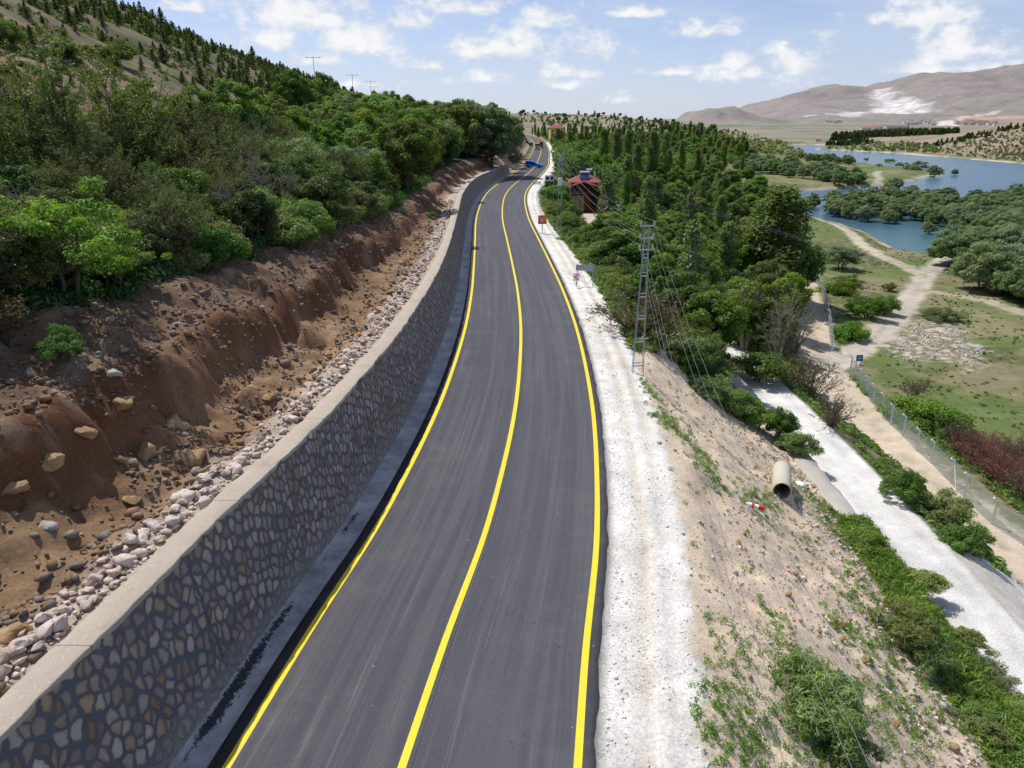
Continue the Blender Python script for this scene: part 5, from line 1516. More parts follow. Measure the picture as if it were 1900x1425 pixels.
px_scatter([(1470, 290), (1500, 296), (1580, 303), (1600, 310), (1540, 304), (1490, 301)], 16, lambda x, y: (('willow', random.randrange(3)), RV(4, 7), 'willow_tree', 'tree', 'willow on the shore under the scrubby knoll', 1.2), 'willows on the lake shore below the knoll', 5, True, 13, zmin=wz)
px_scatter([(1575, 297), (1620, 302), (1740, 312), (1700, 318), (1620, 309)], 16, lambda x, y: (('shrubfar', 0), RV(1.4, 3.2), 'flooded_bush', 'bush', 'dark bush half drowned in the lake', 1.3), 'half drowned bushes in the lake', 3, True, 14, zmin=wz)
# pines on the skyline ridge
px_scatter([(960, 228), (960, 205), (1060, 208), (1150, 216), (1250, 226), (1300, 238), (1390, 245), (1380, 256), (1300, 250), (1200, 240), (1080, 232)], 90, lambda x, y: (('pine', random.randrange(3)) if random.random() < .6 else ('far', 1), RV(4, 8), 'ridge_tree', 'tree', 'dark tree dotted on the brown skyline ridge', RV(1, 1.3)), 'trees dotted over the brown ridge', 9, True, 15)
# scrub as stuff: knoll, ridge, opposite hill
def keep_off(W):
    k = np.array([not (t_lt(x, y) or hs_ok(x, y) or (8 < x < 32 and 85 < y < 150)) for x, y, z in W]); return W[k]
def filler(poly, n, seed, h0, h1, label, name, key):
    r = np.random.default_rng(seed); xs = [a for a, b in poly]; ys = [b for a, b in poly]
    PX = r.uniform(min(xs), max(xs), n * 3); PY = r.uniform(min(ys), max(ys), n * 3); k = inpoly(PX, PY, poly); PX, PY = PX[k][:n], PY[k][:n]
    W, ok = hit(PX, PY); W = keep_off(W[ok]); merged(name, key, W, r.uniform(h0, h1, len(W)), label, 'undergrowth', seed)
add_proto(('fill', 0), broadleaf(460, 1.0, .75, 0, 11, 48, .10, .15, crad=.5, stems=1, limb_every=6), LM['green'])
add_proto(('fill', 1), broadleaf(461, 1.0, .75, 0, 11, 48, .09, .13, crad=.5, stems=1, limb_every=6), LM['green'])
filler([(985, 252), (1060, 251), (1250, 256), (1330, 262), (1400, 290), (1340, 310), (1200, 330), (1110, 345), (1050, 330), (1030, 290)], 1250, 21, 3.0, 5.5, 'continuous lower growth filling the far wood', 'far_wood_undergrowth', ('fill', 0))
filler([(1110, 345), (1200, 320), (1340, 306), (1420, 340), (1470, 440), (1480, 520), (1480, 620), (1400, 680), (1250, 620), (1160, 540), (1100, 440)], 700, 22, 1.6, 3.4, 'dense dark undergrowth between the trees of the right wood', 'wood_undergrowth', ('fill', 1))
def scrub(poly, n, seed, label, name, hmin, hmax, key=('shrubfar', 0)):
    r = np.random.default_rng(seed); xs = [a for a, b in poly]; ys = [b for a, b in poly]
    PX = r.uniform(min(xs), max(xs), n * 3); PY = r.uniform(min(ys), max(ys), n * 3); k = inpoly(PX, PY, poly); PX, PY = PX[k][:n], PY[k][:n]
    W, ok = hit(PX, PY); W = W[ok]
    merged(name, key, W, r.uniform(hmin, hmax, len(W)) / 1.6, label, 'scrub', seed)
add_proto(('scrublow', 0), broadleaf(450, 1.6, 1.2, 0, 6, 14, .5, .6, crad=.5, stems=1, limb_every=6), LM['olive'])
scrub([(1250, 228), (1340, 240), (1400, 250), (1470, 272), (1500, 292), (1400, 285), (1330, 262), (1250, 250)], 420, 1, 'low dark scrub dotting the dry knoll by the lake', 'knoll_scrub', 1.5, 3.5, ('scrublow', 0))
scrub([(960, 225), (960, 210), (1100, 215), (1250, 228), (1260, 250), (1100, 245)], 300, 2, 'low scrub dotting the brown skyline ridge', 'ridge_scrub', 1.5, 3.5, ('scrublow', 0))
scrub([(1730, 285), (1740, 270), (1800, 250), (1900, 232), (1990, 225), (1990, 312), (1900, 300), (1800, 292)], 750, 3, 'dark low scrub speckling the dry hill across the lake', 'hill_scrub', .8, 2.0, ('scrublow', 0))
scrub([(1520, 276), (1600, 266), (1700, 266), (1735, 275), (1740, 286), (1650, 282), (1560, 278)], 150, 4, 'scrub along the low headland across the lake', 'headland_scrub', 1.5, 3.5, ('scrublow', 0))
add_proto(('pinefar', 0), pine_shape(401, 3.0, 1.0, 4, 8, .8, 1.3), LM['pine'])
def belt(poly, n, seed, h0, h1, label, name, ymin=0, ymax=9000):
    r = np.random.default_rng(seed); xs = [a for a, b in poly]; ys = [b for a, b in poly]
    PX = r.uniform(min(xs), max(xs), n * 3); PY = r.uniform(min(ys), max(ys), n * 3); k = inpoly(PX, PY, poly); PX, PY = PX[k][:n], PY[k][:n]
    W, ok = hit(PX, PY); W = W[ok]; W = W[(W[:, 1] > ymin) & (W[:, 1] < ymax)]
    merged(name, ('pinefar', 0), W, r.uniform(h0, h1, len(W)) / 3.0, label, 'pine forest', seed)
belt([(1540, 260), (1600, 253), (1680, 248), (1800, 246), (1960, 244), (1960, 268), (1720, 268), (1700, 265), (1600, 265)], 3600, 5, 7, 11, 'dark pine forest belt on the plain beyond the lake', 'pine_forest_belt', 1080)
belt([(1530, 268), (1600, 262), (1620, 266), (1560, 272)], 160, 6, 3, 5, 'dark trees along the back of the low headland', 'headland_wood')
belt([(1700, 272), (1760, 262), (1830, 247), (1900, 230), (1915, 232), (1840, 252), (1770, 268), (1720, 278)], 130, 8, 2.5, 4.5, 'dark pines climbing the near crest of the hill across the lake', 'crest_pines', 0, 1080)

# ================================================================== GRASS AND WEEDS
def weeds(name, pos, sizes, m_, label, seed, nleaf=26, lw=.035, ll=.16, h=.25):
    r = np.random.default_rng(seed); var = [weed_shape(seed * 7 + i, nleaf, .18, h, lw, ll) for i in range(5)]
    n = len(pos); vi = r.integers(0, 5, n)
    T = np.stack([v[0] for v in var])[vi]; lv = np.stack([v[2] for v in var])[vi]
    S = np.asarray(sizes)[:, None, None]
    a = r.uniform(0, 6.28, n); ca, sa = np.cos(a)[:, None], np.sin(a)[:, None]
    X = T[..., 0] * ca - T[..., 1] * sa; Y = T[..., 0] * sa + T[..., 1] * ca
    V = np.stack([X, Y, T[..., 2]], -1) * S + np.asarray(pos)[:, None, :]
    F = (np.arange(n * nleaf * 4)).reshape(-1, 4)
    me = np_mesh(name, V.reshape(-1, 3), F, [m_], False, facecol=np.clip(lv + r.normal(0, .15, n)[:, None], 0, 1).ravel())
    return tag(obj(name, me), label, 'plants', None, 'stuff')
r = np.random.default_rng(55)
# slope right of the verge and roadside greens
n = 12000
Y = 34 + 120 * r.random(n) ** 1.3; t = 7.6 + 13 * r.random(n)
kk = Y > 46 + (t - 7.2) * 1.35 + (fbm(tY(t, Y) * .25, Y * .25, 4, 51) - .5) * 8
Y, t = Y[kk], t[kk]
weeds('slope_grass', on_ground(tY(t, Y), Y), r.uniform(1.2, 3.0, len(Y)), LM['weed'], 'rough green grass and weeds on the slope below the gravel verge', 1, 12, .06, .26, .22)
# strips beside lower roads
n = 6000
Y = 22 + 75 * r.random(n); t = np.where(r.random(n) < .7, 25.6 + 6 * r.random(n), 37.5 + 2.5 * r.random(n))
kk = fbm(tY(t, Y) * .3, Y * .3, 3, 130) > .42
Y, t = Y[kk], t[kk]; X = tY(t, Y)
kk = (dline(X, Y, DIRT_A) > 2.4) & ((Y > 37) | (X > 37.5)); X, Y = X[kk], Y[kk]
weeds('verge_grass', on_ground(X, Y), r.uniform(1., 2.4, len(Y)), LM['weed'], 'grass and weeds between the lower white road and the dirt track', 2, 12, .06, .24, .2)
n = 3800
Y = 11 + 26 * r.random(n); t = 18.3 + 3.2 * r.random(n)
P_ = on_ground(tY(t, Y), Y); P_[:, 2] = np.where((t > 19.0) & (t < 20.5), -7.72, P_[:, 2])
weeds('hedge_grass', P_, r.uniform(.8, 2.2, n), LM['weed'], 'rough grass and weeds along the low concrete wall', 7, 16, .035, .22, .24)
# embankment weeds in patches
spots = [(1350, 1190, 1.0, 60), (1375, 1195, .5, 40), (1365, 1275, .7, 70), (1375, 1330, .8, 90), (1325, 1260, .6, 40), (1330, 1370, .5, 60), (1480, 1340, 1.0, 80), (1300, 840, .9, 90), (1250, 790, .9, 110), (1225, 775, .6, 60), (1310, 870, .6, 60),
         (1330, 900, .5, 40), (1430, 935, .8, 80), (1400, 925, .6, 60), (1520, 940, 1.3, 160), (1560, 955, .8, 90), (1555, 1160, .5, 50), (1440, 1150, .5, 40), (1590, 1080, 1.2, 120), (1580, 1020, .7, 70), (1600, 1130, 1.0, 110), (1650, 1300, 1.2, 130), (1700, 1340, 1.0, 80),
         (1420, 970, .5, 30), (1545, 985, .5, 30), (1500, 1000, .4, 20), (1195, 715, .6, 50), (1215, 735, .5, 40), (1590, 1180, .9, 90), (1630, 1210, .9, 90), (1620, 1340, .9, 80), (1400, 1420, .8, 90), (1450, 1400, .8, 70), (1520, 1400, 1.2, 130), (1300, 1330, .5, 40),
         (1310, 1290, .5, 35), (1430, 1180, .6, 30), (1340, 1400, .7, 60), (1730, 1280, .9, 70), (1760, 1320, .8, 60), (1500, 1230, .5, 30), (1480, 1290, .7, 50)]
PP = []
for px, py, rad_, nn in spots:
    nn = int(nn * (.28 if px < 1400 and py > 1100 else .6)); rad_ *= 1.2
    p = at(px, py); PP.append(np.stack([p.x + r.normal(0, rad_ * .55, nn), p.y + r.normal(0, rad_ * .8, nn)], 1))
PP.append(np.stack([tY(8 + 10 * r.random(260), 9 + 40 * r.random(260)) * 1., 9 + 40 * r.random(260)], 1))
PP = np.concatenate(PP)
tt = (PP[:, 0] - rc(PP[:, 1])) / sec(PP[:, 1]); PP = PP[(tt > 7.0) & (tt < 19)]
weeds('embankment_weeds', on_ground(PP[:, 0], PP[:, 1]), r.uniform(.3, .95, len(PP)), LM['weed'], 'small green weeds in patches on the sandy embankment', 3, 26, .04, .15, .25)
# meadow tufts and thicket floor
n = 9000
X = r.uniform(38, 125, n); Y = r.uniform(32, 230, n)
kk = (fbm(X * .1, Y * .1, 4, 131) > .47) & (sdpoly(X, Y, WATER) > 3) & (dline(X, Y, DIRT_A) > 3) & (dline(X, Y, DIRT_B) > 2.6) & (dline(X, Y, DIRT_C) > 2.2) & (sdpoly(X, Y, STONES) > 0)
X, Y = X[kk], Y[kk]
weeds('meadow_grass', on_ground(X, Y), r.uniform(.5, 1.5, len(X)), LM['olive'], 'tufts of green grass over the meadow', 4, 10, .09, .26, .12)
n = 9000
Y = 11 + 110 * r.random(n) ** 1.3; d = np.interp(Y, *EDGE_D) - .5 + 12 * r.random(n) ** 1.5
weeds('thicket_undergrowth', on_ground(tY(-6.95 - d, Y), Y), r.uniform(1.6, 3.6, n), LM['dark'], 'tangled low green undergrowth at the foot of the thicket', 5, 34, .025, .07, .25)
n = 17000
Y = 30 + 260 * r.random(n) ** 1.2; X = -r.uniform(24, 118, n)
kk = fbm(X * .07, Y * .07, 4, 133) > .44; X, Y = X[kk], Y[kk]
weeds('hillside_scrub', on_ground(X, Y), r.uniform(1.2, 4.0, len(X)), LM['olive'], 'low grey-green scrub and tufts over the open hillside', 6, 12, .09, .24, .2)
# ================================================================== THINGS
def empty_at(name, p, rz, label, cat, group=None): return empty(name, p, rz, label, cat, group)
M['dark'] = simple('dark_rubber', (.02, .02, .022), .7, 0, .2)
M['glass'] = simple('tinted_glass', (.02, .025, .03), .12, 0, .1)
M['blue_car'] = simple('blue_car_paint', (.012, .20, .78), .3, 0, .06)
M['white_paint'] = simple('white_paint', (.72, .73, .74), .45, 0, .06)
M['red_paint'] = simple('red_paint', (.45, .05, .035), .5, 0, .2)
M['grey_paint'] = simple('grey_paint', (.33, .36, .38), .5, .2, .15)
M['black_paint'] = simple('black_paint', (.025, .025, .028), .5, 0, .2)
M['sign_back'] = simple('sign_back_grey', (.36, .44, .46), .45, .4, .15)
M['sign_orange'] = simple('sign_orange', (.78, .30, .02), .5, 0, .08)
M['sign_maroon'] = simple('sign_maroon', (.42, .05, .05), .5, 0, .1)
M['sign_white'] = simple('sign_white', (.82, .82, .82), .5, 0, .04)
M['sign_red'] = simple('sign_red', (.72, .01, .05), .5, 0, .05)
M['sign_black'] = simple('sign_black', (.02, .02, .02), .5, 0, .05)
M['sign_blue'] = simple('sign_blue', (.02, .16, .42), .5, 0, .08)
M['wire'] = simple('cable', (.22, .24, .24), .5, .3, .1)
M['insul'] = simple('porcelain', (.45, .42, .38), .3, 0, .1)
M['yellow_wall'] = simple('yellow_render', (.62, .50, .20), .85, 0, .12)
M['cream_wall'] = simple('cream_render', (.66, .60, .38), .85, 0, .12)
M['maroon_wall'] = simple('maroon_boards', (.34, .06, .05), .8, 0, .18, 2)
M['wood_dark'] = simple('dark_wood', (.06, .035, .025), .8, 0, .3, 3)
M['panel'] = simple('solar_panel', (.03, .05, .13), .2, .2, .1)
M['pipe'] = concrete('pipe_concrete', (.46, .43, .34), (.56, .53, .43), 1.5, .01)
M['pipe_shade'] = simple('pipe_inside_shade', (.20, .18, .16), .9, 0, .3)  # concrete darkened: shade inside the bore painted into its colour
M['plastic_red'] = simple('red_plastic', (.65, .02, .04), .4)
def roof_mat(name, c):
    m, nt, out = mat(name); k = NT(nt)
    tc = k.n('ShaderNodeTexCoord').outputs['Object']
    wv_ = k.n('ShaderNodeTexWave', wave_type='BANDS', bands_direction='X', inputs={'Scale': 3.2, 'Distortion': .3}); k.link(tc, wv_.inputs[0])
    n = k.noise(tc, 2.2, 5)
    col = k.mix(n, tuple(x * .75 for x in c), tuple(x * 1.25 for x in c))
    principled(k, out, col, .8, bump(k, wv_.outputs[1], .6, .06)); return m
M['roof'] = roof_mat('red_roof', (.34, .10, .07))

# ---- lattice pylons
def pylon(p, rz, label, Hh=11.0, box=False):
    e = empty_at('power_pylon', p, rz, label, 'pylon', None)
    wb, wt_ = .34, .11
    for s in (-1, 1):
        b = MB()
        b.box((0, 0, 0), (.001, .001, .001)); b.bm.clear()
        b.tube([(s * wb, 0, -.6), (s * (wb * .45 + wt_ * .55), 0, Hh * .55), (s * wt_, 0, Hh)], .025, 4)
        b.tube([(s * wb, .28, -.6), (s * (wb * .45 + wt_ * .55), .2, Hh * .55), (s * wt_, .10, Hh)], .020, 4)
        b.build('leg', M['steel'], e)
    for z in [Hh * q_ for q_ in (.05, .22, .38, .53, .67, .79)]:
        w_ = np.interp(z, [0, Hh * .55, Hh], [wb, wb * .45 + wt_ * .55, wt_])
        b = MB(); b.box((0, .06, z), (2 * w_, .05, .07)); b.box((0, .06, z + .2), (2 * w_, .04, .04)); b.build('rung', M['steel'], e)
    b = MB()
    for z in np.arange(.4, Hh - .6, .8):
        w0 = np.interp(z, [0, Hh * .55, Hh], [wb, wb * .45 + wt_ * .55, wt_])
        b.tube([(-w0, .0, z), (-w0, .2, z + .45)], .012, 3); b.tube([(w0, .0, z), (w0, .2, z + .45)], .012, 3)
    b.build('lattice', M['steel'], e)
    att = []
    for z in (Hh - .05, Hh - .75, Hh - 1.4):
        b = MB(); b.box((0, 0, z), (.84, .08, .07)); b.box((0, .09, z - .03), (.5, .05, .05))
        arm = b.build('crossarm', M['steel'], e)
        for s in (-1, 1):
            b = MB(); b.tube([(s * .39, 0, z + .04), (s * .39, 0, z + .12), (s * .39, 0, z + .2), (s * .39, 0, z + .26)], [.03, .07, .05, .06], 8)
            b.build('insulator', M['insul'], arm)
            att.append(Vector(p) + Matrix.Rotation(rz, 3, 'Z') @ Vector((s * .39, 0, z + .26)))
    if box:
        b = MB(); b.box((-.05, -.3, 7.2), (.55, .45, 1.0), bev=.04); b.build('meter_box', M['white_paint'], e)
        b = MB(); b.box((0, -.2, 10.2), (.5, .4, .8), bev=.04); b.build('transformer', M['grey_paint'], e)
    return att
p1 = at(1184, 692); A1 = pylon(p1, .12, 'grey steel lattice power pylon near the gravel verge in front of the wood', 8.9)
p2 = at(1037, 436); A2 = pylon(p2, .1, 'grey steel power pylon with a white box beside the red-roofed house', 10.8, True)
def cable(a, b, sag, r0, label, name='power_cable', grp='power cables between the pylons'):
    a, b = Vector(a), Vector(b); pts = []
    for i in range(25):
        f = i / 24; q = a.lerp(b, f); q.z -= sag * 4 * f * (1 - f); pts.append(q - a)
    m_ = MB(); m_.tube(pts, r0, 5); o = m_.build(name, M['wire'], loc=a); tag(o, label, 'cable', grp)
for i, a in enumerate(A1):
    near_end = Vector((1.0 + (i % 2) * 1.3 + (i // 2) * .25, -14, 9.2 - (i // 2) * .9))
    cable(a, near_end, 2.0, .005, 'thin power cable running from the near pylon over the sandy embankment', grp='cables from the near pylon towards the camera')
for i, (a, b_) in enumerate(zip(A1, A2)):
    cable(a, b_, 1.1, .007, 'thin power cable strung between the two steel pylons', grp='cables strung between the two pylons')
for i in range(4):
    p = at(1560 + 30 * i, 470 + 6 * i)
    cable(A2[i], Vector((60 + i * 1.2, 95, -5.5)), 1.5, .012, 'thin cable running from the far pylon down across the wood', grp='cables from the far pylon over the wood')

# ---- signs
def post(b, x, y, z0, z1, r0=.03): return b.tube([(x, y, z0), (x, y, z1)], r0, 8)
# warning sign: maroon/orange board with a red-bordered triangle
p = at(1006, 433)
e = empty_at('road_works_sign', p, -.02, 'square orange and maroon road works warning sign standing on the white gravel', 'road sign')
b = MB(); post(b, 0, .05, 0, 1.5, .045); b.build('post', M['black_paint'], e)
b = MB(); b.tube([(-.35, -.25, .02), (.35, .3, .02)], .025, 6); b.tube([(-.35, .3, .03), (.35, -.25, .03)], .025, 6); b.build('stand', M['black_paint'], e)
b = MB(); b.box((0, 0, 1.85), (1.16, .03, 1.16)); bd = b.build('board', M['sign_orange'], e)
b = MB(); b.box((0, -.019, 1.40), (1.16, .006, .26)); b.build('lower_band', M['sign_maroon'], bd)
b = MB()
for x_ in (-.555, .555): b.box((x_, -.019, 1.98), (.05, .006, .90))
b.build('border', M['sign_maroon'], bd)
def tri(b, s, y, z0): b.poly([(-s * .39, y, z0), (s * .39, y, z0), (0, y, z0 + s)])
b = MB(); tri(b, .98, -.026, 1.42); b.build('triangle_border', M['sign_red'], bd)
b = MB(); tri(b, .66, -.030, 1.50); b.build('triangle_field', M['sign_white'], bd)
b = MB()   # digging worker pictogram
b.poly([(.0, -.034, 1.53), (.06, -.034, 1.53), (.05, -.034, 1.75), (-.02, -.034, 1.80), (-.06, -.034, 1.70)]); b.poly([(-.12, -.034, 1.53), (-.07, -.034, 1.53), (-.0, -.034, 1.68), (-.05, -.034, 1.70)])
b.poly([(-.01, -.034, 1.84), (.03, -.034, 1.88), (.07, -.034, 1.84), (.03, -.034, 1.80)]); b.poly([(.07, -.034, 1.53), (.24, -.034, 1.53), (.16, -.034, 1.62)])
b.poly([(.05, -.034, 1.74), (.16, -.034, 1.60), (.14, -.034, 1.58), (.04, -.034, 1.70)])
b.build('worker_symbol', M['sign_black'], bd)
# chevron
p = at(1069, 533)
e = empty_at('chevron_sign', p, .1, 'small white square sign with a red left-pointing chevron on the verge', 'road sign')
b = MB(); post(b, 0, .04, -.3, .9, .035); b.build('post', M['sign_back'], e)
b = MB(); b.box((0, 0, .95), (.62, .025, .72), bev=.008); bd = b.build('board', M['sign_white'], e)
b = MB()
b.poly([(-.22, -.018, .95), (.10, -.018, 1.22), (.22, -.018, 1.22), (-.06, -.018, .95)]); b.poly([(-.22, -.0175, .95), (-.06, -.0175, .95), (.22, -.0175, .68), (.10, -.0175, .68)])
b.build('chevron', M['sign_red'], bd)
# direction board seen from behind, on two posts
def board_sign(px, py, w_, z0, h_, rz, label, nm='direction_sign', front=False):
    p = at(px, py); e = empty_at(nm, p, rz, label, 'road sign')
    for s in (-.42, .42):
        b = MB(); post(b, s * w_, -.05, -.5, z0 + h_ + .05, .04); b.build('post', M['sign_back'], e)
    b = MB(); b.box((0, 0, z0 + h_ / 2), (w_, .03, h_), bev=.01); bd = b.build('board', M['sign_back'], e)
    b = MB()
    for z in (.25, .75): b.box((0, -.03, z0 + h_ * z), (w_ * .97, .03, .04))
    b.build('rail', M['steel'], bd); return e
board_sign(1085, 529, 1.75, 1.35, .55, -.15, 'grey back of a wide direction board on two posts behind the chevron sign')
board_sign(1040, 347, 1.9, 3.9, 1.1, .05, 'grey back of a large direction board standing beyond the far pylon')
e = board_sign(1019, 384, 1.8, 4.9, 1.05, -.05, 'white sign board with two dark patches high on two posts at the gravel verge')
b = MB(); b.box((0, -.018, 5.42), (1.76, .01, 1.0)); fc = b.build('sign_face', M['sign_white'], e)
b = MB(); b.box((-.42, -.027, 5.40), (.62, .008, .58)); b.box((.40, -.027, 5.42), (.5, .008, .66)); b.build('dark_marking', M['sign_black'], fc)
# little trestle on the gravel
p = at(997, 345); e = empty_at('road_barrier', p, -.3, 'grey low trestle barrier lying on the white gravel verge', 'barrier')
b = MB()
for s in (-.6, .6): b.tube([(s - .15, -.35, 0), (s, 0, .95)], .04, 6); b.tube([(s + .15, .35, 0), (s, 0, .95)], .04, 6)
b.build('leg_frame', M['grey_paint'], e)
b = MB(); b.box((0, -.04, .9), (1.9, .05, .28)); b.box((0, -.12, .5), (1.7, .05, .22)); b.build('board', M['sign_back'], e)
# blue information sign by the fence
p = at(1588, 690); e = empty_at('information_sign', p, -.1, 'small blue sign with white symbol on two posts at the start of the fence', 'sign')
for s in (-.22, .3):
    b = MB(); b.tube([(s, 0, -.2), (s + .12, 0, 1.6)], .03, 6); b.build('post', M['wood_dark'], e)
b = MB(); b.box((.14, -.04, 1.75), (.75, .03, .75), ry=-.1, bev=.01); bd = b.build('board', M['sign_blue'], e)
b = MB(); b.poly([(-.05, -.062, 1.6), (.12, -.062, 1.66), (.30, -.062, 1.60), (.33, -.062, 1.68), (.12, -.062, 1.76), (-.07, -.062, 1.70)]); b.poly([(.0, -.062, 1.82), (.26, -.062, 1.88), (.24, -.062, 1.95), (.02, -.062, 1.9)])
b.build('symbol', M['sign_white'], bd)

# ---- vehicles
def wheel(parent, x, y, r_, w_, nm='wheel'):
    b = MB(); b.tube([(x - 0, y - w_ / 2, r_), (x, y + w_ / 2, r_)], r_, 18); o = b.build(nm, M['dark'], parent)
    s = 1 if y > 0 else -1
    b = MB(); b.tube([(x, y + s * w_ * .3, r_), (x, y + s * (w_ / 2 + .012), r_)], r_ * .58, 14); b.build('rim', M['grey_paint'], o)
def loft(name, prof, w_, m_, parent, z0=0, inset=.0, taper=None):
    """side profile (x,z) extruded in y with rounded shoulders"""
    b = MB(); n = len(prof)
    rows_ = [(-w_ / 2, 0.0), (-w_ / 2 + .05, 1.0), (w_ / 2 - .05, 1.0), (w_ / 2, 0.0)]
    cx = sum(x for x, z in prof) / n; cz = sum(z for x, z in prof) / n
    rings = []
    for y, f in rows_:
        k_ = .96 + .04 * f
        rings.append([b.bm.verts.new(((x - cx) * k_ + cx, y * (taper(z) if taper else 1), (z - cz) * k_ + cz)) for x, z in prof])
    for A, B in zip(rings, rings[1:]):
        for i in range(n): b.bm.faces.new((A[i], A[(i + 1) % n], B[(i + 1) % n], B[i]))
    b.bm.faces.new(rings[0][::-1]); b.bm.faces.new(rings[-1])
    return b.build(name, m_, parent)
def pickup(p, rz, label, paint):
    e = empty_at('pickup_truck', p, rz, label, 'pickup truck')
    lower = [(-2.62, .5), (-2.62, 1.02), (-2.55, 1.08), (1.05, 1.08), (1.15, 1.12), (2.35, 1.0), (2.58, .88), (2.62, .5), (2.3, .38), (-2.3, .38)]
    body = loft('body', lower, 1.84, paint, e)
    cab = [(-2.55, 1.06), (-2.5, 1.92), (-2.35, 2.0), (-.75, 2.0), (-.5, 1.84), (.0, 1.80), (1.05, 1.10)]
    loft('cab', cab, 1.72, paint, body, taper=lambda z: 1 - .16 * max(0, z - 1.1))
    for s in (-1, 1):
        for nm, q in (('side_window', [(-2.25, 1.18), (-2.22, 1.62), (-1.35, 1.64), (-1.35, 1.18)]), ('side_window', [(-1.15, 1.16), (-1.15, 1.64), (-.35, 1.64), (-.3, 1.16)]), ('side_window', [(-.2, 1.16), (-.22, 1.64), (.02, 1.64), (.72, 1.16)])):
            b = MB(); b.poly([(x, s * (.87 - .16 * (z - 1.1) * .86 + .012), z) for x, z in q]); b.build(nm, M['glass'], e)
        for x in (-1.62, 1.62): wheel(e, x, s * .80, .38, .26)
        b = MB(); b.box((2.52, s * .68, .86), (.16, .34, .16), bev=.03); b.build('headlight', M['white_paint'], e)
        b = MB(); b.box((-2.6, s * .80, .86), (.06, .16, .3), bev=.02); b.build('tail_light', M['sign_red'], e)
        b = MB(); b.box((.72, s * 1.0, 1.2), (.12, .2, .16), bev=.03); b.build('mirror', paint, e)
    b = MB(); b.poly([(.12, -.70, 1.72), (.12, .70, 1.72), (1.02, .76, 1.16), (1.02, -.76, 1.16)]); o = b.build('windscreen', M['glass'], e); o.location.z += .012; o.location.x += .012
    b = MB(); b.box((2.6, 0, .78), (.08, .9, .2), bev=.02); b.build('grille', M['black_paint'], e)
    b = MB(); b.box((2.62, 0, .52), (.16, 1.74, .2), bev=.04); b.build('bumper', M['black_paint'], e)
    return e
pp = G(991, 311.5, .0)
pickup((pp[0], pp[1], .0), R(-14), 'bright blue double cab pickup with hardtop standing crossways on the road', M['blue_car']).scale = (1.12,) * 3
# parked car far up the road
def lorry(p, rz, label, cabm, bedm, nm='lorry'):
    e = empty_at(nm, p, rz, label, 'truck'); e.scale = (1.12,) * 3
    b = MB(); b.box((3.1, 0, 1.85), (1.9, 2.4, 2.3), bev=.12); cab = b.build('cab', cabm, e)
    b = MB(); b.box((4.04, 0, 2.15), (.06, 2.1, .85), bev=.02); b.build('windscreen', M['glass'], cab)
    b = MB(); b.box((4.06, 0, 1.05), (.10, 1.6, .55), bev=.02); b.build('grille', M['black_paint'], cab)
    b = MB(); b.box((4.05, 0, .62), (.25, 2.4, .35), bev=.05); b.build('bumper', cabm, cab)
    b = MB(); b.box((-1.0, 0, .95), (7.6, .9, .35), bev=.02); b.build('chassis', M['black_paint'], e)
    b = MB(); b.box((-1.4, 0, 1.25), (6.2, 2.4, .15)); b.box((-1.4, 1.16, 1.95), (6.2, .08, 1.4)); b.box((-1.4, -1.16, 1.95), (6.2, .08, 1.4)); b.box((1.66, 0, 2.05), (.08, 2.4, 1.6)); b.box((-4.5, 0, 1.95), (.08, 2.4, 1.4))
    b.build('tipper_bed', bedm, e)
    for x in (2.9, -2.0, -3.3):
        for s in (-1, 1): wheel(e, x, s * 1.02, .5, .32)
    for s in (-1, 1):
        b = MB(); b.box((4.1, s * .9, .95), (.08, .35, .2), bev=.02); b.build('headlight', M['sign_white'], cab)
    return e
def road_pos(y, off): return Vector((float(rc(y)) + off, y, .02))
def px_on_road(px, py): x, y = G(px, py, 0); return Vector((x, y, .02))
q = px_on_road(997, 277); lorry((q.x, q.y, .02), R(-92), 'white-cabbed tipper lorry facing the camera in the left lane', M['white_paint'], M['red_paint'])
q = px_on_road(1004, 275); lorry((q.x, q.y + 6, .02), R(-92), 'dark red lorry standing beside the white-cabbed one', M['red_paint'], M['black_paint'])
# excavator
q = px_on_road(986, 271); q.x -= 1.5
e = empty_at('excavator', (q.x, q.y, .02), R(150), 'dark excavator with raised boom working at the left roadside', 'excavator')
for s in (-1, 1):
    b = MB(); b.box((0, s * 1.15, .45), (3.8, .55, .85), bev=.25); b.build('track', M['dark'], e)
b = MB(); b.box((-.5, 0, 1.45), (3.0, 2.4, .9), bev=.12); bod = b.build('body', M['black_paint'], e)
b = MB(); b.box((.75, .7, 2.3), (1.3, 1.0, 1.5), bev=.08); b.build('cab', M['black_paint'], e)
b = MB(); b.tube([(.9, 0, 1.5), (2.6, 0, 4.6), (5.0, 0, 5.2)], [.28, .34, .22], 6); bo = b.build('boom', M['black_paint'], e)
b = MB(); b.tube([(4.8, 0, 5.4), (6.0, 0, 2.4)], [.24, .16], 6); b.build('arm', M['black_paint'], bo)
b = MB(); b.prism([(-.5, 1.2), (.5, 1.2), (.5, 2.3), (-.2, 2.5)], 5.5, 6.5); b.build('bucket', M['black_paint'], bo)

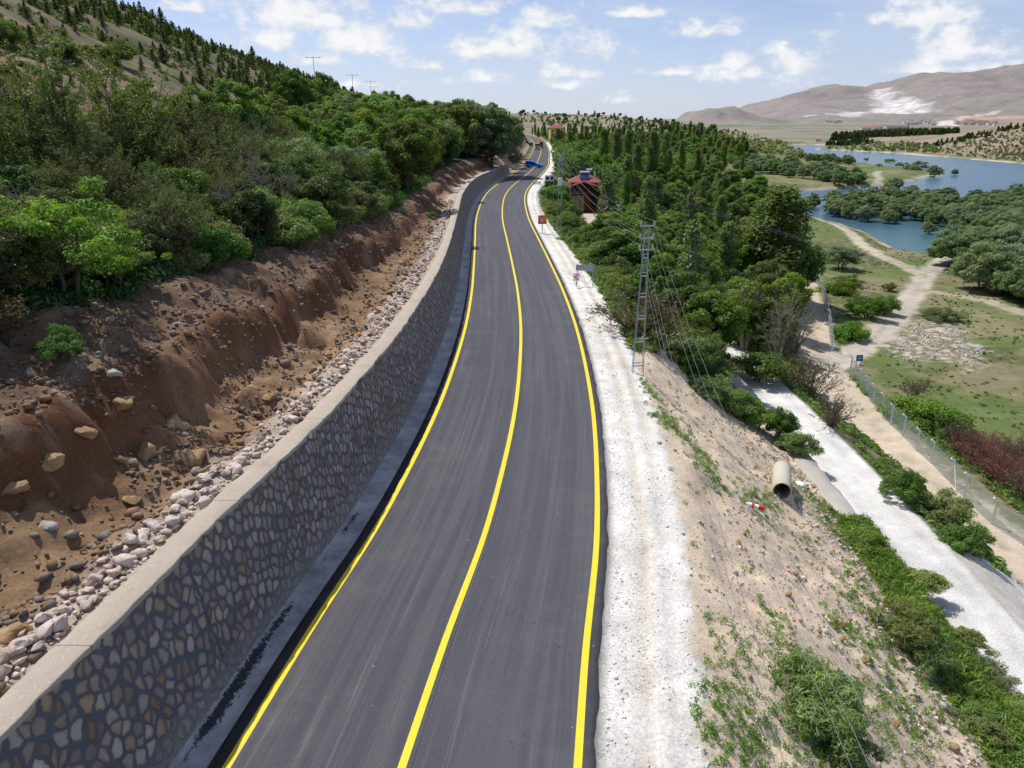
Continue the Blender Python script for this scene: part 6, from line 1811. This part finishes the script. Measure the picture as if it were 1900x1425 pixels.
# ---- house with red roof
p = at(1080, 392)
hx, hy, hz = 18.6, 191.0, -7.4
e = empty_at('red_roofed_house', (hx, hy, hz), R(-6), 'two-storey cream and maroon house with red roof, veranda and rooftop solar heaters', 'house')
b = MB(); b.box((0, 2.6, 3.6), (7.2, 7.4, 7.2)); b.build('wall', M['cream_wall'], e)
b = MB(); b.box((1.6, -1.35, 2.35), (2.8, .5, 4.7)); b.box((3.15, .0, 2.35), (.3, 3.0, 4.7)); b.build('maroon_wall', M['maroon_wall'], e)
b = MB(); b.box((.1, -1.12, 5.7), (6.4, .06, 2.5)); b.build('veranda_shade', M['wood_dark'], e)  # dark sheet on the wall standing in for the deep porch shade
b = MB(); b.box((.1, -2.2, 4.15), (6.9, 2.2, .18)); b.build('veranda_floor', M['wood_dark'], e)
for x in (-3.2, -.9, 1.2, 3.4):
    b = MB(); b.box((x, -3.15, 3.4), (.2, .2, 7.0)); b.build('post', M['wood_dark'], e)
b = MB()
for z in (4.5, 4.8, 5.1): b.box((-2.0, -3.22, z), (2.6, .06, .09))
b.build('railing', M['bark_pale'], e)
# main hip roof
b = MB(); bm = b.bm
rv = [bm.verts.new(v) for v in ((-4.2, -1.4, 7.15), (4.2, -1.4, 7.15), (4.2, 6.9, 7.15), (-4.2, 6.9, 7.15), (-.8, 2.4, 9.0), (.8, 2.4, 9.0), (.8, 3.2, 9.0), (-.8, 3.2, 9.0))]
for f in ((0, 1, 5, 4), (1, 2, 6, 5), (2, 3, 7, 6), (3, 0, 4, 7), (4, 5, 6, 7), (3, 2, 1, 0)): bm.faces.new([rv[i] for i in f])
rf = b.build('roof', M['roof'], e)
b = MB(); b.box((2.6, 1.2, 8.7), (.6, .6, 1.3), bev=.04); b.box((2.6, 1.2, 9.5), (.45, .45, .3), bev=.1); b.build('chimney', M['cream_wall'], rf)
# gabled veranda roof
b = MB(); bm = b.bm
g_ = [bm.verts.new(v) for v in ((-3.9, -3.7, 6.0), (-.1, -3.7, 7.35), (4.0, -3.7, 6.0), (4.0, -1.3, 6.3), (-.1, -1.3, 7.65), (-3.9, -1.3, 6.3))]
bm.faces.new((g_[0], g_[1], g_[4], g_[5])); bm.faces.new((g_[1], g_[2], g_[3], g_[4]))
g2 = bmesh.ops.solidify(bm, geom=list(bm.faces), thickness=.12)
b.build('veranda_roof', M['roof'], e)
b = MB(); b.box((.0, .2, 8.55), (2.3, 1.9, .08), rx=.75); pn = b.build('solar_panel', M['panel'], e)
b = MB(); b.tube([(-1.3, .95, 9.45), (1.3, .95, 9.45)], .28, 12); b.build('water_tank', M['white_paint'], pn)
b = MB(); b.box((1.1, 2.6, 9.5), (1.3, .8, .06), rx=.7); b.build('solar_panel', M['panel'], e)
b = MB(); b.tube([(.4, 3.0, 9.95), (1.9, 3.0, 9.95)], .26, 12); b.build('water_tank', M['white_paint'], e)
b = MB(); b.box((-3.63, 1.5, 2.2), (.06, 1.2, 1.3)); b.build('window', M['glass'], e)
b = MB(); b.box((-3.63, 4.2, 5.2), (.06, 1.2, 1.3)); b.build('window', M['glass'], e)
# courtyard beside the house
yard = Gn([(1090, 402), (1118, 400), (1122, 430), (1135, 470), (1160, 500), (1120, 500), (1105, 460)], -8)
# ---- far yellow house and small red one
def small_house(p, rz, w_, d_, h_, wm, label, cat='house', group=None, roofm=None, joined=False, win=True):
    e = empty_at('house', p, rz, label, cat, group)
    b = MB(); b.box((0, 0, h_ / 2 - .5), (w_, d_, h_ + 1)); wl_ = b.build('wall', wm, e)
    b = MB(); bm = b.bm
    ov = .5; rv = [bm.verts.new(v) for v in ((-w_ / 2 - ov, -d_ / 2 - ov, h_ + .02), (w_ / 2 + ov, -d_ / 2 - ov, h_ + .02), (w_ / 2 + ov, d_ / 2 + ov, h_ + .02), (-w_ / 2 - ov, d_ / 2 + ov, h_ + .02), (-w_ / 2 + d_ * .3, 0, h_ + d_ * .22), (w_ / 2 - d_ * .3, 0, h_ + d_ * .22))]
    for f in ((0, 1, 5, 4), (1, 2, 5), (2, 3, 4, 5), (3, 0, 4), (3, 2, 1, 0)): bm.faces.new([rv[i] for i in f])
    b.build('roof', roofm or M['roof'], e)
    if win:
        nw = max(2, int(w_ / 3)); nf = max(1, int(h_ / 3))
        for fz in range(nf):
            for i in range(nw):
                b = MB(); b.box((-w_ / 2 + (i + .5) * w_ / nw, -d_ / 2 - .03, 1.6 + fz * 2.9), (1.1, .08, 1.3)); b.build('window', M['glass'], e)
    return e
p = at(1031, 243)
Yh = 560.; xh = (1031 - 950) / FPX * Yh / 1.045
small_house((xh, Yh, .5), .1, 10, 9, 9.5, M['yellow_wall'], 'tall yellow house with red roof rising out of the far trees')
p = at(1388, 292); small_house(p, -.2, 9, 7, 3.2, M['white_paint'], 'small white house with red roof at the end of the wood by the meadow')
p = at(1180, 392); e = empty_at('parked_caravan', p, .1, 'white flat-roofed caravan half hidden among the trees behind the pylon', 'caravan')
b = MB(); b.box((0, 0, 1.4), (3.0, 2.0, 1.6), bev=.15); b.build('body', M['white_paint'], e)
b = MB(); b.box((0, -1.01, 1.7), (1.2, .04, .6)); b.build('window', M['glass'], e)
for s in (-.9, .9): wheel(e, s, -.85, .32, .2)

# village beyond the lake
random.seed(77)
def village(cx, cy, nx, group, label, wm, w0, w1, h0, h1, sx_, sy_, roofm=None):
    for i in range(nx):
        px = cx + random.uniform(-sx_, sx_); py = cy + random.uniform(-sy_, sy_)
        p, ok = hit(px, py)
        if not ok[0]: continue
        h_ = random.uniform(h0, h1)
        w_ = random.uniform(w0, w1)
        small_house(Vector(p[0]), random.uniform(-.5, .5), w_, w_ * .7, h_, random.choice(wm), label, 'house', group, roofm, win=False)
M['dim_white'] = simple('pale_render', (.55, .54, .54), .9, 0, .1); M['roof_far'] = roof_mat('faded_tiles', (.34, .17, .14)); M['roof_grey'] = roof_mat('grey_tiles', (.24, .24, .27))
village(1705, 229, 26, 'houses in the middle cluster of the village', 'small far house in the middle village cluster above the pine belt', [M['dim_white'], M['cream_wall']], 12, 20, 5, 8, 28, 3.5, M['roof_grey'])
village(1810, 229.5, 28, 'houses in the right-hand string of the village', 'small far village house in the long string below the reddish field', [M['dim_white']], 12, 20, 5, 8, 40, 3, M['roof_far'])
village(1620, 240.5, 8, 'houses at the lower left end of the village', 'small far pinkish house at the lower end of the village', [M['dim_white']], 14, 22, 5, 8, 18, 2.2, M['roof_far'])
village(1545, 227, 8, 'houses of the small hamlet left of the village', 'small far house in the hamlet left of the village', [M['dim_white']], 12, 18, 4, 6, 14, 1.5, M['roof_far'])
for i in range(7):
    p, ok = hit(1646 + i * 6.2, 239)
    small_house(Vector(p[0]), 0, 9, 8, 7.5, M['dim_white'], 'pinkish apartment block in the regular row above the pine belt', 'apartment block', 'apartment blocks in a regular row', M['roof_far'], win=False)
p, ok = hit(1713, 240.5); small_house(Vector(p[0]), 0, 26, 10, 5.5, M['yellow_wall'], 'long yellow building right of the apartment blocks', 'building', None, M['roof_grey'], win=False)
p, ok = hit(1845, 233.5); small_house(Vector(p[0]), 0, 9, 7, 7, M['white_paint'], 'white tower-like building at the right end of the village', 'building', None, M['roof_grey'], win=False)
p, ok = hit(1517, 262); small_house(Vector(p[0]), 0, 8, 5, 3, M['yellow_wall'], 'yellow shed on the green flat at the far end of the lake', 'shed', None, M['roof_grey'], win=False)

# ---- concrete pipe on the embankment
a_ = at(1449, 925); c_ = at(1446, 868)
d_ = (c_ - a_); d_.z *= .6; d_.normalize(); L_ = 4.0
ro = .50
e = empty_at('concrete_pipe', a_ + Vector((0, 0, ro * .9)), 0, 'large open-ended concrete pipe lying on the embankment beside the low wall', 'pipe')
b = MB(); bm = b.bm; n = 36
zq = d_.to_track_quat('Z', 'Y').to_matrix()
def ring(r_, z_): return [bm.verts.new(zq @ Vector((math.cos(6.2832 * i / n) * r_, math.sin(6.2832 * i / n) * r_, z_))) for i in range(n)]
rs_ = [ring(ro, 0.02), ring(ro, L_ - .2), ring(ro * .93, L_ - .16), ring(ro * .93, L_)]
rs_ = [ring(ro * .90, 0), ring(ro, .03)] + rs_[1:] + [ring(ro * .82, L_)]
bm.verts.ensure_lookup_table()
for A, B in zip(rs_, rs_[1:]):
    for i in range(n): bm.faces.new((A[i], A[(i + 1) % n], B[(i + 1) % n], B[i]))
loose = [v for v in bm.verts if not v.link_faces]
for v in loose: bm.verts.remove(v)
ob = b.build('pipe_shell', M['pipe'], e, True)
b = MB(); bm = b.bm
r1, r2 = ring(ro * .90, .0), ring(ro * .82, .01); r3 = ring(ro * .82, L_)
for A, B in ((r1, r2), (r2, r3)):
    for i in range(n): bm.faces.new((B[i], B[(i + 1) % n], A[(i + 1) % n], A[i]))
b.build('pipe_bore', M['pipe_shade'], e, True)
# broken fragment: a curved shard
p = at(1487, 903); e = empty_at('pipe_fragment', p + Vector((0, 0, .02)), .6, 'curved white broken piece of concrete pipe resting near the big pipe', 'pipe fragment')
b = MB(); bm = b.bm
o1 = []; i1 = []
for j in range(9):
    a = R(35 + j * 14)
    for lst, r_ in ((o1, .5), (i1, .42)): lst.append([bm.verts.new((math.cos(a) * r_, y, math.sin(a) * r_ - .25)) for y in (-.3 + .05 * (j % 3), .35 - .04 * (j % 2))])
for j in range(8):
    bm.faces.new((o1[j][0], o1[j + 1][0], o1[j + 1][1], o1[j][1])); bm.faces.new((i1[j][1], i1[j + 1][1], i1[j + 1][0], i1[j][0]))
    bm.faces.new((o1[j][0], i1[j][0], i1[j + 1][0], o1[j + 1][0])); bm.faces.new((o1[j][1], o1[j + 1][1], i1[j + 1][1], i1[j][1]))
bm.faces.new((o1[0][0], o1[0][1], i1[0][1], i1[0][0])); bm.faces.new((o1[8][1], o1[8][0], i1[8][0], i1[8][1]))
b.build('shell', M['sign_white'], e, True)
# fallen red and white delineator
p = at(1394, 941); e = empty_at('fallen_delineator_post', p + Vector((0, 0, .12)), R(-28), 'fallen white and red plastic delineator post in the weeds by the pipe', 'road post')
b = MB(); b.tube([(-.5, 0, .02), (.0, 0, 0), (.02, 0, 0)], [.085, .10, .10], 12); b.build('post', M['sign_white'], e)
b = MB(); b.tube([(.02, 0, 0), (.14, 0, -.01)], .102, 12); b.build('red_band', M['plastic_red'], e)
b = MB(); b.tube([(.14, 0, -.01), (.34, 0, -.02)], .10, 12); b.build('white_band', M['sign_white'], e)
b = MB(); b.tube([(.34, 0, -.02), (.56, 0, -.03), (.58, 0, -.03)], [.103, .103, .08], 12); b.build('red_tip', M['plastic_red'], e)
# litter
for px, py, c, s, lb in ((1247, 793, 'sign_blue', .12, 'crumpled blue plastic bag in the weeds by the gravel'), (200, 1140, 'sign_blue', .0, ''), (1374, 785, 'sign_white', .14, 'small white plastic scrap at the mound edge')):
    if s:
        p = at(px, py); V, F = rock_shape(77 + int(px), ICO2, 9, .2); o = obj('plastic_scrap', np_mesh('plastic_scrap', V, F, [M[c]]), None, p + Vector((0, 0, .06)), None, (s, s, s * .5)); tag(o, lb, 'litter')
bxy = G(524, 1147, 0); V, F = rock_shape(91, ICO2, 9, .2); tag(obj('crumpled_paper', np_mesh('crumpled_paper', V, F, [M['sign_blue']]), None, (bxy[0], bxy[1], .03), None, (.07, .05, .04)), 'tiny blue crumpled wrapper lying in the gutter at the wall foot', 'litter')

# ---- fences
def wire_mat():
    m, nt, out = mat('chain_link_wire'); k = NT(nt)
    uv = k.n('ShaderNodeUVMap', uv_map='UVMap').outputs[0]
    def line(rot):
        mp = k.n('ShaderNodeMapping', inputs={'Rotation': (0, 0, rot), 'Scale': (9, 9, 9)}); k.link(uv, mp.inputs[0])
        s = k.n('ShaderNodeSeparateXYZ'); k.link(mp.outputs[0], s.inputs[0])
        return k.math('LESS_THAN', k.math('FRACT', s.outputs[0]), .24)
    f = k.math('MAXIMUM', line(R(45)), line(R(-45)))
    d = k.n('ShaderNodeBsdfPrincipled', inputs={'Roughness': .5, 'Metallic': .3}); d.inputs['Base Color'].default_value = (.26, .36, .34, 1)
    t = k.n('ShaderNodeBsdfTransparent'); mx = k.n('ShaderNodeMixShader'); k.link(f, mx.inputs[0]); k.link(t.outputs[0], mx.inputs[1]); k.link(d.outputs[0], mx.inputs[2]); k.link(mx.outputs[0], out.inputs['Surface'])
    return m
M['mesh'] = wire_mat()
def fence(pts, label, side=1, hh=1.9, brace=()):
    P_ = [at(*q) for q in pts]; o0 = P_[0].copy()
    e = empty_at('chain_link_fence', o0, 0, label, 'fence')
    for i, q in enumerate(P_):
        nx = P_[min(i + 1, len(P_) - 1)] - P_[max(i - 1, 0)]; nx.z = 0; nx.normalize(); nrm = Vector((nx.y, -nx.x, 0)) * side
        l = q - o0; b = MB(); b.tube([l + Vector((0, 0, -.3)), l + Vector((0, 0, hh)), l + Vector((0, 0, hh)) + nrm * .34 + Vector((0, 0, .30))], .088, 4)
        if i in brace:
            b.tube([l + Vector((0, 0, hh * .9)), l + nx * 1.1], .05, 4); b.tube([l + Vector((0, 0, hh * .9)), l - nx * 1.1], .05, 4)
        b.build('post', M['concrete_post'], e)
    V = []; UV = []; u = 0
    for i, q in enumerate(P_):
        if i: u += (q - P_[i - 1]).length
        for z in (0.02, hh - .08): V.append(q - o0 + Vector((0, 0, z))); UV.append((u, z))
    n = len(P_); F = [(2 * i, 2 * i + 2, 2 * i + 3, 2 * i + 1) for i in range(n - 1)]
    obj('wire_mesh', np_mesh('wire_mesh', np.array([tuple(v) for v in V]), np.array(F), [M['mesh']], uv=UV), e)
    b = MB()
    for z in (.05, .95, hh - .08, hh + .12): b.tube([q - o0 + Vector((0, 0, z)) for q in P_], .009, 3)
    b.build('strand', M['wire'], e)
def resample(pts, n):
    pts = np.array(pts, float); s = np.concatenate([[0], np.cumsum(np.hypot(*np.diff(pts, axis=0).T))]); q = np.linspace(0, s[-1], n)
    return [(float(np.interp(v, s, pts[:, 0])), float(np.interp(v, s, pts[:, 1]))) for v in q]
fence([(1577, 693), (1584, 703), (1596, 719), (1607, 732), (1619, 749), (1635, 767), (1652, 788), (1675, 809), (1700, 836), (1727, 859), (1763, 896), (1788, 924), (1840, 973), (1899, 1012), (1990, 1085)], 'long chain link fence with concrete posts bent outward at the top beside the dirt track', 1, 1.9, (10,))
fence([(1502, 509), (1507, 514), (1512, 520), (1519, 531), (1524, 545), (1528, 560), (1531, 575), (1534, 590), (1537, 603), (1539, 618), (1541, 634), (1543, 652)], 'shorter chain link fence with white posts beyond the track junction', 1, 2.0)
# thin white fence posts across the far meadow
random.seed(9)
e = None
# ---- poles on the hillside
def tpole(px, py, h, label, arm=2.4):
    p, ok = hit(px, py)
    p = Vector(p[0]); e = empty_at('utility_pole', p, 0, label, 'utility pole')
    b = MB(); b.tube([(0, 0, -.5), (0, 0, h)], [.11, .07], 8); b.build('pole', M['bark_pale'], e)
    if arm:
        b = MB(); b.box((0, 0, h - .1), (arm, .10, .10)); cr = b.build('crossarm', M['bark_pale'], e)
        for s in (-1, 0, 1):
            b = MB(); b.tube([(s * arm * .45, 0, h), (s * arm * .45, 0, h + .35)], .06, 6); b.build('insulator', M['insul'], cr)
tpole(199, 68, 7.5, 'plain wooden pole standing on the open upper hillside', 0)
tpole(588, 190, 12, 'tallest T-shaped utility pole against the sky over the pine slope', 4.4)
tpole(657, 192, 10, 'T-shaped utility pole second along the pine slope', 4.4)
tpole(690, 196, 11, 'T-shaped utility pole third along the pine slope', 5)
tpole(696, 197, 9, 'smallest T-shaped utility pole, farthest along the pine slope', 5)
# ================================================================== CAMERA, SUN, SKY
cam = bpy.data.cameras.new('camera'); co = bpy.data.objects.new('camera', cam); COL.objects.link(co)
co.location = (0, 0, CAMH); co.rotation_euler = (math.pi / 2 - PITCH, 0, 0)
cam.sensor_fit = 'HORIZONTAL'; cam.sensor_width = 36; cam.lens = 36 * FPX / 1900
cam.clip_start = .1; cam.clip_end = 30000
scene.camera = co

SUN_EL = R(58); sun_dir = Vector((-.68, .73, 0)).normalized()
sv = Vector((sun_dir.x * math.cos(SUN_EL), sun_dir.y * math.cos(SUN_EL), math.sin(SUN_EL)))
sl = bpy.data.lights.new('sun', 'SUN'); sl.energy = 4.6; sl.angle = R(.5); sl.color = (1.0, .955, .88)
so = bpy.data.objects.new('sun', sl); COL.objects.link(so); so.rotation_euler = sv.to_track_quat('Z', 'Y').to_euler(); so.location = (-40, 20, 80)

w = bpy.data.worlds.new('World'); scene.world = w; w.use_nodes = True
nt = w.node_tree; k = NT(nt)
for n in list(nt.nodes): nt.nodes.remove(n)
wo = nt.nodes.new('ShaderNodeOutputWorld'); bg = nt.nodes.new('ShaderNodeBackground'); k.link(bg.outputs[0], wo.inputs[0])
sky = nt.nodes.new('ShaderNodeTexSky'); sky.sky_type = 'NISHITA'; sky.sun_disc = False
sky.sun_elevation = SUN_EL; sky.sun_rotation = math.atan2(sun_dir.x, sun_dir.y); sky.altitude = 1200; sky.air_density = 1.0; sky.dust_density = .6; sky.ozone_density = 1.6
tc = nt.nodes.new('ShaderNodeTexCoord').outputs['Generated']
sx = k.n('ShaderNodeSeparateXYZ'); k.link(tc, sx.inputs[0])
az = k.math('ARCTAN2', sx.outputs[0], sx.outputs[1]); el = k.math('ARCSINE', sx.outputs[2])
pv = k.n('ShaderNodeCombineXYZ'); k.link(az, pv.inputs[0]); k.link(k.math('MULTIPLY', el, 1.5), pv.inputs[1])
big = k.noise(pv.outputs[0], 11, 3, .55)
puf = k.noise(pv.outputs[0], 30, 9, .62, .25)
def azel(px, py):
    u = (px - 950) / FPX; v = (py - 712.5) / FPX
    dx, dy, dz = u, CP - v * SP, -(SP + v * CP)
    return math.atan2(dx, dy), math.atan2(dz, math.hypot(dx, dy))
CL = [(540, 12, 125, 34), (480, 62, 60, 22), (665, 72, 85, 26), (690, 50, 26, 22), (905, 78, 110, 24), (975, 60, 40, 40), (1090, 80, 60, 26), (600, 105, 60, 16), (790, 115, 60, 14),
      (900, 140, 70, 14), (1060, 130, 70, 14), (1040, 155, 60, 10), (1325, 48, 55, 16), (1345, 120, 42, 26), (1475, 112, 52, 32), (1400, 130, 50, 14), (1715, 18, 85, 20), (1760, 85, 55, 30), (1840, 85, 36, 16),
      (1780, 120, 110, 12), (1240, 130, 60, 8), (640, 150, 90, 12), (760, 25, 45, 22), (880, 10, 110, 14), (1000, 30, 60, 22), (1160, 178, 40, 12), (1180, 20, 60, 10), (340, 10, 60, 10), (250, -60, 120, 30), (1250, -80, 160, 35), (1600, -60, 80, 20), (700, -120, 150, 40)]
field = None; rel = None
for (px, py, rx, ry) in CL:
    a, e = azel(px, py)
    sxr = rx / FPX * 1.2; syr = ry / FPX * 1.35
    dx = k.math('MULTIPLY', k.math('SUBTRACT', az, a), 1 / sxr)
    dy = k.math('SUBTRACT', el, e - syr * .35)
    dy = k.math('MAXIMUM', k.math('MULTIPLY', dy, 1 / (syr * 1.25)), k.math('MULTIPLY', dy, -1 / (syr * .55)))
    f = k.math('SUBTRACT', 1.0, k.math('SQRT', k.math('ADD', k.math('MULTIPLY', dx, dx), k.math('MULTIPLY', dy, dy))))
    if ry < 15: f = k.math('SUBTRACT', f, .12)
    field = f if field is None else k.math('MAXIMUM', field, f)
dens = k.math('ADD', k.math('MAXIMUM', k.math('MULTIPLY', field, .9), -1.4), k.math('MULTIPLY', k.math('SUBTRACT', puf, .5), 2.6))
dens = k.math('ADD', dens, k.math('MULTIPLY', k.math('SUBTRACT', big, .5), 1.3))
cov = k.math('SMOOTH_MIN', k.math('MULTIPLY', k.math('SUBTRACT', dens, .0), 1.7), 1.0, .2)
cov = k.math('MAXIMUM', cov, 0.0)
# thin high veil
vv = k.n('ShaderNodeMapping', inputs={'Scale': (2.5, 9, 1), 'Rotation': (0, 0, .15)}); k.link(pv.outputs[0], vv.inputs[0])
veil = k.ramp(k.noise(vv.outputs[0], 1.6, 6, .62, .5), [(.38, 0.), (.72, .55)])
skyc = k.n('ShaderNodeVectorMath', operation='SCALE'); k.link(sky.outputs[0], skyc.inputs[0]); skyc.inputs[3].default_value = .115
base = k.mix(1.0, skyc.outputs[0], (.98, .92, 1.04), 'MULTIPLY')
base = k.mix(veil, base, (.70, .76, .84))
hz = k.ramp(el, [(0., .60), (.10, .22), (.30, 0.)])
base = k.mix(hz, base, (.50, .60, .83))
# cloud shade: bright puffs above, soft blue-grey underneath
puf2 = k.noise(pv.outputs[0], 26, 5, .55)
cl = k.mix(k.ramp(k.math('ADD', k.math('MULTIPLY', dens, .38), k.math('MULTIPLY', puf2, .55)), [(.22, 0.), (.62, 1.)]), (.60, .67, .80), (.93, .94, .96))
fin = k.mix(cov, base, cl)
k.link(fin, bg.inputs[0]); bg.inputs[1].default_value = 1.0

scene.view_settings.view_transform = 'Standard'; scene.view_settings.look = 'None'; scene.view_settings.exposure = 0; scene.view_settings.gamma = 1
scene.render.engine = 'CYCLES'
scene.cycles.max_bounces = 6; scene.cycles.diffuse_bounces = 3; scene.cycles.transparent_max_bounces = 16; scene.cycles.use_denoising = True
try: scene.cycles.denoiser = 'OPENIMAGEDENOISE'
except Exception: pass
